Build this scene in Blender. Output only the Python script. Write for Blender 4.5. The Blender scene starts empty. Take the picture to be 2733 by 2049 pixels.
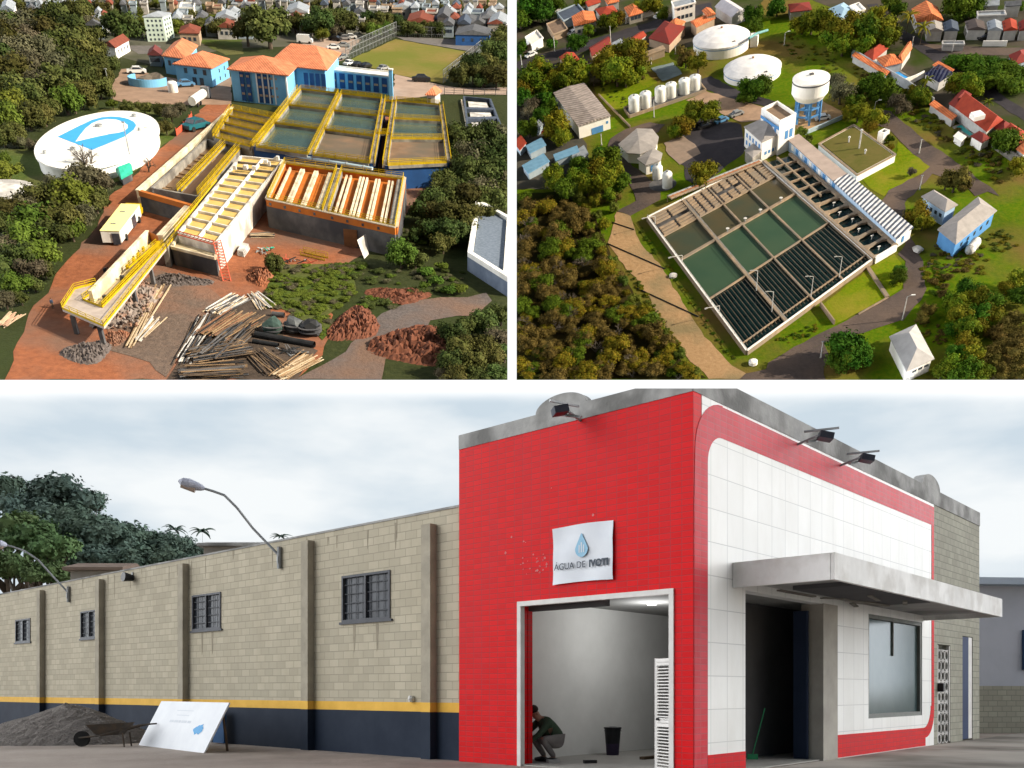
import bpy, bmesh, math, random
from mathutils import Vector, Matrix
R = math.radians
SC = bpy.context.scene
COL = SC.collection
rnd = random.Random(11)

# ---------------------------------------------------------------- camera
W, H = 1024.0, 768.0
FPX, PPX, PPY = 906.0, 512.0, 690.0          # focal length and principal point in render pixels
EYE = Vector((0, 0, 1.6))
cd = bpy.data.cameras.new('camera'); cam = bpy.data.objects.new('camera', cd); COL.objects.link(cam)
cam.location = EYE; cam.rotation_euler = (R(90), 0, 0)
cd.sensor_width = 36.0; cd.lens = FPX / W * 36.0
cd.shift_y = (PPY - H / 2) / W
cd.clip_start = 0.1; cd.clip_end = 6000
SC.camera = cam
SC.view_settings.view_transform = 'Standard'
SC.view_settings.look = 'None'
SC.view_settings.gamma = 1.0
SC.view_settings.exposure = 0.85
SC.render.engine = 'CYCLES'
SC.cycles.max_bounces = 5; SC.cycles.diffuse_bounces = 3; SC.cycles.glossy_bounces = 3
SC.cycles.transparent_max_bounces = 6; SC.cycles.transmission_bounces = 4

# ---------------------------------------------------------------- sky and sun
SUN_EL, SUN_AZ = 16.0, -28.0                 # azimuth from +X towards +Y
sd = Vector((math.cos(R(SUN_EL)) * math.cos(R(SUN_AZ)), math.cos(R(SUN_EL)) * math.sin(R(SUN_AZ)), math.sin(R(SUN_EL))))
wd = bpy.data.worlds.new('World'); SC.world = wd; wd.use_nodes = True
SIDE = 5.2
def sky_world():
    nt = wd.node_tree; nt.nodes.clear(); N = nt.nodes.new; L = nt.links.new
    out = N('ShaderNodeOutputWorld'); bg = N('ShaderNodeBackground'); L(bg.outputs[0], out.inputs[0])
    sk = N('ShaderNodeTexSky'); sk.sky_type = 'NISHITA'; sk.sun_disc = False
    sk.sun_elevation = R(SUN_EL); sk.sun_rotation = R(90 - SUN_AZ)
    geo = N('ShaderNodeNewGeometry'); sep = N('ShaderNodeSeparateXYZ')
    tc = N('ShaderNodeTexCoord'); L(tc.outputs['Generated'], sep.inputs[0])
    mp = N('ShaderNodeMapping'); mp.inputs['Scale'].default_value = (2.2, 2.2, 6.5); L(tc.outputs['Generated'], mp.inputs[0])
    n1 = N('ShaderNodeTexNoise'); n1.inputs['Scale'].default_value = 1.7; n1.inputs['Detail'].default_value = 5; n1.inputs['Roughness'].default_value = .52
    L(mp.outputs[0], n1.inputs['Vector'])
    cr = N('ShaderNodeValToRGB'); e = cr.color_ramp.elements
    e[0].position = .36; e[0].color = (4.6, 5.35, 5.95, 1); e[1].position = .62; e[1].color = (6.9, 7.15, 7.25, 1)
    L(n1.outputs['Fac'], cr.inputs[0])
    up = N('ShaderNodeMapRange'); up.inputs[1].default_value = .315; up.inputs[2].default_value = .338   # straight front of a whiter, higher cloud deck
    up.interpolation_type = 'SMOOTHSTEP'
    ym = N('ShaderNodeMath'); ym.operation = 'MAXIMUM'; L(sep.outputs['Y'], ym.inputs[0]); ym.inputs[1].default_value = .05
    rt_ = N('ShaderNodeMath'); rt_.operation = 'DIVIDE'; L(sep.outputs['Z'], rt_.inputs[0]); L(ym.outputs[0], rt_.inputs[1]); L(rt_.outputs[0], up.inputs[0])
    lift = N('ShaderNodeMix'); lift.data_type = 'RGBA'; L(up.outputs[0], lift.inputs[0]); L(cr.outputs[0], lift.inputs[6]); lift.inputs[7].default_value = (8.6, 8.6, 8.6, 1)
    def ramp(src, a, b, c=0.0, d=1.0):
        r_ = N('ShaderNodeMapRange'); r_.interpolation_type = 'SMOOTHSTEP'; r_.inputs[1].default_value = a; r_.inputs[2].default_value = b; r_.inputs[3].default_value = c; r_.inputs[4].default_value = d; L(src, r_.inputs[0]); return r_.outputs[0]
    def mul(a, b):
        m_ = N('ShaderNodeMath'); m_.operation = 'MULTIPLY'; L(a, m_.inputs[0]); L(b, m_.inputs[1]); return m_.outputs[0]
    # bank of bright cloud low around the horizon, ahead, with brightness added at both sides to light the shopfront; clear sky overhead and behind
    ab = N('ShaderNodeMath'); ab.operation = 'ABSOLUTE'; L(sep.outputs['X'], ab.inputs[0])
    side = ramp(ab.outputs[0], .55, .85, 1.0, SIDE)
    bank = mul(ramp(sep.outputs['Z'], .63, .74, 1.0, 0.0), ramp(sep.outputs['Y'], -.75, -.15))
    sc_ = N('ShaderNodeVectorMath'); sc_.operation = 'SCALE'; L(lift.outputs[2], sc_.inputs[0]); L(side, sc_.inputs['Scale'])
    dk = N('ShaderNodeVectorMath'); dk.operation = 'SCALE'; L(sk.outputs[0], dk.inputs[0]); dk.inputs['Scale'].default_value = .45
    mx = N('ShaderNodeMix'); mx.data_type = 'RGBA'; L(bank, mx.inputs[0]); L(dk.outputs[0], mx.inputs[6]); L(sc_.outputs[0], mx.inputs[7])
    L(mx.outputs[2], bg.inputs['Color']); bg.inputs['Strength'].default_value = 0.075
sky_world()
sl = bpy.data.lights.new('sun', 'SUN'); sl.energy = 4.8; sl.angle = R(0.5); sl.color = (1.0, .87, .67)
so = bpy.data.objects.new('sun', sl); COL.objects.link(so)
so.rotation_euler = (-sd).to_track_quat('-Z', 'Y').to_euler()

# ---------------------------------------------------------------- pixels and places
QZ = {'A1': (0, 0, 3.2515), 'A2': (675, 0, 3.2292), 'A3': (0, 505, 3.2515), 'A4': (675, 505, 3.2292),
      'B1': (1375, 0, 3.2515), 'B2': (2050, 0, 3.2387), 'B3': (1375, 505, 3.2515), 'B4': (2050, 505, 3.2387), 'O': (0, 0, .809),
      'C1': (0, 1030, 1.6275), 'C2': (900, 1030, 1.627), 'C3': (1800, 1030, 1.627)}
def px(s):
    q, x, y = s.split(); a, b, k = QZ[q]
    return ((float(x) / k + a) / 2.66895, (float(y) / k + b) / 2.66895)
class Place:
    """One patch of country: its own flat ground, seen from the camera at a given height and slope."""
    def __init__(s, pitch, roll, h, rect=None):
        p, r = R(pitch), R(roll)
        n = Vector((-math.sin(r) * math.cos(p), -math.cos(r) * math.cos(p), -math.sin(p)))
        fw = Vector((0, 0, 1)) - n * n.z; fw.normalize(); rt = fw.cross(n)
        s.F = (rt, fw, n); s.h = h; s.rect = rect
        w = lambda v: Vector((v.x, v.z, -v.y))
        m = Matrix((w(rt), w(fw), w(n))).transposed().to_4x4()
        m.translation = EYE - w(n) * h
        s.M = m; s.Mi = m.inverted()
    def ray(s, x, y):
        d = Vector((x - PPX, y - PPY, FPX)); return Vector((s.F[0].dot(d), s.F[1].dot(d), s.F[2].dot(d)))
    def at(s, p, z=0.0):
        x, y = px(p) if isinstance(p, str) else p
        l = s.ray(x, y); t = (z - s.h) / l.z
        return Vector((l.x * t, l.y * t, z))
    def proj(s, v):
        w = s.M @ Vector(v) - EYE
        return (PPX + FPX * w.x / w.y, PPY - FPX * w.z / w.y)
    def ppm(s, v):                      # pixels per metre at a point
        w = s.M @ Vector(v) - EYE; return FPX / w.length * 1.0
    def hgt(s, base, top):              # height of a vertical edge seen from base pixel to top pixel
        b = s.at(base); tx, ty = px(top); lo, hi = 0.0, 60.0
        for _ in range(40):
            m = (lo + hi) / 2
            if s.proj(b + Vector((0, 0, m)))[1] > ty: lo = m
            else: hi = m
        return lo
PA = Place(43, -4, 50, ('R', 507.5)); PB = Place(53, 14, 140, ('L', 516.6)); PC = Place(0, 0, 1.6)
def lp(pl, z, *pts): return [pl.at(p, z) for p in pts]

# ---------------------------------------------------------------- materials
MT = {}
def mat(name, c, c2=None, scale=1.0, rough=.8, bump=0.0, metal=0.0, lo=.35, hi=.65, detail=5, vary=0.0, spec=.12, c3=None, scale3=.1, stretch=None):
    if name in MT: return MT[name]
    m = bpy.data.materials.new(name); m.use_nodes = True; MT[name] = m
    nt = m.node_tree; N = nt.nodes.new; L = nt.links.new; b = nt.nodes['Principled BSDF']
    b.inputs['Roughness'].default_value = rough; b.inputs['Metallic'].default_value = metal; b.inputs['Specular IOR Level'].default_value = spec
    c = tuple(c) + (1,); col = None
    tc = N('ShaderNodeTexCoord'); vec = tc.outputs['Object']
    if stretch:
        mp = N('ShaderNodeMapping'); mp.inputs['Scale'].default_value = stretch; L(vec, mp.inputs[0]); vec = mp.outputs[0]
    if c2 is None: c2 = tuple(v * .82 for v in c[:3])
    n = N('ShaderNodeTexNoise'); n.inputs['Scale'].default_value = scale; n.inputs['Detail'].default_value = detail; n.inputs['Roughness'].default_value = .62
    L(vec, n.inputs['Vector'])
    mr = N('ShaderNodeMapRange'); mr.inputs[1].default_value = lo; mr.inputs[2].default_value = hi; L(n.outputs['Fac'], mr.inputs[0])
    mx = N('ShaderNodeMix'); mx.data_type = 'RGBA'; L(mr.outputs[0], mx.inputs[0]); mx.inputs[6].default_value = c; mx.inputs[7].default_value = tuple(c2) + (1,)
    col = mx.outputs[2]
    if c3 is not None:
        n3 = N('ShaderNodeTexNoise'); n3.inputs['Scale'].default_value = scale3; n3.inputs['Detail'].default_value = 4; L(tc.outputs['Object'], n3.inputs['Vector'])
        r3 = N('ShaderNodeMapRange'); r3.inputs[1].default_value = .45; r3.inputs[2].default_value = .62; L(n3.outputs['Fac'], r3.inputs[0])
        m3 = N('ShaderNodeMix'); m3.data_type = 'RGBA'; L(r3.outputs[0], m3.inputs[0]); L(col, m3.inputs[6]); m3.inputs[7].default_value = tuple(c3) + (1,); col = m3.outputs[2]
    if vary:
        oi = N('ShaderNodeObjectInfo'); hs = N('ShaderNodeHueSaturation')
        a = N('ShaderNodeMapRange'); a.inputs[3].default_value = .5 - vary * .09; a.inputs[4].default_value = .5 + vary * .06; L(oi.outputs['Random'], a.inputs[0]); L(a.outputs[0], hs.inputs['Hue'])
        v = N('ShaderNodeMath'); v.operation = 'MULTIPLY'; v.inputs[1].default_value = 7.31; L(oi.outputs['Random'], v.inputs[0])
        v2 = N('ShaderNodeMath'); v2.operation = 'FRACT'; L(v.outputs[0], v2.inputs[0])
        v3 = N('ShaderNodeMapRange'); v3.inputs[3].default_value = 1 - vary * .45; v3.inputs[4].default_value = 1 + vary * .55; L(v2.outputs[0], v3.inputs[0]); L(v3.outputs[0], hs.inputs['Value'])
        L(col, hs.inputs['Color']); col = hs.outputs[0]
    L(col, b.inputs['Base Color'])
    if bump:
        bp = N('ShaderNodeBump'); bp.inputs['Strength'].default_value = bump; bp.inputs['Distance'].default_value = .25; L(n.outputs['Fac'], bp.inputs['Height']); L(bp.outputs[0], b.inputs['Normal'])
    return m
def stripe_mat(name, ca, cb, period, axis=0, rough=.6, duty=.5, noise=.25, ang=0.0, bump=.4):
    """corrugated or tiled roofing: ridges with a real bump, colour of two sheets"""
    if name in MT: return MT[name]
    m = bpy.data.materials.new(name); m.use_nodes = True; MT[name] = m
    nt = m.node_tree; N = nt.nodes.new; L = nt.links.new; b = nt.nodes['Principled BSDF']; b.inputs['Roughness'].default_value = rough
    b.inputs['Specular IOR Level'].default_value = .12
    tc = N('ShaderNodeTexCoord'); mp = N('ShaderNodeMapping'); mp.inputs['Rotation'].default_value = (0, 0, ang); L(tc.outputs['Object'], mp.inputs[0])
    wv = N('ShaderNodeTexWave'); wv.bands_direction = 'XYZ'[axis]; wv.inputs['Scale'].default_value = .3142 / period; wv.inputs['Distortion'].default_value = 0; L(mp.outputs[0], wv.inputs[0])
    mr = N('ShaderNodeMapRange'); mr.inputs[1].default_value = duty - .1; mr.inputs[2].default_value = duty + .1; L(wv.outputs['Fac'], mr.inputs[0])
    mx = N('ShaderNodeMix'); mx.data_type = 'RGBA'; L(mr.outputs[0], mx.inputs[0]); mx.inputs[6].default_value = tuple(ca) + (1,); mx.inputs[7].default_value = tuple(cb) + (1,)
    n = N('ShaderNodeTexNoise'); n.inputs['Scale'].default_value = .6; n.inputs['Detail'].default_value = 6; L(tc.outputs['Object'], n.inputs[0])
    r2 = N('ShaderNodeMapRange'); r2.inputs[1].default_value = .3; r2.inputs[2].default_value = .7; r2.inputs[3].default_value = 1 - noise; r2.inputs[4].default_value = 1 + noise; L(n.outputs['Fac'], r2.inputs[0])
    m2 = N('ShaderNodeMix'); m2.data_type = 'RGBA'; m2.blend_type = 'MULTIPLY'; m2.inputs[0].default_value = 1; L(mx.outputs[2], m2.inputs[6]); L(r2.outputs[0], m2.inputs[7])
    L(m2.outputs[2], b.inputs['Base Color'])
    bp = N('ShaderNodeBump'); bp.inputs['Strength'].default_value = bump; bp.inputs['Distance'].default_value = period * .3; L(wv.outputs['Fac'], bp.inputs['Height']); L(bp.outputs[0], b.inputs['Normal'])
    return m

# ---------------------------------------------------------------- mesh builder
Z = Vector((0, 0, 1))
class MB:
    def __init__(s): s.v = []; s.f = []; s.m = []
    def add(s, vs, fs, mi=0):
        o = len(s.v); s.v += [Vector(v) for v in vs]; s.f += [[i + o for i in f] for f in fs]; s.m += [mi] * len(fs); return s
    def poly(s, pts, mi=0): return s.add(pts, [list(range(len(pts)))], mi)
    def prism(s, pts, z0, z1, mi=0, top=None, bottom=True):
        n = len(pts); a = [Vector((p[0], p[1], z0)) for p in pts]; b = [Vector((p[0], p[1], z1)) for p in pts]
        s.add(a + b, [[i, (i + 1) % n, n + (i + 1) % n, n + i] for i in range(n)], mi)
        s.add(b, [list(range(n))], mi if top is None else top)
        if bottom: s.add(a, [list(range(n))[::-1]], mi)
        return s
    def beam(s, p, q, w, h, mi=0, up=Z):
        p, q = Vector(p), Vector(q); d = q - p
        if d.length < 1e-6: return s
        d.normalize(); sd_ = d.cross(up)
        if sd_.length < 1e-3: sd_ = d.cross(Vector((1, 0, 0)))
        sd_.normalize(); u = sd_.cross(d); a = sd_ * w / 2; b = u * h / 2
        c = [p - a - b, p + a - b, p + a + b, p - a + b, q - a - b, q + a - b, q + a + b, q - a + b]
        return s.add(c, [[0, 3, 2, 1], [4, 5, 6, 7], [0, 1, 5, 4], [1, 2, 6, 5], [2, 3, 7, 6], [3, 0, 4, 7]], mi)
    def tube(s, p, q, r0, r1=None, n=8, mi=0, cap=True):
        r1 = r0 if r1 is None else r1; p, q = Vector(p), Vector(q); d = (q - p).normalized()
        u = d.orthogonal().normalized(); w = d.cross(u)
        A = [p + (u * math.cos(t) + w * math.sin(t)) * r0 for t in [2 * math.pi * i / n for i in range(n)]]
        B = [q + (u * math.cos(t) + w * math.sin(t)) * r1 for t in [2 * math.pi * i / n for i in range(n)]]
        s.add(A + B, [[i, (i + 1) % n, n + (i + 1) % n, n + i] for i in range(n)], mi)
        if cap: s.add(A, [list(range(n))[::-1]], mi); s.add(B, [list(range(n))], mi)
        return s
    def path(s, pts, r, n=6, mi=0):
        for a, b in zip(pts, pts[1:]): s.tube(a, b, r, r, n, mi)
        return s
    def lathe(s, c, prof, n=32, mi=0, ax=None):
        """profile of (radius, height) turned about a vertical axis at c"""
        c = Vector(c); rows = []
        for r, z in prof: rows.append([c + Vector((r * math.cos(2 * math.pi * i / n), r * math.sin(2 * math.pi * i / n), z)) for i in range(n)])
        vs = [v for row in rows for v in row]; fs = []
        for k in range(len(rows) - 1):
            for i in range(n): fs.append([k * n + i, k * n + (i + 1) % n, (k + 1) * n + (i + 1) % n, (k + 1) * n + i])
        s.add(vs, fs, mi); s.add(rows[-1], [list(range(n))], mi); s.add(rows[0], [list(range(n))[::-1]], mi); return s
    def blob(s, c, rx, ry, rz, seed=0, rough=.25, mi=0, sub=2, floor=None):
        bm = bmesh.new(); bmesh.ops.create_icosphere(bm, subdivisions=sub, radius=1); r = random.Random(seed); ph = [r.uniform(0, 6) for _ in range(9)]
        vs = []
        for v in bm.verts:
            a = v.co; k = 1 + rough * (math.sin(a.x * 3.1 + ph[0]) * math.sin(a.y * 2.7 + ph[1]) + .6 * math.sin(a.z * 5 + ph[2] + a.x * 4) + .4 * math.sin(a.y * 8 + ph[3]) * math.sin(a.x * 7 + ph[4])) 
            p = Vector((a.x * rx * k, a.y * ry * k, a.z * rz * k)) + Vector(c)
            if floor is not None and p.z < floor: p.z = floor
            vs.append(p)
        fs = [[v.index for v in f.verts] for f in bm.faces]; bm.free(); return s.add(vs, fs, mi)
    def build(s, name, mats, pl, parent=None, org=None, smooth=False):
        org = Vector(org) if org is not None else (Vector(parent['_o']) if parent is not None and '_o' in parent else Vector((0, 0, 0)))
        me = bpy.data.meshes.new(name); me.from_pydata([tuple(v - org) for v in s.v], [], s.f)
        if not isinstance(mats, (list, tuple)): mats = [mats]
        for m in mats: me.materials.append(m)
        me.polygons.foreach_set('material_index', s.m)
        if smooth: me.polygons.foreach_set('use_smooth', [True] * len(s.f))
        me.update()
        o = bpy.data.objects.new(name, me); COL.objects.link(o)
        if parent is not None: o.parent = parent; o.matrix_parent_inverse = Matrix.Identity(4)
        else: o.matrix_world = pl.M @ Matrix.Translation(org); o['_o'] = tuple(org)
        return o
def tag(o, label, cat=None, group=None, kind=None):
    o['label'] = label
    if cat: o['category'] = cat
    if group: o['group'] = group
    if kind: o['kind'] = kind
    return o
def thing(pl, name, label, cat, org, group=None):
    o = bpy.data.objects.new(name, None); COL.objects.link(o); o.empty_display_size = .5
    o['_o'] = tuple(org); o.matrix_world = pl.M @ Matrix.Translation(Vector(org))
    return tag(o, label, cat, group)
def struct(o, label=None):
    o['kind'] = 'structure'
    if label: o['label'] = label
    return o
def sheet(pl, name, pts, z, m, label=None):
    """a flat ground patch, edges a little uneven"""
    P = lp(pl, z, *pts); out = []; r = random.Random(len(pts) + int(P[0].x))
    for a, b in zip(P, P[1:] + P[:1]):
        n = max(1, int((b - a).length / 2.5)); d = (b - a)
        s_ = d.cross(Z).normalized()
        for i in range(n):
            out.append(a + d * i / n + (s_ * r.uniform(-.35, .35) if i else Vector((0, 0, 0))))
    bm = bmesh.new(); vs = [bm.verts.new(p) for p in out]; f = bm.faces.new(vs); bmesh.ops.triangulate(bm, faces=[f])
    mb = MB(); bm.verts.index_update(); mb.add([v.co.copy() for v in bm.verts], [[v.index for v in f.verts] for f in bm.faces]); bm.free()
    return struct(mb.build(name, m, pl), label)
def inset(P, d):
    n = len(P); out = []; cx = sum((p for p in P), Vector((0, 0, 0))) / n
    for i in range(n):
        a, b, c = P[i - 1], P[i], P[(i + 1) % n]; u = (a - b).normalized(); w = (c - b).normalized(); sn = abs(u.x * w.y - u.y * w.x)
        v = (u + w); out.append(b + v * (d / max(sn, .3)))
    return out
def lerp(a, b, t): return a + (b - a) * t
def bil(P, u, v):       # P: front-left, front-right, back-right, back-left
    return lerp(lerp(P[0], P[1], u), lerp(P[3], P[2], u), v)

def railing(mb, pts, h=1.0, step=2.2, r=.044, mi=0, rails=3, kick=True):
    h *= .78
    for a, b in zip(pts, pts[1:]):
        a, b = Vector(a), Vector(b); L_ = (b - a).length; n = max(1, round(L_ / step))
        for i in range(n + 1):
            p = lerp(a, b, i / n); mb.beam(p, p + Z * h, r * 1.4, r * 1.4, mi)
        for k in range(rails):
            z = Z * (h * (k + 1) / rails); mb.beam(a + z, b + z, r, r * 1.3, mi)
        if kick: mb.beam(a + Z * .1, b + Z * .1, .04, .2, mi)
    return mb

GLASS = None
def house(pl, name, label, cat, e1, e2, e3, z, rh, roof, mw, mr, over=.6, wins=(), group=None, mwin=None, mtrim=None, fascia=.22, parapet=.5, base=None, door=None, ridge=None):
    """eaves at height z through three picture points: front-left, front-right, back-right"""
    a, b, c = [pl.at(e, z) if isinstance(e, str) else Vector((e[0], e[1], z)) for e in (e1, e2, e3)]
    d = a + c - b; E = [a, b, c, d]; org = (a + b + c + d) / 4; org.z = 0
    t = thing(pl, name, label, cat, org, group)
    Wl = inset(E, over) if over else E
    mb = MB(); mb.prism(Wl, 0, z - (.02 if roof != 'flat' else 0), 0)
    w = mb.build('wall', mw, pl, t)
    rb = MB(); lx = (b - a).length; ly = (c - b).length
    up = Vector((0, 0, rh)); fz = Vector((0, 0, fascia))
    if roof == 'hip' or roof == 'gable':
        if ridge == 'x' or (ridge is None and lx >= ly):
            m0, m1 = (a + d) / 2, (b + c) / 2; k = min(.5, ly / 2 / lx) if roof == 'hip' else 0
            r0, r1 = lerp(m0, m1, k) + up, lerp(m0, m1, 1 - k) + up
            V = [a, b, c, d, r0, r1]; F = [[0, 1, 5, 4], [1, 2, 5], [2, 3, 4, 5], [3, 0, 4]]
        else:
            m0, m1 = (a + b) / 2, (d + c) / 2; k = min(.5, lx / 2 / ly) if roof == 'hip' else 0
            r0, r1 = lerp(m0, m1, k) + up, lerp(m0, m1, 1 - k) + up
            V = [a, b, c, d, r0, r1]; F = [[0, 1, 4], [1, 2, 5, 4], [2, 3, 5], [3, 0, 4, 5]]
        rb.add([v + fz for v in V], F)
        rb.add(E + [v + fz for v in E], [[i, (i + 1) % 4, 4 + (i + 1) % 4, 4 + i] for i in range(4)] + [[3, 2, 1, 0]])
        if roof == 'gable':
            gb = MB()
            if ridge == 'x' or (ridge is None and lx >= ly): gb.poly([Wl[1], Wl[2], lerp(r1, r0, over / lx) + fz * .3]); gb.poly([Wl[3], Wl[0], lerp(r0, r1, over / lx) + fz * .3])
            else: gb.poly([Wl[0], Wl[1], lerp(r0, r1, over / ly) + fz * .3]); gb.poly([Wl[2], Wl[3], lerp(r1, r0, over / ly) + fz * .3])
            gb.build('gable', mw, pl, t)
    elif roof == 'flat':
        Pi = inset(E, .35)
        rb.prism(inset(E, .3), z - .3, z + .06, 0)
        for i in range(4):
            j = (i + 1) % 4
            wq = [E[i], E[j], Pi[j], Pi[i]]; pb = MB() if i == 0 else pb; pb.prism(wq, z + .002, z + parapet, 0)
        pb.build('parapet', mtrim or mw, pl, t)
    elif roof == 'shed':
        V = [a, b, c + up, d + up]; rb.add(V + [v + fz for v in V], [[4, 5, 6, 7], [0, 1, 5, 4], [1, 2, 6, 5], [2, 3, 7, 6], [3, 0, 4, 7], [3, 2, 1, 0]])
        gb = MB(); gb.add([Wl[1], Wl[2], Wl[2] + up * .97, Wl[3], Wl[0], Wl[3] + up * .97], [[0, 1, 2], [3, 4, 5], [1, 3, 5, 2]]); gb.build('gable', mw, pl, t)
    r_ = rb.build('roof', mr, pl, t)
    for (side, cols, rows, w_, h_, z0, dz, u0, u1) in wins:
        p, q = Wl[side], Wl[(side + 1) % 4]; dv = (q - p).normalized(); nn = Vector((dv.y, -dv.x, 0))
        if nn.dot((p + q) / 2 - org) < 0: nn = -nn
        for i in range(cols):
            u = u0 + (u1 - u0) * ((i + .5) / cols)
            for k in range(rows):
                c0 = lerp(p, q, u); c0 = Vector((c0.x, c0.y, z0 + dz * k + h_ / 2))
                wb = MB(); wb.beam(c0 - dv * w_ / 2 + nn * .02, c0 + dv * w_ / 2 + nn * .02, .07, h_)
                wb.build('window', mwin or MT['pane_dark'], pl, t)
    if door:
        side, u, w_, h_, dm = door
        p, q = Wl[side], Wl[(side + 1) % 4]; dv = (q - p).normalized(); nn = Vector((dv.y, -dv.x, 0))
        if nn.dot((p + q) / 2 - org) < 0: nn = -nn
        c0 = lerp(p, q, u); c0 = Vector((c0.x, c0.y, h_ / 2 + .02)); wb = MB(); wb.beam(c0 - dv * w_ / 2 + nn * .03, c0 + dv * w_ / 2 + nn * .03, .1, h_); wb.build('door', dm, pl, t)
    return t

# ---------------------------------------------------------------- trees
def crown_mesh(name, seed, m, nq=1300, lumps=9, leaf=.11, squash=.85, core=.72, up_bias=.25, open_=0.0):
    r = random.Random(seed); V = []; F = []
    L_ = []
    for i in range(lumps):
        t = r.uniform(0, 6.283); u = r.uniform(-.55, .8); q = math.sqrt(max(0, 1 - u * u)); d = r.uniform(.35, .75)
        L_.append((Vector((math.cos(t) * q * d, math.sin(t) * q * d, u * d * squash)), r.uniform(.22, .48)))
    L_.append((Vector((0, 0, 0)), .55))
    def leafq(c, n, s):
        n = (n + Vector((r.gauss(0, .45), r.gauss(0, .45), r.gauss(0, .45) + up_bias))).normalized()
        a = n.orthogonal().normalized(); a.rotate(Matrix.Rotation(r.uniform(0, 6.28), 3, n)); b = n.cross(a)
        k = len(V); s1 = s * r.uniform(.6, 1.4); s2 = s * r.uniform(.5, 1.1)
        V.extend([c - a * s1, c - b * s2 + n * s * .2, c + a * s1 * 1.1, c + b * s2 - n * s * .15]); F.append((k, k + 1, k + 2, k + 3))
    for i in range(nq):
        c, rad = L_[r.randrange(len(L_))]
        t = r.uniform(0, 6.283); u = r.uniform(-.75, 1); q = math.sqrt(max(0, 1 - u * u)); n = Vector((math.cos(t) * q, math.sin(t) * q, u))
        rr = rad * (r.uniform(.72, 1.1) if r.random() < .78 else r.uniform(.9, 1.45)); p = c + Vector((n.x * rr, n.y * rr, n.z * rr * squash))
        leafq(p, n, leaf * r.uniform(.6, 1.15))
    if core:
        for c, rad in L_:
            bm = bmesh.new(); bmesh.ops.create_icosphere(bm, subdivisions=1, radius=rad * core); k = len(V)
            V.extend([v.co * r.uniform(.85, 1.1) + c for v in bm.verts]); F.extend([tuple(v.index + k for v in f.verts) for f in bm.faces]); bm.free()
    me = bpy.data.meshes.new(name); me.from_pydata([tuple(v) for v in V], [], F); me.materials.append(m); me.update(); return me
def trunk_mesh(name, seed, m, limbs=5, h=1.0):
    r = random.Random(seed); mb = MB(); mb.tube((0, 0, -h), (r.uniform(-.05, .05), 0, -.2), .085, .055, 7); mb.tube((0, 0, -.25), (0, .03, .06), .055, .02, 6)
    for i in range(limbs):
        t = 6.283 * i / limbs + r.uniform(-.4, .4); z = r.uniform(-.35, -.12); e = Vector((math.cos(t) * .5, math.sin(t) * .5, z + .16)); mid = Vector((math.cos(t) * .25, math.sin(t) * .25, z + .06))
        mb.tube((0, 0, z), mid, .04, .028, 5); mb.tube(mid, e, .028, .01, 5)
    me = bpy.data.meshes.new(name); me.from_pydata([tuple(v) for v in mb.v], [], mb.f); me.materials.append(m); me.update(); return me
def bare_mesh(name, seed, m, n=60):
    r = random.Random(seed); mb = MB()
    def grow(p, d, L_, rad, k):
        q = p + d * L_; mb.tube(p, q, rad, rad * .6, 4, cap=False)
        if k == 0: return
        for _ in range(3):
            nd = (d + Vector((r.gauss(0, .5), r.gauss(0, .5), r.gauss(.05, .35)))).normalized(); grow(lerp(p, q, r.uniform(.6, 1)), nd, L_ * .68, rad * .6, k - 1)
    for i in range(4): grow(Vector((0, 0, -.5)), Vector((r.gauss(0, .5), r.gauss(0, .5), 1)).normalized(), .55, .045, 3)
    me = bpy.data.meshes.new(name); me.from_pydata([tuple(v) for v in mb.v], [], mb.f); me.materials.append(m); me.update(); return me
def palm_mesh(name, seed, m, n=13):
    r = random.Random(seed); V = []; F = []
    for i in range(n):
        t = 6.283 * i / n + r.uniform(-.2, .2); el = r.uniform(.0, .9); p = Vector((0, 0, 0)); d = Vector((math.cos(t) * math.cos(el), math.sin(t) * math.cos(el), math.sin(el)))
        for k in range(6):
            q = p + d * .2; s_ = d.cross(Z).normalized(); w0 = .13 * (1 - abs(k - 2.2) / 5); w1 = .13 * (1 - abs(k - 1.2) / 5); b = len(V)
            V.extend([p, q, q + s_ * w1 - Z * w1 * .7, p + s_ * w0 - Z * w0 * .7, q - s_ * w1 - Z * w1 * .7, p - s_ * w0 - Z * w0 * .7]); F.extend([(b, b + 1, b + 2, b + 3), (b, b + 5, b + 4, b + 1)])
            p = q; d = (d - Z * .28).normalized()
    me = bpy.data.meshes.new(name); me.from_pydata([tuple(v) for v in V], [], F); me.materials.append(m); me.update(); return me
CR = {}; TR = []
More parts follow.
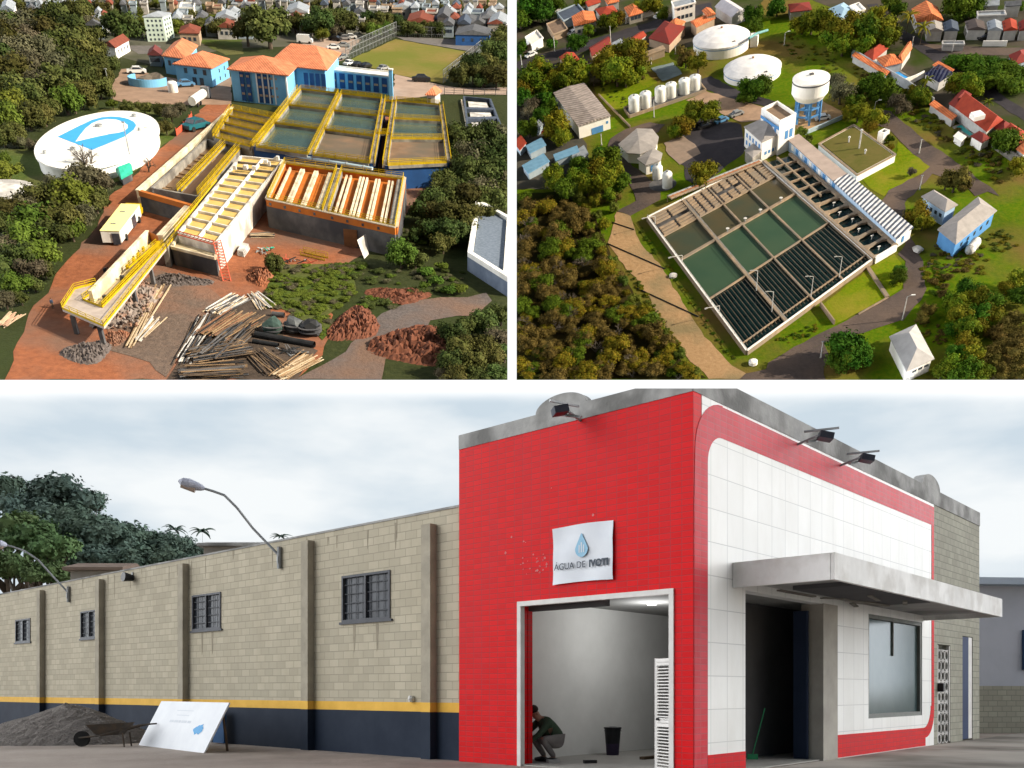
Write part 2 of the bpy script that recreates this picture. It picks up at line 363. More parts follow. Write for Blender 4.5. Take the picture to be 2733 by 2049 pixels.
def tree(pl, c, rpx, kind, label, group=None, name='tree', squash=1.0, lift=.75, cat='tree', vary=True, rw=None):
    """crown centred on picture point c with radius rpx render pixels, standing on the ground below it"""
    P0 = pl.at(c, 0); Rm = rpx / pl.ppm(P0); zc = Rm * lift * squash; p = pl.at(c, zc); Rm = rpx / pl.ppm(p); zc = Rm * lift * squash
    p = pl.at(c, zc); org = Vector((p.x, p.y, 0)); t = thing(pl, name, label, cat, org, group)
    me = CR[kind][rnd.randrange(len(CR[kind]))]
    o = bpy.data.objects.new('crown', me); COL.objects.link(o); o.parent = t; o.location = (0, 0, zc)
    o.scale = (Rm * rnd.uniform(.92, 1.1), Rm * rnd.uniform(.92, 1.1), Rm * squash * rnd.uniform(.9, 1.1)); o.rotation_euler = (0, 0, rnd.uniform(0, 6.28))
    k = bpy.data.objects.new('trunk', TR[rnd.randrange(len(TR))]); COL.objects.link(k); k.parent = t; k.location = (0, 0, zc - (.07 * zc if kind == 'palm' else 0)); hh = zc + .3
    k.scale = (Rm * (.5 if kind == 'palm' else 1), Rm * (.5 if kind == 'palm' else 1), hh); k.rotation_euler = (0, 0, rnd.uniform(0, 6.28))
    return t

def mass(pl, name, label, items):
    """growth nobody could count, joined as one object"""
    import numpy as np
    VV, LL, LS, MI, mats, n0 = [], [], [], [], [], 0; cache = {}
    for c, rpx, kind, sq in items:
        me = CR[kind][rnd.randrange(len(CR[kind]))]
        if me.name not in cache:
            a = np.empty(len(me.vertices) * 3, 'f'); me.vertices.foreach_get('co', a); l = np.empty(len(me.loops), 'i'); me.loops.foreach_get('vertex_index', l); t = np.empty(len(me.polygons), 'i'); me.polygons.foreach_get('loop_total', t); cache[me.name] = (a.reshape(-1, 3), l, t)
        a, l, t = cache[me.name]; P0 = pl.at(c, 0); r_ = rpx / pl.ppm(P0); zc = r_ * .7 * sq; p = pl.at(c, zc); an = rnd.uniform(0, 6.28); ca, sa = math.cos(an), math.sin(an)
        b = np.stack([(a[:, 0] * ca - a[:, 1] * sa) * r_ + p.x, (a[:, 0] * sa + a[:, 1] * ca) * r_ + p.y, np.maximum(a[:, 2] * r_ * sq + zc, .03)], 1)
        m = me.materials[0]
        if m not in mats: mats.append(m)
        VV.append(b); LL.append(l + n0); LS.append(t); MI.append(np.full(len(t), mats.index(m), 'i')); n0 += len(b)
    VV = np.concatenate(VV); LL = np.concatenate(LL); LS = np.concatenate(LS); MI = np.concatenate(MI)
    me = bpy.data.meshes.new(name); me.vertices.add(len(VV)); me.vertices.foreach_set('co', VV.ravel().astype('f')); me.loops.add(len(LL)); me.loops.foreach_set('vertex_index', LL.astype('i')); me.polygons.add(len(LS)); me.polygons.foreach_set('loop_start', (np.cumsum(LS) - LS).astype('i'))
    for m in mats: me.materials.append(m)
    me.polygons.foreach_set('material_index', MI); me.update(calc_edges=True); me.validate()
    o = bpy.data.objects.new(name, me); COL.objects.link(o); o.matrix_world = pl.M.copy(); return tag(o, label, kind='stuff')
def clip_all():
    """each patch of country ends at its own edge: cut whatever sticks out past it"""
    bpy.context.view_layer.update()
    def plane(pl, side):
        if side == 't': return Vector((0, -(PPY - 388.4), FPX)).normalized()
        kind, x = pl.rect
        if side == 'x':
            n = Vector((FPX, -(x - PPX), 0)) if kind == 'R' else Vector((-FPX, (x - PPX), 0))
        else:
            y = 379.9; n = Vector((0, (PPY - y), -FPX))
        return n.normalized()          # outward normal
    cnt = 0
    top_name = lambda o: top_name(o.parent) if o.parent else o.name
    for o in [o for o in SC.objects if o.type == 'MESH']:
        pl = OWN.get(o.name) or OWN.get(o.parent.name if o.parent else '') or (OWN.get(o.parent.parent.name) if o.parent and o.parent.parent else None)
        if pl is None or (pl is PC and top_name(o) != 'shopfront_building') or (pl is not PC and pl.rect is None): continue
        mw = o.matrix_world; bb = [mw @ Vector(b) - EYE for b in o.bound_box]
        need = [s for s in (('t',) if pl is PC else ('x', 'y')) if any(plane(pl, s).dot(b) > 1e-4 for b in bb)]
        if not need: continue
        me = o.data.copy() if o.data.users > 1 else o.data
        bm = bmesh.new(); bm.from_mesh(me); inv = mw.inverted(); e_l = inv @ EYE
        for s in need:
            nw = plane(pl, s); nl = (mw.to_3x3().transposed() @ nw).normalized()
            bmesh.ops.bisect_plane(bm, geom=bm.verts[:] + bm.edges[:] + bm.faces[:], plane_co=e_l, plane_no=nl, clear_outer=True)
        if len(bm.faces) == 0: bm.free(); bpy.data.objects.remove(o); continue
        bm.to_mesh(me); bm.free(); o.data = me; cnt += 1
    print('cut', cnt)
OWN = {}
def own(pl, start):
    for o in SC.objects:
        if o.parent is None and o.name not in start: OWN[o.name] = pl
def names(): return set(o.name for o in SC.objects)
# ================================================================ shared materials
mat('pane_dark', (.02, .03, .045), (.05, .06, .08), 1.5, .25, spec=.5)
leafA = mat('leaf_forest', (.026, .040, .010), (.068, .080, .024), 1.6, .8, vary=.75, spec=.04)
leafA2 = mat('leaf_dry', (.055, .054, .030), (.105, .10, .06), 2.0, .85, vary=.5, spec=.04)
leafA3 = mat('leaf_light', (.045, .075, .010), (.085, .12, .02), 1.8, .8, vary=.5, spec=.04)
leafB = mat('leaf_golden', (.042, .075, .005), (.15, .15, .010), 1.4, .8, vary=.8, spec=.04)
leafB2 = mat('leaf_rust', (.042, .038, .009), (.125, .098, .024), 1.6, .85, vary=.25, spec=.04)
leafB3 = mat('leaf_deep', (.016, .050, .004), (.06, .115, .009), 1.6, .8, vary=.4, spec=.04)
bark = mat('bark', (.10, .075, .055), (.05, .04, .03), 3, .9)
barkg = mat('bark_grey', (.12, .10, .08), (.075, .062, .05), 3, .9)
CR['broad'] = [crown_mesh('crown_broad', 20 + i, leafA, 3200, 15, leaf=.068) for i in range(5)]
CR['dry'] = [crown_mesh('crown_dry', 40 + i, leafA2, 2400, 13, leaf=.055, core=.6) for i in range(3)]
CR['light'] = [crown_mesh('crown_light', 50 + i, leafA3, 2800, 14, leaf=.066) for i in range(3)]
CR['shrub'] = [crown_mesh('crown_shrub', 60 + i, leafA3, 700, 6, leaf=.13, squash=.7) for i in range(2)]
CR['gold'] = [crown_mesh('crown_gold', 70 + i, leafB, 3000, 15, leaf=.066) for i in range(5)]
CR['rust'] = [crown_mesh('crown_rust', 80 + i, leafB2, 2300, 12, leaf=.062) for i in range(3)]
CR['deep'] = [crown_mesh('crown_deep', 90 + i, leafB3, 3000, 14, leaf=.068) for i in range(3)]
CR['bare'] = [bare_mesh('crown_bare', 95 + i, barkg) for i in range(3)]
CR['palm'] = [palm_mesh('crown_palm', 97 + i, leafB) for i in range(2)]
TR += [trunk_mesh('trunk', 100 + i, bark) for i in range(4)]

soil = mat('red_soil', (.31, .112, .052), (.19, .068, .034), .9, .95, bump=.7, detail=10, lo=.3, hi=.7, c3=(.17, .10, .072), scale3=.055)
soil2 = mat('yard_soil', (.30, .205, .15), (.22, .15, .11), .3, .95, bump=.3)
gravel = mat('grey_gravel', (.13, .11, .105), (.085, .073, .07), 1.4, .95, bump=.8, detail=10, lo=.3, hi=.7, c3=(.15, .095, .07), scale3=.07)
greyd = mat('grey_dirt', (.16, .115, .09), (.095, .072, .06), 1.1, .95, bump=.9, detail=10, lo=.3, hi=.7, c3=(.20, .11, .075), scale3=.09)
forestfl = mat('forest_floor', (.018, .026, .007), (.040, .046, .015), 1.1, .95, bump=.7, detail=10, lo=.3, hi=.7, c3=(.028, .04, .01), scale3=.03)
lawn = mat('lawn', (.035, .065, .009), (.075, .10, .018), 1.2, .95, bump=.7, detail=10, lo=.3, hi=.7, c3=(.09, .09, .03), scale3=.06)
field = mat('pitch_grass', (.16, .135, .025), (.21, .15, .055), .5, .95, bump=.3, detail=10, lo=.3, hi=.7, c3=(.12, .13, .02), scale3=.03)
asph = mat('asphalt', (.15, .14, .135), (.11, .105, .105), .5, .9, bump=.2)
pathm = mat('pink_path', (.36, .27, .22), (.28, .21, .17), .3, .9, bump=.2)
towng = mat('town_ground', (.055, .06, .035), (.10, .095, .075), .06, .95)
conc = mat('concrete', (.29, .27, .24), (.185, .175, .155), .9, .9, bump=.3, detail=9, c3=(.12, .11, .10), scale3=.3)
whites = mat('white_stained', (.70, .68, .64), (.50, .48, .45), .9, .85, detail=9, c3=(.34, .31, .28), scale3=.3)
concd = mat('concrete_dark', (.13, .125, .125), (.075, .075, .08), .5, .85, bump=.2, c3=(.05, .052, .06), scale3=.2)
cream = mat('cream_wall', (.72, .66, .50), (.58, .50, .36), .8, .8, c3=(.45, .36, .25), scale3=.3)
white = mat('white_paint', (.80, .80, .78), (.70, .70, .67), .6, .6, c3=(.6, .6, .57), scale3=.2)
whited = mat('white_weathered', (.66, .65, .63), (.45, .44, .42), .9, .7, c3=(.33, .32, .31), scale3=.35)
yellow = mat('yellow_paint', (.50, .35, .006), (.36, .24, .005), .9, .55)
blue = mat('light_blue_paint', (.17, .42, .66), (.14, .36, .58), .4, .6)
blued = mat('dark_blue_paint', (.02, .075, .23), (.018, .06, .18), .5, .6)
emb = mat('emblem_blue', (.055, .33, .70), (.05, .30, .65), .3, .55)
tile = stripe_mat('orange_tiles', (.56, .205, .105), (.42, .145, .075), .55, 0, ang=R(-33))
orange = mat('orange_primer', (.50, .155, .026), (.40, .115, .02), .6, .8, c3=(.36, .12, .03), scale3=.2)
waterA = mat('basin_water', (.055, .095, .085), (.07, .11, .10), .12, .12, spec=.5, detail=2)
mud = mat('basin_mud', (.22, .145, .095), (.16, .105, .07), .35, .6, c3=(.12, .10, .075), scale3=.12)
brownw = mat('brown_water', (.17, .095, .045), (.13, .075, .04), .2, .3, spec=.4)
wood = mat('timber', (.30, .20, .115), (.19, .125, .07), 1.2, .9, stretch=(1, 1, 1))
woodd = mat('old_timber', (.13, .095, .065), (.07, .05, .038), 1.5, .9)
steel = mat('grey_steel', (.33, .35, .36), (.25, .26, .27), 1, .5, metal=.3)
redst = mat('red_steel', (.50, .11, .06), (.38, .085, .05), 1.2, .6)
black = mat('black_plastic', (.018, .02, .022), (.03, .03, .032), 1, .35)
teal = mat('teal_sheet', (.03, .36, .25), (.025, .28, .20), 1.5, .6)
carw = mat('car_white', (.72, .73, .74), (.68, .69, .70), 1, .25, spec=.5)
carb = mat('car_black', (.015, .016, .018), (.02, .02, .022), 1, .2, spec=.5)
carg = mat('car_silver', (.36, .37, .38), (.33, .34, .35), 1, .25, spec=.5, metal=.3)
carr = mat('car_red', (.42, .03, .02), (.36, .025, .02), 1, .25, spec=.5)
carbl = mat('car_blue', (.10, .25, .45), (.09, .22, .40), 1, .25, spec=.5)
roofg = mat('roof_grey', (.11, .115, .13), (.07, .075, .085), .8, .8)
roofw = mat('roof_pale', (.30, .33, .37), (.20, .225, .26), .6, .7)
roofr = mat('roof_red', (.20, .06, .04), (.14, .045, .032), .9, .8)
roofb = mat('roof_slate', (.08, .10, .14), (.055, .07, .10), .8, .7)
wallp = [mat('plaster_a', (.30, .28, .25), (.23, .215, .195), .6, .85), mat('plaster_b', (.44, .43, .42), (.34, .335, .33), .6, .85), mat('plaster_c', (.38, .28, .20), (.30, .23, .17), .6, .85), mat('plaster_d', (.28, .34, .39), (.23, .28, .33), .6, .85)]
skin = mat('skin', (.36, .20, .14), (.30, .17, .12), 4, .6)
cloth_b = mat('blue_cloth', (.05, .07, .12), (.035, .05, .09), 4, .9)
cloth_k = mat('black_cloth', (.02, .022, .03), (.03, .03, .035), 4, .9)
hairm = mat('dark_hair', (.02, .015, .012), (.03, .02, .015), 6, .7)
tyre = mat('tyre_rubber', (.02, .02, .02), (.03, .03, .03), 2, .8)
rockm = mat('broken_rubble', (.24, .20, .175), (.15, .125, .115), 1.2, .95, c3=(.22, .12, .08), scale3=.3)

def car(pl, c, ang, m, label, s=1.0, group=None, van=False, name='parked_car', cat='car'):
    p = pl.at(c, 0); t = thing(pl, name, label, cat, p, group); ca, sa = math.cos(ang), math.sin(ang)
    X = Vector((ca, sa, 0)); Y = Vector((-sa, ca, 0)); q = lambda x, y, z: p + X * x * s + Y * y * s + Z * z * s
    L_, Wd = 2.15, .88
    prof = [(-L_, .35), (-L_, .85), (-1.25, .95), (-.75, 1.45), (.75, 1.47), (1.45, 1.0), (L_, .8), (L_, .35)] if not van else [(-L_, .35), (-L_, 1.95), (-1.9, 2.05), (1.2, 2.05), (1.7, 1.25), (L_, 1.0), (L_, .35)]
    b = MB(); n = len(prof); b.add([q(x, -Wd, z) for x, z in prof] + [q(x, Wd, z) for x, z in prof], [list(range(n)), list(range(n, 2 * n))[::-1]] + [[i, (i + 1) % n, n + (i + 1) % n, n + i] for i in range(n)])
    b.build('body', m, pl, t)
    g = MB()
    if van: g.add([q(1.24, -.8, 2.0), q(1.24, .8, 2.0), q(1.72, .8, 1.28), q(1.72, -.8, 1.28)], [[0, 1, 2, 3]])
    else:
        for y in (-Wd - .01, Wd + .01): g.add([q(-1.1, y, .98), q(-.7, y, 1.4), q(.7, y, 1.4), q(1.3, y, 1.0)], [[0, 1, 2, 3]])
        g.add([q(.80, -.75, 1.47), q(.80, .75, 1.47), q(1.44, .8, 1.04), q(1.44, -.8, 1.04)], [[0, 1, 2, 3]]); g.add([q(-.78, -.75, 1.46), q(-.78, .75, 1.46), q(-1.25, .8, 1.0), q(-1.25, -.8, 1.0)], [[0, 1, 2, 3]])
    g.build('window_glass', MT['pane_dark'], pl, t)
    for x in (-1.35, 1.35):
        for y in (-Wd, Wd): MB().tube(q(x, y - .1, .34), q(x, y + .1, .34), .34 * s, n=10).build('wheel', tyre, pl, t)
    return t
def pole(pl, base, top, label, r=.09, arm=None, cat='light pole', name='light_pole', group=None, m=None):
    b = pl.at(base, 0); h = pl.hgt(base, top); t = thing(pl, name, label, cat, b, group); m = m or steel
    MB().tube(b, b + Z * h, r, r * .65, 7).build('shaft', m, pl, t)
    MB().tube(b, b + Z * .3, r * 2.2, r * 1.8, 7).build('base', conc, pl, t)
    if arm:
        d = Vector((arm[0], arm[1], 0)); l = MB(); l.tube(b + Z * h, b + Z * (h + .4) + d, r * .6, r * .5, 6); l.build('arm', m, pl, t)
        e = b + Z * (h + .4) + d; MB().beam(e - d.normalized() * .1, e + d.normalized() * .8, .35, .18).build('lamp_head', white, pl, t)
    else: MB().beam(b + Z * (h + .05) - Vector((.3, 0, 0)), b + Z * (h + .05) + Vector((.3, 0, 0)), .3, .16).build('lamp_head', steel, pl, t)
    return t
def person(pl, p, pose, label, sc, ang, top, bottom, face=True):
    """one continuous skinned body; clothing and hair are children. pose: joints in metres"""
    t = thing(pl, 'person', label, 'person', p); rot = Matrix.Rotation(ang, 3, 'Z')
    J = pose; names_ = list(J.keys()); edges = [('pelvis', 'belly'), ('belly', 'chest'), ('chest', 'neck'), ('neck', 'head'), ('head', 'crown')]
    for s_ in 'lr': edges += [('chest', 'sho' + s_), ('sho' + s_, 'elb' + s_), ('elb' + s_, 'wri' + s_), ('wri' + s_, 'palm' + s_), ('pelvis', 'hip' + s_), ('hip' + s_, 'kne' + s_), ('kne' + s_, 'ank' + s_), ('ank' + s_, 'toe' + s_)]
    rad = dict(pelvis=.15, belly=.14, chest=.165, neck=.06, head=.095, crown=.085, sho=.075, elb=.05, wri=.035, palm=.04, hip=.105, kne=.07, ank=.048, toe=.045)
    def skinned(nm, es, k, m, par, fingers=False):
        used = []; 
        for a, b in es:
            for j in (a, b):
                if j not in used: used.append(j)
        pts = [rot @ (Vector(J[j]) * sc) for j in used]; ed = [(used.index(a), used.index(b)) for a, b in es]; rr = [rad.get(j, rad.get(j[:-1], .05)) * k * sc for j in used]
        if fingers:
            for s_ in 'lr':
                w_ = rot @ (Vector(J['wri' + s_]) * sc); h_ = rot @ (Vector(J['palm' + s_]) * sc); d = (h_ - w_).normalized(); sdv = d.cross(Z); sdv = sdv.normalized() if sdv.length > .01 else Vector((1, 0, 0)); i0 = used.index('palm' + s_)
                for k_, (off, ln) in enumerate(((-.028, .075), (-.009, .088), (.010, .082), (.029, .062), (.045, .05))):
                    a0 = h_ + sdv * off * sc + d * (.03 if k_ < 4 else -.03) * sc; a1 = a0 + d * ln * sc * .55 + (sdv * .02 * sc if k_ == 4 else Z * 0); a2 = a1 + d * ln * sc * .4 - Z * .02 * sc
                    b0 = len(pts); pts += [a0, a1, a2]; rr += [.011 * sc, .010 * sc, .008 * sc]; ed += [(i0, b0), (b0, b0 + 1), (b0 + 1, b0 + 2)]
        me = bpy.data.meshes.new(nm); me.from_pydata([tuple(v) for v in pts], ed, []); me.materials.append(m)
        o = bpy.data.objects.new(nm, me); COL.objects.link(o); o.parent = par
        md = o.modifiers.new('skin', 'SKIN'); md.use_smooth_shade = True
        for i, sv in enumerate(me.skin_vertices[0].data): sv.radius = (rr[i], rr[i]); sv.use_root = (i == 0)
        o.modifiers.new('sub', 'SUBSURF').render_levels = 2
        return o
    body = skinned('body', edges, 1.0, skin, t, True)
    rad.update(chest=.19, belly=.185, pelvis=.18, hip=.125)
    skinned('shirt', [('pelvis', 'belly'), ('belly', 'chest'), ('chest', 'neck')] + [e for s_ in 'lr' for e in (('chest', 'sho' + s_), ('sho' + s_, 'elb' + s_), ('elb' + s_, 'wri' + s_))], 1.26, top, t)
    skinned('trousers', [('pelvis', 'belly')] + [e for s_ in 'lr' for e in (('pelvis', 'hip' + s_), ('hip' + s_, 'kne' + s_), ('kne' + s_, 'ank' + s_))], 1.22, bottom, t)
    for s_ in 'lr':
        a = rot @ (Vector(J['ank' + s_]) * sc); e = rot @ (Vector(J['toe' + s_]) * sc); d = (e - a); d.z = 0; d = d.normalized(); f = Vector((a.x, a.y, e.z)) 
        o = MB().blob(Vector(p) + f + d * .09 * sc, .15 * sc, .15 * sc, .055 * sc, 3, .08).build('shoe', black, pl, t)
    hd = rot @ (Vector(J['head']) * sc); cr_ = rot @ (Vector(J['crown']) * sc); ud = (cr_ - hd).normalized(); fd = rot @ Vector(J.get('look', (0, -1, 0))); fd.normalize(); P = Vector(p)
    hb = MB(); hb.blob(P + cr_ + ud * .03 * sc - fd * .022 * sc, .105 * sc, .105 * sc, .09 * sc, 5, .05); hb.build('hair', hairm, pl, t, smooth=True)
    if face:
        side = fd.cross(ud).normalized(); f = MB(); c0 = P + lerp(hd, cr_, .45) + fd * .095 * sc
        f.blob(c0 - ud * .01 * sc + fd * .012 * sc, .018 * sc, .018 * sc, .03 * sc, 1, .05, sub=1)
        for s_ in (-1, 1): f.blob(P + lerp(hd, cr_, .4) + side * s_ * .1 * sc, .02 * sc, .02 * sc, .035 * sc, 2, .05, sub=1)
        f.build('nose_and_ears', skin, pl, t)
        ey = MB()
        for s_ in (-1, 1): ey.blob(c0 + side * s_ * .036 * sc + ud * .025 * sc - fd * .008 * sc, .013 * sc, .012 * sc, .009 * sc, 2, 0, sub=1)
        ey.blob(c0 - ud * .06 * sc - fd * .01 * sc, .028 * sc, .012 * sc, .006 * sc, 2, 0, sub=1); ey.build('eyes_and_mouth', MT['pane_dark'], pl, t)
    return t
STAND = dict(pelvis=(0, 0, .95), belly=(0, 0, 1.1), chest=(0, -.02, 1.32), neck=(0, -.02, 1.5), head=(0, -.04, 1.6), crown=(0, -.03, 1.70), shol=(-.2, 0, 1.42), shor=(.2, 0, 1.42), elbl=(-.27, .02, 1.13), elbr=(.27, .0, 1.13),
    wril=(-.27, -.1, .88), wrir=(.29, -.08, .88), palml=(-.27, -.13, .81), palmr=(.29, -.11, .81), hipl=(-.1, 0, .9), hipr=(.1, 0, .9), knel=(-.12, -.05, .5), kner=(.12, .02, .5), ankl=(-.13, .0, .09), ankr=(.14, .06, .09), toel=(-.14, -.16, .04), toer=(.15, -.1, .04))
STOOP = dict(pelvis=(0, .12, .93), belly=(0, .03, 1.06), chest=(0, -.2, 1.2), neck=(0, -.34, 1.3), head=(0, -.44, 1.34), crown=(0, -.52, 1.38), shol=(-.2, -.24, 1.26), shor=(.2, -.24, 1.26), elbl=(-.25, -.4, 1.02), elbr=(.25, -.42, 1.02),
    wril=(-.18, -.62, .93), wrir=(.2, -.64, .95), palml=(-.17, -.7, .92), palmr=(.19, -.72, .94), hipl=(-.1, .1, .9), hipr=(.1, .1, .9), knel=(-.13, -.02, .5), kner=(.13, .05, .5), ankl=(-.14, .05, .09), ankr=(.15, .14, .09), toel=(-.15, -.1, .04), toer=(.16, -.02, .04), look=(0, -.75, -.6))

# ================================================================ A : upper left, the waterworks being built
S0 = names()
A = PA
def gA():
    # bare ground of this patch, cut along the sight lines, with real thickness
    c = [A.at(p, 0) for p in ((-14, 380.2), (507.8, 380.2), (507.8, -14), (-14, -14))]
    e = Vector((0, 0, A.h)); b = [e + (v - e) * 1.06 for v in c]
    mb = MB(); mb.add(c + b, [[0, 1, 2, 3], [7, 6, 5, 4], [0, 4, 5, 1], [1, 5, 6, 2], [2, 6, 7, 3], [3, 7, 4, 0]])
    struct(mb.build('ground', forestfl, A), 'dark green undergrowth ground of the upper left site')
gA()
sheet(A, 'town_ground', ('A1 0 -80', 'A2 2180 -80', 'A2 2180 330', 'A2 1300 250', 'A2 900 300', 'A2 300 400', 'A1 2000 420', 'A1 1300 560', 'A1 1000 480', 'A1 800 330', 'A1 0 120'), .02, towng)
sheet(A, 'red_soil_yard', ('A1 1530 1180', 'A1 1290 1370', 'A1 1140 1560', 'A3 950 60', 'A3 900 200', 'A3 800 370', 'A3 640 560', 'A3 480 740', 'A3 420 900', 'A3 290 1010', 'A3 230 1150', 'A3 150 1330', 'A3 40 1656', 'A4 370 1640', 'A4 600 1430', 'A4 690 1080', 'A4 250 650', 'A4 800 650', 'A4 1150 420', 'A2 1640 1440', 'A2 1640 900', 'A2 10 1240', 'A1 1990 900', 'A1 1830 860'), .04, soil)
sheet(A, 'upper_yard', ('A1 985 720', 'A1 1050 600', 'A1 1150 590', 'A1 1300 640', 'A1 1560 690', 'A1 1830 770', 'A1 2010 660', 'A1 2010 905', 'A1 1620 910', 'A1 1080 890', 'A1 975 860'), .05, soil2)
sheet(A, 'gravel_track', ('A4 370 1636', 'A4 800 1400', 'A4 920 1260', 'A4 1110 1070', 'A4 1400 960', 'A4 1620 930', 'A4 1850 930', 'A4 2010 890', 'A4 2060 960', 'A4 1940 1090', 'A4 1760 1090', 'A4 1530 1130', 'A4 1480 1230', 'A4 1300 1330', 'A4 1170 1400', 'A4 1130 1540', 'A4 1110 1640'), .06, gravel)
sheet(A, 'grey_dirt', ('A3 1360 690', 'A3 1800 850', 'A3 1930 950', 'A3 1740 1100', 'A3 1520 1500', 'A3 1440 1630', 'A3 1300 1500', 'A3 960 1400', 'A3 930 1200', 'A3 1180 880'), .08, greyd)
sheet(A, 'bank_grass', ('A4 250 650', 'A4 800 650', 'A4 890 860', 'A4 760 1000', 'A4 650 1080', 'A4 690 1200', 'A4 600 1300', 'A4 480 1150', 'A4 200 1010', 'A4 60 1000', 'A4 120 850', 'A4 190 720'), .09, lawn)
sheet(A, 'tank_lawn', ('A1 0 1300', 'A1 330 1300', 'A1 900 940', 'A1 1480 920', 'A1 1520 1180', 'A1 1290 1360', 'A1 1140 1540', 'A1 900 1600', 'A1 0 1620'), .05, lawn)
sheet(A, 'playing_field', ('A2 1230 338', 'A2 1880 452', 'A2 1640 720', 'A2 1230 640', 'A2 800 530'), .10, field)
sheet(A, 'asphalt_court', ('A2 1230 316', 'A2 1990 345', 'A2 1910 450', 'A2 1300 345'), .11, asph)
sheet(A, 'car_park', ('A2 330 400', 'A2 640 330', 'A2 850 300', 'A2 950 320', 'A2 870 400', 'A2 800 500', 'A2 700 560', 'A2 600 450'), .08, pathm)
sheet(A, 'entrance_road', ('A2 1225 640', 'A2 1640 735', 'A2 1760 755', 'A2 2190 755', 'A2 2190 815', 'A2 1640 812', 'A2 1200 860'), .09, pathm)
sheet(A, 'town_lawn', ('A1 1690 345', 'A1 2100 345', 'A1 2110 470', 'A1 1960 480'), .07, lawn)
sheet(A, 'street', ('A1 1130 395', 'A1 1390 395', 'A1 1400 460', 'A1 1200 470', 'A1 1060 380'), .06, asph)

# ---- round covered reservoir with the drop emblem
def tankA():
    z = 2.6
    l, r_, bk, ft = A.at('A1 330 1262', z), A.at('A1 1405 1128', z), A.at('A1 905 965', z), A.at('A1 770 1452', z)
    c = (l + r_ + bk + ft) / 4; c.z = 0
    # least-squares ellipse axes in plan, kept as a true circle
    rad = sum((Vector((p.x, p.y, 0)) - c).length for p in (l, r_, bk, ft)) / 4
    t = thing(A, 'covered_reservoir', 'round white covered reservoir painted with a blue drop emblem, on the lawn', 'tank', c)
    ax = ((r_ - l) / 2, (bk - ft) / 2)
    n = 64
    def ring(k, zz): return [Vector((c.x, c.y, zz)) + (ax[0] * math.cos(6.2832 * i / n) + ax[1] * math.sin(6.2832 * i / n)) * k for i in range(n)]
    def rows(rs): 
        mb = MB(); vs = [v for r in rs for v in r]; fs = []
        for k in range(len(rs) - 1):
            for i in range(n): fs.append([k * n + i, k * n + (i + 1) % n, (k + 1) * n + (i + 1) % n, (k + 1) * n + i])
        mb.add(vs, fs); mb.poly(rs[-1]); return mb
    rows([ring(.97, 0), ring(.97, z - .35)]).build('wall', white, A, t, smooth=False)
    rows([ring(1, z - .4), ring(1.0, z), ring(.7, z + .02), ring(.3, z + .04), ring(.02, z + .05)]).build('roof', white, A, t)
    ez = z + .075
    out = ['500 1185', '800 1300', '960 1235', '1080 1185', '1160 1125', '1182 1085', '1160 1055', '1110 1030', '1040 1015', '960 1010', '880 1018', '800 1040', '690 1090']
    e = MB(); e.prism([A.at('A1 ' + p, ez) for p in out], ez - .01, ez); e.build('emblem', emb, A, t)
    inn = ['655 1228', '700 1165', '745 1110', '800 1068', '860 1043', '930 1032', '1010 1038', '1070 1058', '1108 1083', '1108 1110', '1080 1135', '1030 1150', '960 1160', '860 1180', '760 1203']
    e = MB(); e.prism([A.at('A1 ' + p, ez + .02) for p in inn], ez + .005, ez + .02); e.build('drop', white, A, t)
    for p, s_ in (('860 1100', 1.0), ('635 1300', .8), ('1165 1010', .7), ('1210 1130', .4), ('390 1330', .5)):
        q = A.at('A1 ' + p, z + .05); MB().tube(q, q + Z * .45, s_ * .75, s_ * .75, 10).build('hatch', steel, A, t)
    # second reservoir, mostly behind trees
    l, r_ = A.at('A3 -330 20', 2), A.at('A1 320 1625', 2); c2 = (l + r_) / 2; c2.z = 0; rr = (r_ - l).length / 2
    t2 = thing(A, 'covered_reservoir', 'white round reservoir half hidden behind trees at the left edge', 'tank', c2)
    MB().lathe(c2, [(rr * .98, 0), (rr * .98, 1.8)], 48).build('wall', white, A, t2); MB().lathe(c2, [(rr, 1.75), (rr, 2.1), (rr * .05, 2.5)], 48).build('roof', whited, A, t2)
tankA()

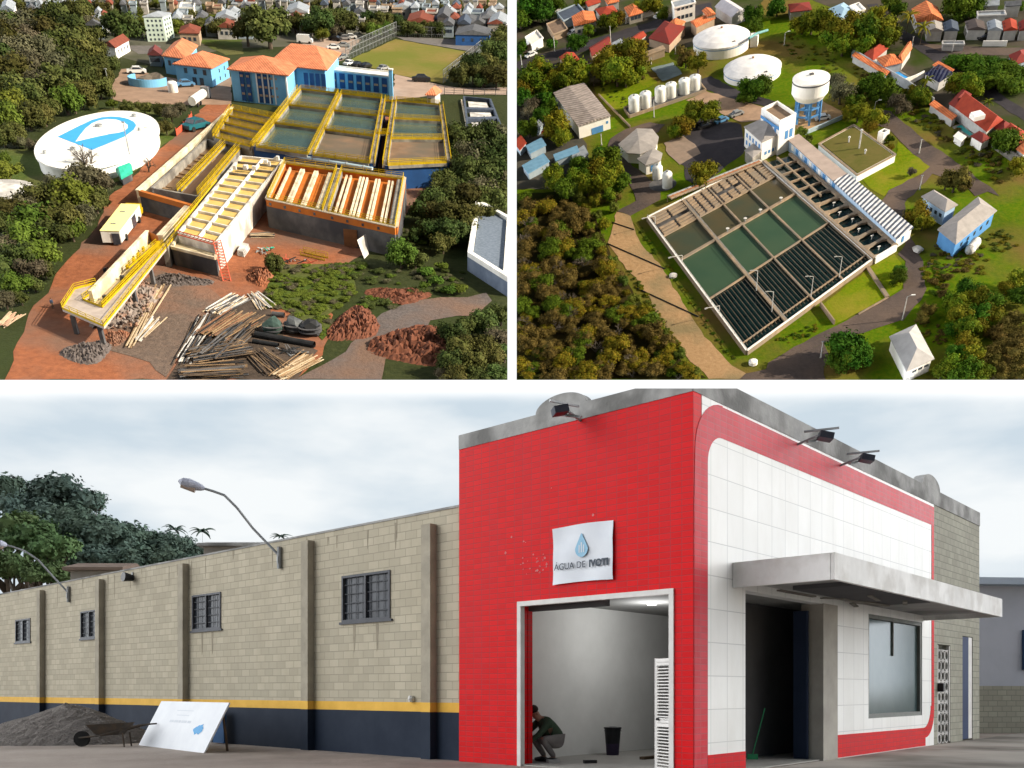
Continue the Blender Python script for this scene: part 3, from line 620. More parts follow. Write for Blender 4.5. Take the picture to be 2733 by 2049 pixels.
# ---- blue works building
def blueA():
    H1 = A.hgt('A1 2000 890', 'A1 2000 618'); 
    tl = stripe_mat('orange_tiles', (.56, .205, .105), (.42, .145, .075), .55)
    # wing in front
    wins = [(0, 5, 2, .55, H1 * .30, H1 * .1, H1 * .46, .36, .98)]
    t = house(A, 'works_building', 'large light blue works building with dark blue window bays and orange hip roofs', 'building', 'A1 1966 606', 'A2 306 660', 'A2 405 556', H1, 2.2, 'hip', blue, tl, .7)
    a, b, c = A.at('A1 1990 610', H1), A.at('A2 292 655', H1), A.at('A2 398 565', H1)
    nn = lambda p, q: Vector(((q - p).y, -(q - p).x, 0)).normalized()
    f = nn(a, b)
    def bays(a, b, us, wd, z0, z1, m, nm, off=.05):
        d = (b - a).normalized(); n_ = nn(a, b)
        for u in us:
            p = lerp(a, b, u); p = Vector((p.x, p.y, 0)) + n_ * off; mb = MB(); mb.beam(p - d * wd / 2 + Z * (z0 + z1) / 2, p + d * wd / 2 + Z * (z0 + z1) / 2, .12, z1 - z0); mb.build(nm, m, A, t)
    Wd = (b - a).length
    i0 = .7
    A0, B0 = a + (b - a).normalized() * .4 - f * -.0, b - (b - a).normalized() * .45
    sh = -f * .55
    A1_, B1_ = A0 + sh, B0 + sh
    bays(A1_, B1_, [.5 + .108 * k for k in range(5)], Wd * .075, .3, H1 - .25, blued, 'window_bay')
    bays(A1_, B1_, [.17, .285], Wd * .075, .3, H1 - .25, blued, 'window_bay')
    for zz in (H1 * .25, H1 * .52, H1 * .82):
        bays(A1_, B1_, [.5 + .108 * k for k in range(5)] + [.17, .285], Wd * .05, zz, zz + H1 * .07, wallp[2], 'window_blind', .12)
    bays(A1_, B1_, [.445 + .108 * k for k in range(6)], Wd * .022, .2, H1 - .1, white, 'mullion', .1)
    # rear wing joined to it
    e1, e2, e3 = A.at('A2 120 560', H1), A.at('A2 640 612', H1), A.at('A2 762 462', H1); d = e1 + e3 - e2; E = [e1, e2, e3, d]
    MB().prism(inset(E, .8), 0, H1 - .02).build('rear_wing', blue, A, t)
    m0, m1 = (e1 + d) / 2, (e2 + e3) / 2; r0, r1 = lerp(m0, m1, .28) + Z * 2.9, lerp(m0, m1, .70) + Z * 2.9; fz = Z * .22
    rb = MB(); rb.add([v + fz for v in (e1, e2, e3, d, r0, r1)], [[0, 1, 5, 4], [1, 2, 5], [2, 3, 4, 5], [3, 0, 4]]); rb.add(E + [v + fz for v in E], [[i, (i + 1) % 4, 4 + (i + 1) % 4, 4 + i] for i in range(4)] + [[3, 2, 1, 0]]); rb.build('rear_roof', tl, A, t)
    # porch wing between
    e1, e2, e3 = A.at('A2 415 600', H1 * .97), A.at('A2 640 622', H1 * .97), A.at('A2 668 575', H1 * .97)
    bays(A.at('A2 430 605', H1) - nn(e1, e2) * .2, A.at('A2 632 620', H1) - nn(e1, e2) * .2, [.1, .35, .6, .85], (e2 - e1).length * .16, H1 * .45, H1 * .92, blued, 'window_bay')
    # corner posts, white against the blue
    for p in (B1_,): 
        mb = MB(); q = Vector((p.x, p.y, 0)) + f * .1; mb.beam(q, q + Z * (H1 - .1), .5, .3); mb.build('corner_post', white, A, t)
    # flat-roofed annexe
    Ha = A.hgt('A2 1165 800', 'A2 1165 690') + 1.0
    t2 = house(A, 'annexe', 'long low blue annexe with a white flat roof behind the yellow walkways', 'building', 'A2 640 608', 'A2 1182 668', 'A2 1200 628', Ha, 0, 'flat', blue, white, 0, mtrim=white, parapet=.35)
    a, b = A.at('A2 640 608', Ha), A.at('A2 1182 668', Ha); d = (b - a).normalized(); n_ = nn(a, b)
    for k in range(7):
        p = lerp(a, b, .1 + .135 * k); p = Vector((p.x, p.y, 0)) + n_ * .04; mb = MB(); mb.beam(p - d * .75 + Z * Ha * .5, p + d * .75 + Z * Ha * .5, .12, Ha * .86); mb.build('window_bay', blued, A, t2)
        mb = MB(); mb.beam(p - d * .55 + Z * Ha * .5 + n_ * .07, p + d * .55 + Z * Ha * .5 + n_ * .07, .05, Ha * .12); mb.build('window_blind', wallp[2], A, t2)
    p = A.at('A2 1195 820', 0); hh = A.hgt('A2 1195 880', 'A2 1195 620')
    t3 = thing(A, 'lift_tower', 'narrow pale blue pipe tower at the end of the blue annexe', 'tower', p); q = A.at('A2 1195 860', 0)
    MB().beam(q, q + Z * hh, .9, .9).build('shaft', MT['light_blue_paint'], A, t3); MB().beam(q + Z * hh, q + Z * (hh + .25), 1.2, 1.2).build('cap', white, A, t3)
    # second building
    H2 = A.hgt('A1 1826 762', 'A1 1826 600')
    t4 = house(A, 'works_house', 'blue and white two-storey house with an orange hip roof beside the yard', 'building', 'A1 1495 560', 'A1 1836 600', 'A1 1995 516', H2, 2.0, 'hip', blue, tl, .5,
        wins=[(0, 3, 1, .9, H2 * .28, H2 * .6, 1, .15, .95), (0, 2, 1, 1.1, H2 * .4, .1, 1, .40, .8), (1, 2, 2, .6, H2 * .2, H2 * .15, H2 * .42, .3, .9)])
    house(A, 'works_house', 'orange-roofed blue wing behind the two-storey works house', 'building', 'A1 1400 488', 'A1 1620 520', 'A1 1720 400', H2 * .97, 1.8, 'hip', blue, tl, .5, wins=[(0, 3, 1, .8, H2 * .28, H2 * .5, 1, .1, .9)])
    house(A, 'kiosk', 'small kiosk with a red hip roof beside the basins', 'kiosk', 'A2 1482 822', 'A2 1580 826', 'A2 1632 790', 2.2, 1.3, 'hip', wallp[1], tl, .4, door=(0, .3, .7, 1.6, MT['pane_dark']))
    house(A, 'white_house', 'long white house with a red gable roof at the edge of the left wood', 'house', 'A1 900 395', 'A1 1000 420', 'A1 1125 350', 2.6, 1.1, 'gable', white, roofr, .3, ridge='y', wins=[(1, 4, 1, .7, .9, .9, 1, .1, .95)])
    Hp = A.hgt('A1 1420 340', 'A1 1420 130')
    house(A, 'apartment_block', 'tall pale apartment block with teal front and cream side', 'building', 'A1 1236 150', 'A1 1412 150', 'A1 1490 118', Hp, .8, 'hip', mat('plaster_mint', (.42, .50, .44), (.36, .44, .40), .5), roofw, .2,
        wins=[(0, 4, 5, .55, Hp * .09, Hp * .05, Hp * .19, .08, .96), (1, 3, 5, .8, Hp * .09, Hp * .05, Hp * .19, .1, .9)])
blueA()

# ---- elevated settling basins with yellow walkways
def basin(name, label, quad, z, cols, rows, wm, wall_t=.55, walk=1.4, depth=.5, rail=True, wallm=None, deckm=None, zb=0.0, rail_h=1.15, cat='basin', outer=True, railm=None, cdiv=None, rdiv=None):
    """quad: front-left, front-right, back-right, back-left picture points at deck height"""
    Q = [A.at(p, z) for p in quad]; org = sum(Q, Vector((0, 0, 0))) / 4; org.z = 0; t = thing(A, name, label, cat, org)
    cu = cdiv or [i / cols for i in range(cols + 1)]; rv = rdiv or [i / rows for i in range(rows + 1)]
    hw = walk / 2; Lu = (Q[1] - Q[0]).length; Lv = (Q[3] - Q[0]).length
    fl = MB(); fl.prism(inset(Q, .05), z - depth - .5, z - depth - .06); fl.build('floor', concd, A, t)
    wl = MB()
    for i in range(4): wl.beam(Vector((Q[i].x, Q[i].y, (z + zb) / 2 - .02)), Vector((Q[(i + 1) % 4].x, Q[(i + 1) % 4].y, (z + zb) / 2 - .02)), .4, z - zb - .04)
    wl.build('outer_wall', wallm or concd, A, t)
    k = 0
    for j in range(len(rv) - 1):
        for i in range(len(cu) - 1):
            u0, u1, v0, v1 = cu[i] + hw / Lu, cu[i + 1] - hw / Lu, rv[j] + hw / Lv, rv[j + 1] - hw / Lv
            c = [bil(Q, u0, v0), bil(Q, u1, v0), bil(Q, u1, v1), bil(Q, u0, v1)]
            m = wm(i, j); mb = MB(); mb.prism([c_ for c_ in c], z - depth - .04, z - depth); mb.build('water' if m is not mud else 'sludge_bed', m, A, t)
    for u in cu:
        a, b = bil(Q, u, 0), bil(Q, u, 1); mb = MB(); mb.beam(Vector((a.x, a.y, z - depth / 2)), Vector((b.x, b.y, z - depth / 2)), walk, depth); mb.build('walkway', deckm or conc, A, t)
    for v in rv:
        for i in range(len(cu) - 1):
            a, b = bil(Q, cu[i] + hw / Lu, v), bil(Q, cu[i + 1] - hw / Lu, v); mb = MB(); mb.beam(Vector((a.x, a.y, z - depth / 2 - .01)), Vector((b.x, b.y, z - depth / 2 - .01)), walk, depth); mb.build('walkway', deckm or conc, A, t)
    if rail:
        rm = railm or yellow
        for u in cu:
            for s_ in (-1, 1):
                uu = u + s_ * hw * .9 / Lu; railing(MB(), [bil(Q, uu, 0), bil(Q, uu, 1)], rail_h).build('railing', rm, A, t) if True else 0
        for v in rv:
            for s_ in (-1, 1):
                for i in range(len(cu) - 1):
                    vv = v + s_ * hw * .9 / Lv; railing(MB(), [bil(Q, cu[i] + hw / Lu, vv), bil(Q, cu[i + 1] - hw / Lu, vv)], rail_h).build('railing', rm, A, t)
    return t, Q
ZD = 4.2
basin('settling_basin', 'large raised water basin two bays wide with yellow railed walkways, nearest the blue building', ('A2 12 1262', 'A2 1028 1408', 'A2 1128 850', 'A2 402 768'), ZD, 2, 3, lambda i, j: mud if (i == 1 and j == 0) else waterA, wallm=blued, cdiv=[0, .485, 1], rdiv=[0, .36, .68, 1], walk=1.1)
basin('settling_basin', 'single column raised water basin with yellow railings, right of the dark gap', ('A2 1140 1425', 'A2 1690 1400', 'A2 1622 905', 'A2 1222 868'), ZD, 1, 3, lambda i, j: mud if j == 0 else waterA, wallm=blued, rdiv=[0, .36, .68, 1], walk=1.1)
basin('mixing_channel', 'narrow baffled channels with yellow railings left of the water basins', ('O 462 296', 'O 545 318', 'O 600 256', 'O 500 236'), ZD - .3, 1, 4, lambda i, j: brownw, wallm=conc, walk=.8, rail_h=1.2)
def links():
    for a, b, nm in (('A2 1098 985', 'A2 1185 992', 0), ('A2 1065 1150', 'A2 1175 1155', 0), ('A2 1140 870', 'A2 1222 875', 0)):
        p, q = A.at(a, ZD), A.at(b, ZD); t = thing(A, 'footbridge', ('yellow railed footbridge crossing the rear of the dark gap between basins', 'yellow railed footbridge crossing the front of the dark gap between basins', 'yellow railed footbridge behind the dark gap, near the pipe tower')[('A2 1098 985', 'A2 1065 1150', 'A2 1140 870').index(a)], 'footbridge', p)
        MB().beam(p - Z * .15, q - Z * .15, 1.0, .25).build('deck', conc, A, t)
        for s_ in (-.5, .5):
            d = Vector((0, s_, 0)); railing(MB(), [p + d, q + d], 1.1).build('railing', yellow, A, t)
    # pale blue pipe along the front of the basins
    p, q = A.at('A2 20 1285', ZD - .6), A.at('A2 1030 1455', ZD - .6); t = thing(A, 'water_main', 'pale blue water main running along the front of the raised basins', 'pipe', p)
    MB().tube(p, q, .32, .32, 10).build('pipe', mat('pipe_blue', (.40, .52, .58), (.34, .45, .52), .6), A, t)
    for k in range(7):
        c = lerp(p, q, (k + .5) / 7); MB().tube(c - (q - p).normalized() * .12, c + (q - p).normalized() * .12, .42, .42, 10).build('flange', steel, A, t)
    # dry ground wall right
links()

# ---- orange filter block
def orangeA():
    z = 4.4; quad = ('A4 122 84', 'A4 1232 330', 'A2 1305 1532', 'A2 272 1400'); Q = [A.at(p, z) for p in quad]
    org = sum(Q, Vector((0, 0, 0))) / 4; org.z = 0; t = thing(A, 'filter_block', 'open filter block with orange floors, white troughs and yellow railings', 'basin', org)
    dep = 1.0
    mb = MB(); mb.prism(inset(Q, .33), 0, z - dep); mb.build('floor', orange, A, t)
    low = MB(); Qo = Q
    lo = MB()
    for i in range(4):
        a, b = Q[i], Q[(i + 1) % 4]; lo.beam(Vector((a.x, a.y, (z - 1.05) / 2)), Vector((b.x, b.y, (z - 1.05) / 2)), .62, z - 1.05)
    lo.build('lower_wall', concd, A, t)
    up = MB()
    for i in range(4):
        a, b = Q[i], Q[(i + 1) % 4]; up.beam(Vector((a.x, a.y, z - .52)), Vector((b.x, b.y, z - .52)), .5, 1.04)
    up.build('upper_wall', orange, A, t)
    cap = MB(); 
    for i in range(4): a, b = Q[i], Q[(i + 1) % 4]; cap.beam(a + Z * .05, b + Z * .05, .7, .14)
    cap.build('coping', mat('coping', (.50, .44, .33), (.40, .34, .26), .8), A, t)
    L1 = (Q[1] - Q[0]).length; dv = (Q[1] - Q[0]).normalized(); nf = Vector((dv.y, -dv.x, 0))
    for k in range(8):
        c = lerp(Q[0], Q[1], .03 + .118 * k + (.02 if k > 3 else 0)) - Z * .6 + nf * .22; MB().beam(c - dv * .22, c + dv * .22, .12, .42).build('drain_hole', MT['pane_dark'], A, t)
    u0, u1 = .44, .49
    d = MB(); d.prism([bil(Q, u0, 0), bil(Q, u1, 0), bil(Q, u1, 1), bil(Q, u0, 1)], z - dep, z + .03); d.build('walkway', conc, A, t)
    for u in [.055, .15, .17, .265, .285, .385, .405] + [.53, .565, .645, .67, .70, .775, .80, .88, .91]:
        a, b = bil(Q, u, .05), bil(Q, u, .94); mb = MB(); mb.beam(Vector((a.x, a.y, z - .55)), Vector((b.x, b.y, z - .55)), .34, .5); mb.build('trough', cream, A, t)
    for u in (u0 + .003, u1 - .003, .995, .005): railing(MB(), [bil(Q, u, 0), bil(Q, u, 1)], 1.15).build('railing', yellow, A, t)
    for v in (.995, .955, .01):
        for (ua, ub) in ((.005, u0), (u1, .995)): railing(MB(), [bil(Q, ua, v), bil(Q, ub, v)], 1.15).build('railing', yellow, A, t)
    # side channel right of it
    R_ = [bil(Q, .945, 0), bil(Q, .99, 0), bil(Q, .99, 1), bil(Q, .945, 1)]; MB().prism(R_, z - 1.0, z - .1).build('side_channel', conc, A, t)
orangeA()

# ---- left unfinished basin with planks
def leftA():
    z = 3.2; Q = [A.at(p, z) for p in ('O 328 405', 'O 432 424', 'O 520 318', 'O 446 300')]; org = sum(Q, Vector((0, 0, 0))) / 4; org.z = 0
    t = thing(A, 'unfinished_basin', 'unfinished concrete basin of muddy brown water with a yellow railed walkway, right of the lane', 'basin', org)
    MB().prism(inset(Q, .2), 0, z - 1.3).build('floor', brownw, A, t)
    w = MB()
    for i in range(4): a, b = Q[i], Q[(i + 1) % 4]; w.beam(Vector((a.x, a.y, z / 2)), Vector((b.x, b.y, z / 2)), .5, z)
    w.build('wall', conc, A, t)
    for (p, q) in ((.55, .55), (.97, .97)):
        a, b = bil(Q, p, .02), bil(Q, q, .98); MB().beam(a - Z * .1, b - Z * .1, .9, .2).build('walkway', conc, A, t)
        for s_ in (-1, 1): dd = (Q[1] - Q[0]).normalized() * .42 * s_; railing(MB(), [a + dd, b + dd], 1.2).build('railing', yellow, A, t)
    r = random.Random(4)
    for k in range(16):
        u, v = r.uniform(.06, .48), r.uniform(.08, .9); c = bil(Q, u, v); d = ((Q[1] - Q[0]).normalized() if r.random() < .7 else (Q[3] - Q[0]).normalized()) * r.uniform(.7, 1.8)
        tag(MB().beam(Vector((c.x, c.y, z - 1.2)) - d, Vector((c.x, c.y, z - 1.2)) + d, r.uniform(.4, 1.0), .12).build('plank', wood, A), 'loose timber plank lying in the unfinished muddy basin', 'plank', 'planks in the unfinished basin')
    # long cream wall beside the lane
    a, b = A.at('O 296 410', 2.6), A.at('O 502 230', 2.6); w = thing(A, 'lane_wall', 'long cream wall running beside the red soil lane', 'wall', a)
    MB().beam(Vector((a.x, a.y, 1.25)), Vector((b.x, b.y, 1.25)), .45, 2.5).build('wall_body', cream, A, w); MB().beam(Vector((a.x, a.y, 2.56)), Vector((b.x, b.y, 2.56)), .7, .12).build('coping', cream, A, w)
    a, b = A.at('A3 1215 10', 3.2), A.at('A3 1700 145', 3.2); w = thing(A, 'orange_beam_wall', 'dark wall with an orange painted top behind the parked yellow lorry', 'wall', a)
    MB().beam(Vector((a.x, a.y, 1.2)), Vector((b.x, b.y, 1.2)), .5, 2.4).build('wall_body', concd, A, w); MB().beam(Vector((a.x, a.y, 2.8)), Vector((b.x, b.y, 2.8)), .8, .8).build('beam', orange, A, w)
    a, b = A.at('A3 1640 132', 3.0), A.at('A3 1385 400', 3.0); w = thing(A, 'pit_wall', 'pale concrete wall with a bright top between the lorry pit and the cell block', 'wall', a)
    MB().beam(Vector((a.x, a.y, 1.45)), Vector((b.x, b.y, 1.45)), .9, 2.9).build('wall_body', cream, A, w); MB().beam(Vector((a.x, a.y, 2.96)), Vector((b.x, b.y, 2.96)), 1.1, .12).build('coping', cream, A, w)
leftA()

# ---- block of cream cells
def cellsA():
    z = 4.0; Q = [A.at(p, z) for p in ('A3 1552 372', 'A3 1872 462', 'O 612 345', 'O 520 336')]; org = sum(Q, Vector((0, 0, 0))) / 4; org.z = 0
    t = thing(A, 'cell_block', 'long white block of small cream cells, open at the top', 'basin', org)
    MB().prism(inset(Q, .2), .6, z - .42).build('floor', mat('cell_floor', (.62, .42, .14), (.50, .34, .11), .5), A, t)
    w = MB()
    for i in range(4): a, b = Q[i], Q[(i + 1) % 4]; w.beam(Vector((a.x, a.y, z / 2)), Vector((b.x, b.y, z / 2)), .4, z)
    w.build('wall', whites, A, t)
    a, b = bil(Q, .52, .01), bil(Q, .52, .99); MB().beam(a - Z * .3, b - Z * .3, .35, .56).build('divider', white, A, t)
    for k in range(1, 12):
        v = k / 12; a, b = bil(Q, .02, v), bil(Q, .98, v); m = whites if k < 9 else conc
        MB().beam(a - Z * .3, b - Z * .3, .3, .53).build('partition', m, A, t)
    r = random.Random(2)
    for k in range(7):
        c = bil(Q, r.uniform(.1, .9), r.uniform(.78, .99)); MB().beam(c + Z * .1, c + Z * r.uniform(.5, 1.0), r.uniform(.4, 1.0), r.uniform(.4, .9)).build('valve_box', whited, A, t)
    railing(MB(), [bil(Q, .0, .0) + Vector((-.6, 0, 0)), bil(Q, .0, .62) + Vector((-.6, 0, 0))], 1.1).build('railing', yellow, A, t)
    # dark chamber in front
    z2 = 2.6; C = [A.at(p, z2) for p in ('A3 1490 505', 'A3 1870 600', 'A3 1890 480', 'A3 1560 400')]; o2 = sum(C, Vector((0, 0, 0))) / 4; o2.z = 0
    t = thing(A, 'inlet_chamber', 'dark concrete inlet chamber with a pale rim under the red beam', 'tank', o2)
    MB().prism(C, 0, z2 - .25).build('wall', concd, A, t); q = MB()
    for i in range(4): a, b = C[i], C[(i + 1) % 4]; q.beam(a, b, .35, .4)
    q.build('rim', cream, A, t); MB().prism(inset(C, .3), z2 - .25, z2 - .12).build('cover', mat('cell_floor'[:9] + '_b', (.5, .42, .27), (.4, .33, .2), .6), A, t)
    # red steel ladder tower and beam
    p, q = A.at('A3 1972 800', 0), A.at('A3 1880 440', 4.3); t = thing(A, 'ladder_tower', 'red steel ladder tower leaning up to the cell block', 'ladder', p)
    sv = Vector((.55, .1, 0))
    for s_ in (-1, 1): MB().beam(p + sv * s_, q + sv * s_, .16, .16).build('rail', redst, A, t)
    g = MB()
    for k in range(14): c = lerp(p, q, k / 14); c2_ = lerp(p, q, (k + 1) / 14); g.beam(c - sv, c + sv, .09, .09); g.beam(c - sv, c2_ + sv, .06, .06)
    g.build('rungs', redst, A, t)
    a, b = A.at('A3 1550 385', 4.15), A.at('A3 1872 475', 4.15); d = Vector((0, -.45, 0)); t = thing(A, 'gantry_beam', 'red lattice beam across the near end of the cell block', 'beam', a)
    for zz in (0, .55): MB().beam(a + d + Z * zz, b + d + Z * zz, .14, .12).build('chord', redst, A, t)
    g = MB()
    for k in range(10): g.beam(lerp(a, b, k / 10) + d, lerp(a, b, (k + 1) / 10) + d + Z * .55, .07, .07)
    g.build('lattice', redst, A, t)
cellsA()

# ---- long elevated inlet flume with platform
def flumeA():
    z = 2.7; P = lambda p, zz=z: A.at(p, zz)
    t = thing(A, 'inlet_flume', 'raised inlet flume with a yellow railed platform at its near end', 'flume', A.at('A3 900 1100', 0))
    deck = ['A3 540 1040', 'A3 900 1195', 'A3 1452 500', 'A3 1420 470', 'A3 890 1030', 'A3 720 965', 'A3 800 900', 'A3 835 822', 'A3 650 870']
    MB().prism([P(p) for p in deck], z - .3, z).build('deck', mat('deck_concrete', (.42, .36, .32), (.33, .28, .25), .7), A, t)
    rl = [['A3 835 822', 'A3 650 870', 'A3 540 1040', 'A3 900 1195', 'A3 1452 500'], ['A3 1420 480', 'A3 890 1030', 'A3 720 965', 'A3 800 905', 'A3 840 880'], ['A3 1360 480', 'A3 1120 690']]
    for l in rl: railing(MB(), [P(p) for p in l], 1.0, 1.6).build('railing', yellow, A, t)
    # trough walls
    a0, a1, b0, b1 = P('A3 790 925', z), P('A3 1285 395', z), P('A3 885 985', z), P('A3 1375 440', z)
    MB().beam(a0 - Z * .3, a1 - Z * .3, .5, 1.9).build('trough_wall', cream, A, t)
    MB().beam(b0 - Z * .6, b1 - Z * .6, .35, 1.0).build('trough_wall', yellow, A, t)
    MB().prism([a0, b0, b1, a1], z - 1.3, z - .95).build('trough_floor', mat('flume_floor', (.55, .47, .33), (.45, .38, .26), .5), A, t)
    MB().poly([lerp(a1, b1, 0) - Z * .9, b1 - Z * .9, b1 + Z * .6, a1 + Z * .6]).build('end_plate', orange, A, t)
    sp = [lerp(a0, a1, u) for u in (.20, .36)]; nn = (b0 - a0).normalized()
    MB().beam(sp[0] + nn * .27 - Z * .3, sp[1] + nn * .27 - Z * .3, .06, 1.5).build('turquoise_panel', mat('turquoise', (.02, .45, .48), (.015, .36, .42), .8), A, t)
    for u in (.5, .62, .7, .8): 
        c = lerp(a0, b0, .5); c2_ = lerp(a1, b1, .5); q = lerp(c, c2_, u); MB().beam(q - Z * .4, q + Z * .2, .7, .2).build('gate_plate', yellow, A, t)
    for p in ('A3 620 1075', 'A3 860 1180', 'A3 1150 850', 'A3 1300 660', 'A3 900 900', 'A3 1050 730', 'A3 1200 560'):
        c = P(p, z); MB().beam(Vector((c.x, c.y, 0)), Vector((c.x, c.y, z - .3)), .5, .5).build('column', concd, A, t)
    # narrow gutter continuing to the cells
    a, b = P('A3 1430 500', 2.9), P('A3 1700 160', 2.9); t2 = thing(A, 'walk_gutter', 'narrow yellow railed gutter climbing beside the cell block', 'walkway', a)
    MB().beam(Vector((a.x, a.y, 1.4)), Vector((b.x, b.y, 1.4)), .8, 2.8).build('base', conc, A, t2)
    for s_ in (.4,): railing(MB(), [a + Vector((s_, 0, 0)), b + Vector((s_, 0, 0))], 1.0, 1.6).build('railing', yellow, A, t2)
flumeA()

# ---- lorry, people, site things
def siteA():
    h = A.hgt('A3 1050 495', 'A3 1032 362'); Q = [A.at(p, h) for p in ('A3 868 358', 'A3 1034 362', 'A3 1208 132', 'A3 1052 125')]; o_ = sum(Q, Vector((0, 0, 0))) / 4; o_.z = 0
    t = thing(A, 'site_lorry', 'white box lorry with a cream yellow roof parked in the dark pit', 'lorry', o_)
    MB().prism(Q, .5, h - .06).build('box_body', white, A, t); MB().prism(inset(Q, -.06), h - .06, h).build('box_roof', mat('cream_roof', (.80, .72, .30), (.74, .66, .28), .6), A, t)
    f = MB(); a, b = Q[0], Q[1]; d = (b - a); n_ = Vector((d.y, -d.x, 0)).normalized()
    c0, c1 = lerp(a, b, .56), lerp(a, b, .95); MB().beam(Vector((c0.x, c0.y, h * .47)) + n_ * .04, Vector((c1.x, c1.y, h * .47)) + n_ * .04, .1, h * .72).build('rear_door', MT['pane_dark'], A, t)
    c0, c1 = lerp(Q[1], Q[2], .55), lerp(Q[1], Q[2], .72); n2 = Vector(((Q[2] - Q[1]).y, -(Q[2] - Q[1]).x, 0)).normalized(); MB().beam(Vector((c0.x, c0.y, h * .5)) + n2 * .04, Vector((c1.x, c1.y, h * .5)) + n2 * .04, .1, h * .7).build('side_door', MT['pane_dark'], A, t)
    e = [lerp(Q[3], Q[2], .1), lerp(Q[3], Q[2], .95)]; v = (Q[3] - Q[0]).normalized(); cab = [e[0] + v * .15, e[1] + v * .15, e[1] + v * 2.3, e[0] + v * 2.3]
    cb = MB(); cb.prism(cab, .5, h * .55); cb.prism([cab[0], cab[1], lerp(cab[1], cab[2], .75), lerp(cab[0], cab[3], .75)], h * .55, h * .86); cb.build('cab', yellow, A, t)
    MB().beam(lerp(cab[0], cab[3], .78) * 1 + Z * (h * .7 - cab[0].z), lerp(cab[1], cab[2], .78) + Z * (h * .7 - cab[1].z), .08, h * .25).build('windscreen', MT['pane_dark'], A, t)
    for s_, k in ((0, .2), (1, .2), (0, .85), (1, .85)):
        c = lerp(Q[s_], Q[3 - s_], k); c = Vector((c.x, c.y, .5)); d2 = (Q[1] - Q[0]).normalized(); MB().tube(c - d2 * .2, c + d2 * .2, .5, n=12).build('wheel', tyre, A, t)
    for p in ('A3 1065 195', 'A3 985 300'): c = A.at(p, h); MB().beam(c + Z * .06 - Vector((.4, 0, 0)), c + Z * .06 + Vector((.4, 0, 0)), .35, .1).build('roof_vent', steel, A, t)
    sc = 1.35 / 1.72
    person(A, A.at('A3 462 1034', 0), STAND, 'person in a dark blue top standing on the red soil left of the platform', sc, R(60), cloth_b, woodd)
    person(A, A.at('A3 925 765', 0), STOOP, 'person in black stooping beside the raised flume', sc * 1.35, R(75), cloth_k, cloth_k)
    # tall poles
    pole(A, 'A1 1152 1470', 'A1 1060 1062', 'tall thin pole in front of the emblem reservoir', .12)
    pole(A, 'A1 968 856', 'A1 921 600', 'tall grey lamp pole beside the left wood', .11)
    pole(A, 'A2 722 300', 'A2 722 150', 'slender mast standing by the car park trees', .12)
    pole(A, 'A3 1362 190', 'A3 1350 -10', 'thin pole standing in the lorry pit', .05)
    # green covered box
    Q = [A.at(p, 0) for p in ('A1 1075 1615', 'A1 1155 1570', 'A1 1150 1530', 'A1 1035 1560')]; c = sum(Q, Vector((0, 0, 0))) / 4
    t = thing(A, 'covered_skip', 'green tarpaulin covered box at the foot of the tall pole', 'skip', c); Q2 = [c + (q - c) * 1.0 for q in Q]; hh = A.hgt('A1 1075 1615', 'A1 1060 1520')
    MB().prism(Q2, .1, hh * .8).build('body', concd, A, t); b = MB(); b.prism(inset(Q2, -.25), hh * .7, hh); rr = (Q2[3] + Q2[0]) / 2, (Q2[1] + Q2[2]) / 2
    b.add([v_ + Z * hh for v_ in inset(Q2, -.25)] + [rr[0] + Z * (hh + .9), rr[1] + Z * (hh + .9)], [[0, 1, 5, 4], [2, 3, 4, 5], [1, 2, 5], [3, 0, 4]]); b.build('tarpaulin', teal, A, t)
    # round blue part-built tank with soil heap and yard items
    c = A.at('A1 1290 730', 0); t = thing(A, 'ring_tank', 'open round blue tank wall half filled with soil in the upper yard', 'tank', c); n = 40; ra = (A.at('A1 1440 740', 0) - A.at('A1 1110 760', 0)).length / 2
    mb = MB(); 
    for i in range(28):
        t0, t1 = R(150 + i * 7.6), R(150 + (i + 1) * 7.6); f = lambda a_, r_: c + Vector((math.cos(a_) * r_, math.sin(a_) * r_, 0)); mb.prism([f(t0, ra), f(t1, ra), f(t1, ra - .3), f(t0, ra - .3)], 0, 1.7)
    mb.build('wall', blue, A, t)
    tag(MB().blob(c + Vector((.3, 2.5, 0)), ra * .75, ra * .7, 1.9, 8, .3, floor=0).build('soil_heap', mat('tank_soil', (.16, .13, .10), (.10, .085, .07), .8, bump=.5), A), 'grey brown soil heap inside the round blue tank', 'soil heap')
    car(A, 'A1 1190 640', R(20), carw, 'white car parked at the far end of the upper yard', 1.15)
    car(A, 'A1 1610 752', R(35), carbl, 'pale blue car parked against the two-storey works house', 1.1)
    c = A.at('A1 1505 800', 0); t = thing(A, 'water_tank', 'white upright water tank standing in the upper yard', 'tank', c); MB().lathe(c, [(1.2, 0), (1.2, 2.0), (.9, 2.3), (.3, 2.45)], 20).build('shell', white, A, t); MB().lathe(c + Z * 2.4, [(.4, 0), (.4, .15)], 12).build('lid', steel, A, t)
    p, q = A.at('A1 1665 880', 1.4), A.at('A1 1800 785', 1.4); d = (q - p).normalized(); t = thing(A, 'tanker_lorry', 'white tanker lorry parked by the corner of the blue building', 'lorry', (p + q) / 2 - Z * 1.4)
    MB().tube(p, lerp(p, q, .72), .95, .95, 14).build('tank', white, A, t); cc = lerp(p, q, .88); MB().beam(cc - d * .9, cc + d * .9, 1.9, 2.2).build('cab', carg, A, t); MB().beam(cc + d * .85 + Z * .4, cc + d * .93 + Z * .4, 1.7, .8).build('windscreen', MT['pane_dark'], A, t)
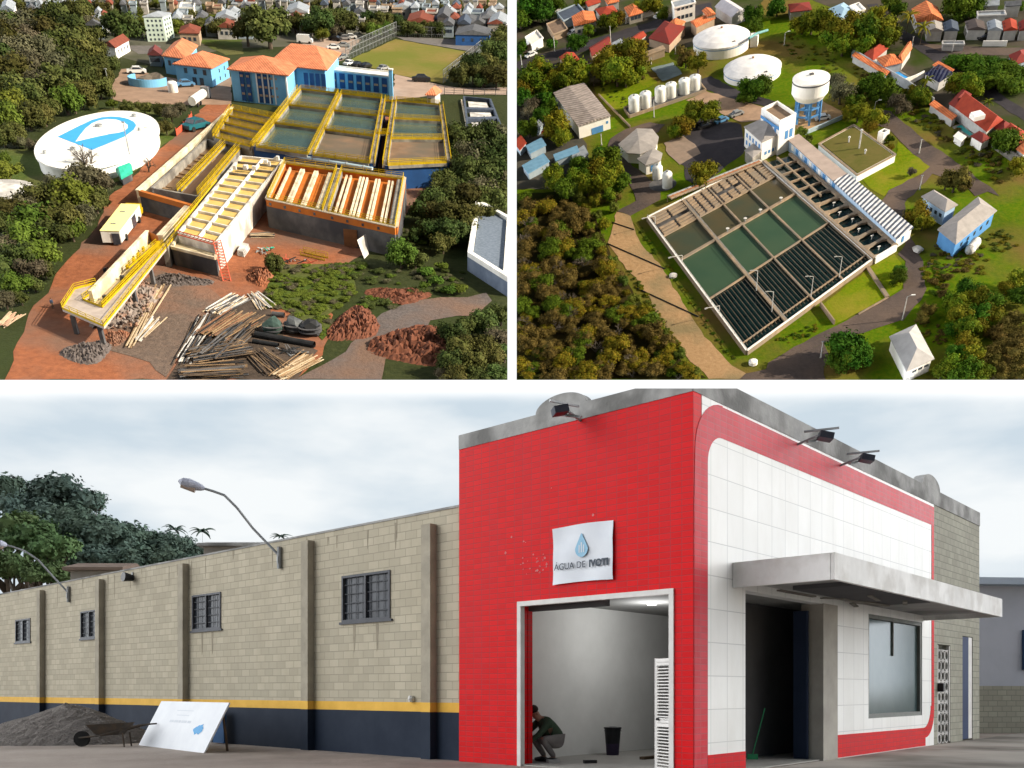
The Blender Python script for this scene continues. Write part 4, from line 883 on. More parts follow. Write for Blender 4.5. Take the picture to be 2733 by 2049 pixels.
    for k in (.12, .3, .9):
        for s_ in (-1, 1): c = lerp(p, q, k); sd_ = Vector((-d.y, d.x, 0)); c = Vector((c.x, c.y, .45)) + sd_ * .8 * s_; MB().tube(c - sd_ * .15, c + sd_ * .15, .45, n=10).build('wheel', tyre, A, t)
    # red barrier, teal pool
    pts = ['A1 1535 1185', 'A1 1600 1130', 'A1 1650 1070', 'A1 1670 1040']; t = thing(A, 'site_barrier', 'red plastic mesh barrier beside the lane wall', 'barrier', A.at(pts[0], 0))
    b = MB(); P_ = [A.at(x, 0) for x in pts]
    for a, c in zip(P_, P_[1:]): b.beam(a + Z * .75, c + Z * .75, .12, 1.1)
    b.build('mesh_sheet', mat('barrier_red', (.60, .09, .05), (.5, .07, .04), 1), A, t); b = MB()
    for a in P_: b.beam(a, a + Z * 1.7, .14, .14)
    b.build('post', redst, A, t)
    car(A, 'A1 1705 1125', R(62), mat('car_teal', (.02, .12, .15), (.018, .1, .13), 1, .3), 'dark teal car parked in the lane by the red barrier', 1.5)
    # white slab, pallet, plank piles
    Q = [A.at(p, 0) for p in ('A3 2060 575', 'A3 2120 595', 'A3 2170 520', 'A3 2105 505')]; c = sum(Q, Vector((0, 0, 0))) / 4; t = thing(A, 'slab_stack', 'small stack of white slabs lying on the red soil', 'slabs', c)
    for k in range(3): MB().prism(inset(Q, .05 * k), .04 + .28 * k, .26 + .28 * k).build('slab', whited, A, t)
    def plank_pile(name, label, a, b, n, wd, m, group, seed, L=None, hgt=.35, cat='timber pile'):
        r = random.Random(seed); p, q = A.at(a, 0), A.at(b, 0); d = (q - p); sd_ = Vector((-d.y, d.x, 0)).normalized()
        t = thing(A, name, label, cat, (p + q) / 2, group)
        n = int(n * 2.2)
        for i in range(n):
            o1, o2 = r.uniform(0, .15), r.uniform(.8, 1.0); s1 = (i / max(1, n - 1) - .5) * wd + r.uniform(-.2, .2); sk = r.uniform(-.9, .9)
            z = .1 + r.random() * hgt; MB().beam(lerp(p, q, o1) + sd_ * s1 + Z * z, lerp(p, q, o2) + sd_ * (s1 + sk) + Z * (z + r.uniform(-.05, .1)), r.uniform(.09, .2), .07).build('plank', m[i % len(m)], A, t)
        return t
    lt = mat('pale_timber', (.52, .42, .29), (.38, .29, .19), 1.2)
    plank_pile('timber_pile', 'long pile of pale planks on the grey dirt, the farther one', 'A3 1120 1390', 'A3 1440 830', 9, 1.1, [lt, wood], None, 1)
    plank_pile('timber_pile', 'shorter pale planks lying beside the long plank pile', 'A3 1180 1340', 'A3 1360 1130', 7, 1.2, [lt, whited], None, 2)
    plank_pile('timber_pile', 'pinkish stack of planks on the grass at the left edge', 'A3 10 1210', 'A3 170 1090', 7, 1.4, [mat('pink_timber', (.55, .36, .26), (.45, .28, .2), 1.2), lt], None, 3)
    plank_pile('timber_pile', 'long whitish boards along the left side of the scrap wood heap', 'A3 1560 1540', 'A3 1820 1100', 12, 2.2, [whited, woodd, concd, black], None, 4)
    plank_pile('timber_pile', 'weathered boards fanned at the upper end of the scrap wood heap', 'A3 1830 1090', 'A3 2110 930', 14, 3.0, [whited, lt, concd], None, 5)
    plank_pile('timber_pile', 'brown boards in the lower middle of the scrap wood heap', 'A3 1640 1500', 'A3 2180 1400', 30, 4.2, [woodd, black, wood, woodd, concd], None, 6, hgt=.8)
    plank_pile('timber_pile', 'tangle of rusty brown boards in the upper middle of the scrap wood heap', 'A3 1820 1330', 'A3 2180 1110', 36, 5.0, [woodd, black, mat('rust_timber', (.24, .12, .07), (.16, .085, .05), 1.5), wood], None, 7, hgt=.9)
    plank_pile('timber_pile', 'light brown planks at the foot of the scrap wood heap', 'A4 10 1400', 'A4 240 1600', 18, 3.0, [wood, woodd, woodd, black], None, 8)
    plank_pile('timber_pile', 'dark broken boards at the bottom edge of the scrap wood heap', 'A3 1540 1630', 'A3 2160 1580', 26, 3.4, [woodd, black, concd, wood], None, 15, hgt=.7)
    plank_pile('timber_pile', 'grey broken boards crossing the scrap wood heap', 'A3 1780 1520', 'A3 2120 1200', 22, 4.0, [woodd, concd, black], None, 16, hgt=.9)
    plank_pile('timber_pile', 'fan of long tan planks at the right end of the scrap wood heap', 'A4 200 1640', 'A4 540 1440', 16, 2.2, [wood, lt], None, 9)
    plank_pile('timber_pile', 'dark timber under the concrete wall beside the red soil', 'A4 -40 410', 'A4 190 400', 8, 1.6, [lt, woodd, concd], None, 12)
    plank_pile('timber_pile', 'thin steel bars and boards lying by the tarpaulin bales', 'A4 0 900', 'A4 130 1050', 9, 1.6, [lt, whited], None, 13)
    # black pipes
    for i, (a, b, rr, lb) in enumerate((('A4 20 1250', 'A4 530 1340', .42, 'long thick black pipe lying across the scrap yard'), ('A4 0 1310', 'A4 220 1345', .3, 'shorter black pipe below the long thick pipe'), ('A4 165 1075', 'A4 270 1085', .35, 'short grey pipe end beside the tarpaulin bales'))):
        p, q = A.at(a, rr), A.at(b, rr); o = MB().tube(p, q, rr, rr, 12, cap=False).tube(p, q, rr * .85, rr * .85, 12, cap=False).build('drain_pipe', black if i < 2 else concd, A); tag(o, lb, 'pipe')
    for p, s_, m, lb in (('A4 170 1190', 1.35, mat('tarp_green', (.05, .085, .075), (.03, .05, .045), 1.2, .5), 'dark green tarpaulin bale in the scrap yard, leftmost of three'), ('A4 360 1180', 1.45, mat('tarp_grey', (.10, .11, .115), (.05, .055, .06), 1.2, .4), 'grey wrapped bale in the middle of three in the scrap yard'), ('A4 490 1200', 1.6, black, 'glossy black wrapped bale, rightmost of three in the scrap yard')):
        c = A.at(p, .8); t = thing(A, 'wrapped_bale', lb, 'bale', Vector((c.x, c.y, 0))); MB().blob(Vector((c.x, c.y, .8)), s_, s_ * .9, 1.25, int(s_ * 100), .16, floor=.02).build('wrapping', m, A, t)
        k = MB(); 
        for z_ in (.6, 1.1): k.lathe(Vector((c.x, c.y, z_)), [(s_ * 1.03, 0), (s_ * 1.03, .08)], 20)
        k.build('strap', concd, A, t)
    # mounds
    sheet(A, 'scrap_ground', ('A3 1450 1650', 'A3 1560 1480', 'A3 1800 1090', 'A3 2000 900', 'A4 60 960', 'A4 140 1000', 'A4 260 1260', 'A4 560 1390', 'A4 380 1640'), .11, mat('scrap_dirt', (.045, .035, .028), (.085, .062, .048), .6, .95, bump=.8))
    def mound(name, label, p, rx, ry, h, m, seed, kind=None):
        c = A.at(p, 0); bm = MB(); N_ = 36; r = random.Random(seed); ph = [r.uniform(0, 6) for _ in range(6)]; vs = []; fs = []
        for j in range(N_ + 1):
            for i in range(N_ + 1):
                x, y = -1 + 2 * i / N_, -1 + 2 * j / N_; d = math.sqrt(x * x + y * y); e = max(0, 1 - d * d * (1 + .3 * math.sin(3 * math.atan2(y, x) + ph[0]))) ** .8
                zz = h * e * (1 + .3 * math.sin(7 * x + ph[1]) * math.sin(6 * y + ph[2]) + .45 * r.uniform(-1, 1)) - .15; vs.append((c.x + x * rx, c.y + y * ry, zz))
        for j in range(N_):
            for i in range(N_): k = j * (N_ + 1) + i; fs.append([k, k + 1, k + N_ + 2, k + N_ + 1])
        bm.add(vs, fs); return tag(bm.build(name, m, A), label, 'mound')
    dsoil = mat('dark_soil', (.16, .06, .035), (.10, .042, .028), 1.2, .95, bump=.8)
    mound('soil_mound', 'large mound of dark red soil beside the gravel track', 'A4 1400 1350', 6.0, 6.5, 1.3, dsoil, 1)
    mound('soil_bank', 'red earth bank along the upper edge of the gravel track', 'A4 880 1170', 3.5, 6.5, 1.0, dsoil, 2)
    mound('soil_bank', 'small red earth heap at the left end of the grass bank', 'A4 80 760', 2.0, 4.0, 1.0, soil, 3)
    mound('soil_bank', 'patchy red earth bank below the white and blue building', 'A4 1250 920', 5.0, 3.5, .7, dsoil, 9)
    mound('gravel_heap', 'low heap of grey gravel on the red soil in front of the platform', 'A3 760 1420', 3.2, 3.6, .8, gravel, 4)
    mound('rubble_heap', 'heap of broken rubble under the raised flume', 'A3 1100 1000', 4.0, 9.0, 1.2, rockm, 5)
    mound('rubble_heap', 'strip of loose grey stones below the inlet chamber', 'A3 1560 800', 5.0, 2.6, .7, gravel, 6)
    mound('soil_heap', 'small reddish heap at the end of the rubble', 'A3 1010 1300', 1.8, 2.4, .8, soil, 7)
    r = random.Random(9); st = MB()
    for i in range(420):
        c = A.at((rnd.uniform(108, 150), rnd.uniform(270, 340)), 0)
        w = (c - A.at('A3 1100 1000', 0)); 
        if abs(w.x) > 4.5 or abs(w.y) > 9: continue
        st.blob(c + Z * r.uniform(.2, 1.0), r.uniform(.12, .35), r.uniform(.12, .35), r.uniform(.1, .25), i, .2, sub=1)
    tag(st.build('loose_stones', rockm, A), 'loose stones scattered on the rubble heap', kind='stuff')
    # scaffold frames, yellow barrier, door panel, dark shed under the wall
    p, q = A.at('A4 410 570', 0), A.at('A4 620 620', 0); t = thing(A, 'site_railing', 'length of yellow railing standing on the red soil below the filter block', 'railing', p); railing(MB(), [p, q], 1.2).build('rails', yellow, A, t); railing(MB(), [p + Vector((.3, 1.2, 0)), q + Vector((.3, 1.2, 0))], 1.2).build('rails', yellow, A, t)
    a, b = A.at('A4 790 640', 0), A.at('A4 1000 600', 0); t = thing(A, 'leaning_panel', 'rusty brown door panel leaning in the dark recess under the filter block', 'panel', a); hh = 3.0
    c = A.at('A4 790 500', 0); d = A.at('A4 905 510', 0); MB().beam(c + Z * 1.5, d + Z * 1.5, .2, 2.6).build('panel', mat('rust_panel', (.22, .10, .045), (.14, .07, .035), .8), A, t)
    c, d = A.at('A4 960 600', 0), A.at('A4 1000 560', 0); t = thing(A, 'scrap_sheet', 'crumpled pale metal sheet leaning at the corner below the filter block', 'metal sheet', c); MB().add([c, d, d + Vector((-.6, 1.5, 2.6)), c + Vector((-1.2, 1.2, 2.4)), lerp(c, d, .5) + Vector((-.5, .6, 1.2))], [[0, 1, 4], [1, 2, 4], [2, 3, 4], [3, 0, 4]]).build('sheet', whited, A, t)
def thing(pl, name, label, cat, org=(0, 0, 0), group=None, _f=thing): return _f(pl, name, label, cat, org, group)
def bundle(p, q, lb, ms, seed, n=14):
    r = random.Random(seed); a, b = A.at(p, 0), A.at(q, 0); t = thing(A, 'scrap_bundle', lb, 'scrap', (a + b) / 2)
    for i in range(n):
        c = lerp(a, b, r.random()) + Vector((r.uniform(-.6, .6), r.uniform(-.6, .6), r.uniform(.1, .6))); d = Vector((r.uniform(-1, 1), r.uniform(-1, 1), r.uniform(-.2, .3))) * r.uniform(.4, 1.1)
        MB().beam(c - d, c + d, .12, .12).build('bar', ms[i % len(ms)], A, t)
siteA()
bundle('A4 60 560', 'A4 150 530', 'bundle of pale scaffold parts lying on the red soil', [steel, teal, whited], 3)
bundle('A4 290 620', 'A4 500 640', 'heap of red scrap and bars at the top of the grass bank', [redst, black, redst, steel], 4)
bundle('A4 240 1400', 'A4 420 1420', 'dark heap of scrap pipes and hoses below the long black pipe', [black, concd, steel], 5, 20)
# ---- A: fences, drying beds, far building, cars, town and trees
def fence(pl, name, label, pts, h, m, step=3.0, r=.05, mesh=True, rails=3, mesh_m=None):
    P_ = [pl.at(p, 0) if isinstance(p, str) else p for p in pts]; t = thing(pl, name, label, 'fence', P_[0])
    w = MB()
    for a, b in zip(P_, P_[1:]):
        n = max(1, round((b - a).length / step))
        for i in range(n + 1):
            c = lerp(a, b, i / n); MB().beam(c, c + Z * h, r * 2, r * 2).build('post', m, pl, t)
        for k in range(rails): z = Z * h * (k + 1) / rails; w.beam(a + z, b + z, r, r)
        if mesh:
            L_ = (b - a).length; k = int(L_ / .7)
            for i in range(k): 
                c = lerp(a, b, i / k); e = lerp(a, b, min(1, (i + 1.5) / k)); w.beam(c + Z * .1, e + Z * h, r * .4, r * .4); w.beam(e + Z * .1, c + Z * h, r * .4, r * .4)
    w.build('netting', mesh_m or m, pl, t); return t
def restA():
    fence(A, 'pitch_fence', 'tall netting fence along the left side of the playing field', ['A2 805 525', 'A2 1240 318'], 4.2, steel, 3.2, .07)
    fence(A, 'pitch_fence', 'netting fence at the far end of the playing field', ['A2 1240 318', 'A2 1640 330'], 3.0, steel, 4, .07)
    fence(A, 'pitch_fence', 'netting fence along the right side of the playing field', ['A2 1640 720', 'A2 1965 450'], 3.2, steel, 3.5, .07)
    fence(A, 'road_fence', 'low post fence along the near side of the pink entrance road', ['A2 1650 815', 'A2 1900 828', 'A2 2185 822'], 1.6, concd, 3, .07, False)
    # drying beds at the right
    z = .9; Q = [A.at(p, z) for p in ('A2 1855 1110', 'A2 2140 1090', 'A2 2045 850', 'A2 1820 830')]; t = thing(A, 'drying_bed', 'open dark-walled drying bed of three pale sand bays at the right', 'basin', sum(Q, Vector((0, 0, 0))) / 4)
    w = MB()
    for i in range(4): a, b = Q[i], Q[(i + 1) % 4]; w.beam(Vector((a.x, a.y, z / 2)), Vector((b.x, b.y, z / 2)), .5, z)
    w.build('wall', roofb, A, t)
    for v in (.31, .62): a, b = bil(Q, .0, v), bil(Q, 1, v); MB().beam(Vector((a.x, a.y, z / 2 - .01)), Vector((b.x, b.y, z / 2 - .01)), 2.2, z - .02).build('divider', roofb, A, t)
    for j, (v0, v1) in enumerate(((.02, .26), (.36, .57), (.67, .93))): MB().prism([bil(Q, .14, v0), bil(Q, .86, v0), bil(Q, .86, v1), bil(Q, .14, v1)], 0, .3).build('sand_bay', whited, A, t)
    a, b = A.at('A2 1800 860', .5), A.at('A2 1850 1110', .5); tag(MB().beam(Vector((a.x, a.y, .3)), Vector((b.x, b.y, .3)), .4, .6).build('kerb_wall', cream, A), 'low pale wall along the left of the drying bed', 'wall')
    # white and blue building cut by the right edge
    zz = 2.8; P_ = [A.at(p, zz) for p in ('A4 1850 540', 'A4 2200 760', 'A4 2230 240')]; a, b, c = P_; d = a + c - b
    t = thing(A, 'white_building', 'white walled building with a blue roof at the right edge, in shade', 'building', (a + c) / 2)
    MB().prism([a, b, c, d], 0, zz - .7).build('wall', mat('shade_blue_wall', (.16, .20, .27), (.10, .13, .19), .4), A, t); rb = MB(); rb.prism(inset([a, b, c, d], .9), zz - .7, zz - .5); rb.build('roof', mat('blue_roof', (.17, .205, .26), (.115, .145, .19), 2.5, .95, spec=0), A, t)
    pb = MB(); q = inset([a, b, c, d], .8)
    for i in range(4): pb.prism([[a, b, c, d][i], [a, b, c, d][(i + 1) % 4], q[(i + 1) % 4], q[i]], zz - .72, zz)
    pb.build('parapet', white, A, t)
    # cars
    L_ = (('A2 1450 705', 10, carb, 'black car parked alone on the pink road below the field', 1.2), ('A2 450 375', 5, carw, 'white van parked beside the big dark tree', 1.15), ('A2 712 352', -20, carb, 'dark car at the back of the car park, leftmost of the row', 1), ('A2 790 345', 10, carg, 'silver car at the back of the car park, second of the row', 1), ('A2 842 335', 10, carw, 'white car at the back of the car park, third of the row', 1), ('A2 905 325', 15, carg, 'silver car at the right end of the back row in the car park', 1),
        ('A2 695 425', 20, carw, 'white car in the middle of the car park, left of two', .95), ('A2 782 408', 15, carg, 'silver car in the middle of the car park, right of two', .95), ('A2 768 512', 60, carg, 'grey car at the foot of the tall field fence', 1), ('A2 832 562', 60, carw, 'white car parked behind the annexe roof, first from the left', .9), ('A2 900 575', 60, carb, 'dark car parked behind the annexe roof, second from the left', .9), ('A2 975 585', 60, carb, 'black car parked behind the annexe roof, third from the left', .9), ('A2 1122 605', 60, carg, 'grey car parked behind the right end of the annexe roof', .9))
    for c, an, m, lb, s_ in L_: car(A, c, R(an), m, lb, s_, van='van' in lb)
    # named town houses
    def hs(q, x, y, w, h, ht, rf, wl, mr, label, cat='house', rh=1.2, wn=True):
        house(A, 'town_house', label, cat, f'{q} {x - w / 2} {y}', f'{q} {x + w / 2} {y + h * .12}', f'{q} {x + w / 2 + h * .3} {y - h}', ht, rh, rf, wl, mr, .25, group='houses of the far town', wins=[(0, 3, 1, .8, .9, ht * .4, 1, .1, .9)] if wn else ())
    T = [('A2', 1440, 190, 230, 60, 3, 'gable', wallp[2], roofr, 'long house with a bright red roof beyond the playing field'),
         ('A1', 60, 90, 120, 60, 5, 'gable', white, roofw, 'white gabled building at the far left behind the wood'), ('A1', 860, 190, 120, 40, 3, 'gable', white, roofw, 'white house with a pale roof left of the round dark tree'),
         ('A2', 380, 105, 190, 50, 4, 'gable', white, roofw, 'large white shed roof between the two big trees'), ('A2', 1890, 300, 300, 50, 3, 'gable', blued, roofg, 'long low building with a grey roof and blue end wall right of the pitch'),
         ('A2', 1300, 80, 220, 40, 3, 'gable', wallp[1], roofw, 'long pale warehouse roof at the top of the town'), ('A2', 1860, 200, 220, 50, 3, 'hip', wallp[2], roofg, 'wide grey hipped house right of the red roofed house'),
         ('A2', 1640, 150, 110, 60, 4, 'gable', wallp[1], roofg, 'grey gabled house just right of the red roof'), ('A2', 2110, 200, 160, 60, 4, 'gable', wallp[1], roofw, 'white gabled house at the right end of the town'),
         ('A1', 1640, 290, 180, 50, 3, 'hip', wallp[2], roofr, 'dark red hipped house right of the apartment block'), ('A1', 1960, 240, 170, 50, 3, 'gable', wallp[1], roofr, 'red roofed house beyond the town lawn'), ('A1', 1340, 480, 120, 40, 2.5, 'gable', wallp[3], mat('roof_maroon', (.16, .05, .05), (.12, .04, .04), 1), 'small maroon roof left of the orange roofed works house'),
         ('A1', 1960, 165, 190, 40, 4, 'gable', white, roofw, 'white tower house among the town trees'), ('A1', 1620, 75, 130, 40, 4, 'flat', white, roofw, 'white flat roofed house at the top of the town')]
    for q, x, y, w, h, ht, rf, wl, mr, lb in T: hs(q, x, y, w, h, ht, rf, wl, mr, lb)
    r = random.Random(31)
    rows = [(12, 26), (42, 30), (78, 36), (120, 44), (165, 52), (215, 60)]
    adj = {'roof_grey': 'grey', 'roof_pale': 'pale', 'roof_red': 'red', 'roof_slate': 'slate blue'}
    for y0, sp in rows:
        x = 30 + r.uniform(0, 60)
        while x < 4330:
            if x < 2190: q, xx = 'A1', x
            else: q, xx = 'A2', x - 2185
            y = y0 + r.uniform(-8, 8); w = sp * r.uniform(1.6, 2.8)
            O = x
            bad = (q == 'A1' and ((xx < 700 and y > 100) or (900 < xx < 1520 and y > 70) or (xx < 220 and y < 160))) or (q == 'A2' and ((xx < 320 and y > 30) or (480 < xx < 880 and y > 60) or (950 < xx < 1560 and y > 120) or (280 < xx < 500 and y < 150 and y > 40)))
            if not bad and r.random() < .82:
                mr = r.choice([roofg, roofg, roofw, roofw, roofr, roofb]); wl = r.choice(wallp)
                zone = 'left' if x < 1450 else ('middle' if x < 2900 else 'right')
                row = 'top edge' if y0 < 60 else ('second band' if y0 < 140 else 'near band')
                hs(q, xx, y, w, sp * r.uniform(.45, .8), r.uniform(2.4, 4.2), r.choice(['hip', 'gable', 'gable', 'flat']), wl, mr, f'{adj[mr.name]}-roofed house in the {zone} of the far town, in its {row}', wn=(y0 > 60))
            x += w * r.uniform(1.05, 1.7)
restA()
def treesA():
    def T(q, l, kind, label, group=None, **k):
        for x, y, rr in l: tree(A, f'{q} {x} {y}', rr / 8.68 * 1.05, kind, label, group, **k)
    # scattered town trees
    r = random.Random(5)
    far = []
    for i in range(300):
        y = r.choice([10, 25, 45, 60, 80, 110, 140, 170, 200, 240]) + r.uniform(-8, 8); x = r.uniform(0, 4300); q, xx = ('A1', x) if x < 2190 else ('A2', x - 2185)
        if q == 'A1' and (y > 70 and (1230 < xx < 1500 or xx < 250)): continue
        if q == 'A2' and y > 120 and xx > 1250: continue
        far.append((f'{q} {xx} {y}', (2.2 + y * .017) * r.uniform(.8, 1.5), r.choice(['broad', 'broad', 'broad', 'dry', 'light']), .9))
    mass(A, 'far_trees', 'trees scattered among the houses of the far town', far)
    # big trees behind the works
    T('A1', [(1040, 240, 125)], 'broad', 'big round dark tree left of the apartment block'); T('A1', [(880, 90, 70)], 'broad', 'dark rounded tree at the top, left of the round dark tree')
    T('A1', [(1195, 250, 60)], 'broad', 'narrow dark tree touching the apartment block'); T('A1', [(2140, 260, 120)], 'broad', 'dark tree at the right end of the town lawn')
    T('A2', [(130, 210, 190)], 'broad', 'huge dark tree rising behind the orange roofs', squash=.95); T('A2', [(360, 195, 85)], 'broad', 'dark tree right of the huge tree'); T('A2', [(560, 190, 130), (690, 150, 110), (790, 190, 95)], 'broad', 'large dark tree in the clump above the car park', 'clump of trees above the car park')
    T('A2', [(600, 290, 60), (500, 250, 60)], 'light', 'yellow green bushy tree at the edge of the car park', 'bushes at the car park')
    T('A2', [(1040, 270, 60), (1130, 255, 55)], 'light', 'yellowish tree along the left field fence', 'yellow trees by the field fence')
    T('A2', [(1010, 160, 70), (1120, 170, 70), (1230, 180, 55)], 'broad', 'dark tree beyond the left corner of the field', 'trees beyond the left corner of the field')
    T('A2', [(1330, 245, 60), (1420, 250, 60), (1510, 240, 60), (1590, 250, 60)], 'broad', 'dark tree behind the far end of the playing field', 'trees behind the far end of the field')
    T('A2', [(1800, 640, 90), (1900, 600, 110), (2000, 640, 100), (2020, 540, 90), (2100, 660, 100), (2180, 640, 90), (1980, 690, 70)], 'broad', 'dark bushy tree right of the playing field', 'trees right of the playing field')
    T('A2', [(2100, 440, 110), (2180, 380, 120), (2190, 300, 90)], 'broad', 'tall dark tree at the right edge beside the field fence', 'tall trees at the right edge by the field')
    # forest at the left
    F = [(60, 200, 110), (190, 210, 120), (330, 150, 100), (480, 170, 120), (560, 110, 90), (700, 120, 90), (760, 210, 80), (620, 260, 120), (420, 290, 130), (230, 320, 120), (60, 340, 120), (760, 320, 90), (860, 280, 60), (560, 380, 130), (380, 430, 120), (180, 440, 130), (40, 500, 120), (700, 440, 110), (830, 450, 80), (620, 540, 120), (450, 560, 130), (260, 560, 130), (90, 620, 130), (800, 580, 100), (880, 660, 80), (930, 560, 70), (700, 680, 120), (520, 700, 130), (330, 700, 120), (150, 760, 120), (20, 760, 110), (860, 760, 80), (690, 820, 100), (640, 900, 70)]
    for i, (x, y, rr) in enumerate(F):
        k = 'dry' if i in (1, 9, 14, 15, 20, 21, 28, 6) else 'broad'
        tree(A, f'A1 {x} {y}', rr / 8.68 * 1.12, k, 'brownish grey sparse tree in the thick wood left of the works' if k == 'dry' else 'dark green tree in the thick wood left of the works', 'dry trees of the left wood' if k == 'dry' else 'green trees of the left wood')
    for i, (x, y, rr) in enumerate([(90, 900, 120), (260, 880, 110), (420, 900, 100), (560, 860, 110), (60, 1030, 120), (240, 1010, 100), (380, 1000, 80), (130, 1150, 80), (20, 1180, 80)]): tree(A, f'A1 {x} {y}', rr / 8.68 * 1.1, 'light' if i in (0, 4, 3) else 'broad', 'light green tree on the near edge of the left wood' if i in (0, 4, 3) else 'dark tree on the near edge of the left wood, above the emblem reservoir', 'light trees at the near edge of the wood' if i in (0, 4, 3) else 'dark trees at the near edge of the wood')
    T('A1', [(975, 900, 45)], 'shrub', 'yellow flowering shrub at the foot of the lamp pole', cat='shrub', name='shrub'); T('A1', [(290, 1260, 60)], 'dry', 'small brownish tree at the left rim of the emblem reservoir')
    T('A1', [(1100, 930, 60), (1250, 930, 55), (1400, 950, 60)], 'broad', 'low green bush behind the emblem reservoir', 'bushes behind the emblem reservoir', cat='bush', name='bush'); T('A1', [(1480, 980, 70), (1560, 930, 60)], 'dry', 'brownish leafless bush at the corner of the upper yard', 'leafless bushes at the yard corner', cat='bush', name='bush')
    T('A1', [(1310, 1150, 75)], 'bare', 'bare grey tree in front of the right rim of the emblem reservoir'); T('A1', [(1440, 1110, 60)], 'broad', 'dark shrub at the right rim of the emblem reservoir', cat='shrub', name='shrub')
    T('A1', [(740, 1400, 150)], 'bare', 'bare branched treetop crossing the front rim of the emblem reservoir'); T('A1', [(680, 1530, 160)], 'dry', 'grey green tree in front of the emblem reservoir, nearest the green box'); T('A1', [(820, 1560, 130), (480, 1600, 110)], 'dry', 'greyish tree right below the emblem reservoir', 'greyish trees below the emblem reservoir')
    T('A1', [(1280, 1420, 70)], 'bare', 'small leafless reddish tree on the lawn beside the lane'); T('A1', [(70, 1480, 90), (20, 1380, 60)], 'light', 'light green bush at the left edge of the lawn', 'bushes at the left edge of the lawn', cat='bush', name='bush')
    T('A1', [(150, 1220, 50), (210, 1240, 45)], 'dry', 'dry bush left of the emblem reservoir', 'dry bushes left of the reservoir', cat='bush', name='bush')
    for i, (x, y, rr) in enumerate([(430, 60, 150), (640, 40, 160), (820, 90, 110), (250, 120, 120), (100, 200, 120), (320, 260, 150), (520, 250, 150), (700, 230, 120), (90, 330, 120), (240, 420, 140), (430, 400, 140), (60, 480, 110), (170, 570, 130), (360, 560, 120), (60, 680, 120), (230, 700, 120), (380, 690, 80), (140, 830, 110), (290, 820, 70), (40, 950, 90), (180, 950, 60), (620, 360, 90)]):
        tree(A, f'A3 {x} {y}', rr / 8.68 * 1.1, ['broad', 'light', 'broad', 'dry'][i % 4], ['dark green', 'light green', 'dark green', 'greyish'][i % 4] + ' tree in the lower left thicket beside the red soil', ['dark', 'light', 'dark', 'greyish'][i % 4] + ' trees of the lower left thicket')
    # right-hand trees
    for i, (x, y, rr) in enumerate([(1800, 1190, 120), (1950, 1180, 130), (2090, 1170, 120), (2180, 1200, 100), (1760, 1330, 110), (1900, 1340, 140), (2060, 1340, 140), (2180, 1360, 110), (1720, 1470, 120), (1870, 1490, 140), (2030, 1500, 140), (2170, 1520, 110), (1660, 1590, 110), (1800, 1620, 130), (1970, 1640, 140), (2130, 1650, 120)]):
        tree(A, f'A2 {x} {y}', rr / 8.68 * 1.1, ['broad', 'broad', 'dry'][i % 3], ['dark green', 'dark green', 'greyish green'][i % 3] + ' tree in the grove right of the basins', ['dark trees', 'dark trees', 'greyish trees'][i % 3] + ' of the grove right of the basins')
    for i, (x, y, rr) in enumerate([(1560, 90, 120), (1700, 60, 130), (1880, 80, 130), (2050, 90, 130), (2180, 110, 90), (1480, 200, 90), (1640, 220, 130), (1820, 230, 130), (1990, 210, 110), (1560, 350, 110), (1720, 370, 120), (1860, 350, 90), (1420, 380, 80), (1640, 470, 90)]):
        tree(A, f'A4 {x} {y}', rr / 8.68 * 1.1, 'broad', 'dark shaded tree between the filter block and the white walled building', 'dark trees beside the filter block')
    T('A4', [(1280, 560, 130)], 'light', 'bushy yellow green tree below the corner of the filter block'); T('A4', [(1400, 600, 90)], 'broad', 'green bush right of the yellow green tree', cat='bush', name='bush'); T('A4', [(185, 640, 85)], 'broad', 'round green bush at the upper left of the grass bank', cat='bush', name='bush')
    for x, y, rr in [(1500, 700, 70), (1580, 780, 70), (1700, 860, 70), (1800, 850, 70), (1480, 830, 50), (1620, 660, 60)]: tree(A, f'A4 {x} {y}', rr / 8.68, 'shrub', 'low green shrub beside the upper bend of the gravel track', 'shrubs by the gravel track', cat='shrub', name='shrub', squash=.8)
    for x, y, rr in [(1700, 1250, 120), (1850, 1180, 110), (2000, 1150, 120), (2140, 1080, 110), (1780, 1380, 130), (1940, 1340, 130), (2100, 1280, 130), (1720, 1510, 130), (1880, 1500, 130), (2050, 1450, 130), (2170, 1400, 110), (1760, 1630, 110), (1930, 1640, 120), (2110, 1600, 120), (1650, 1590, 80)]: tree(A, f'A4 {x} {y}', rr / 8.68 * 1.1, 'broad' if x % 3 else 'dry', 'green tree in the lower right corner below the gravel track', 'trees of the lower right corner')
    # weeds on the bank
    r = random.Random(8)
    poly = [A.at(p, 0) for p in ('A4 250 650', 'A4 800 650', 'A4 890 860', 'A4 760 1000', 'A4 650 1080', 'A4 690 1200', 'A4 600 1300', 'A4 480 1150', 'A4 200 1010', 'A4 60 1000', 'A4 120 850', 'A4 190 720')]
    x0, x1, y0, y1 = min(p.x for p in poly), max(p.x for p in poly), min(p.y for p in poly), max(p.y for p in poly); k = 0; W_ = []
    def inside(x, y, P_):
        c = False
        for i in range(len(P_)):
            a, b = P_[i - 1], P_[i]
            if (a.y > y) != (b.y > y) and x < (b.x - a.x) * (y - a.y) / (b.y - a.y) + a.x: c = not c
        return c
    while k < 230:
        x, y = r.uniform(x0 - 1, x1 + 1), r.uniform(y0 - 1, y1 + 1)
        if not inside(x, y, poly): continue
        k += 1; W_.append((A.proj((x, y, 0)), r.uniform(2.2, 6.0), r.choice(['shrub', 'light', 'shrub', 'dry']), r.uniform(.35, .6)))
    mass(A, 'weeds', 'bright green weeds covering the bank above the scrap yard', W_)
    G = []
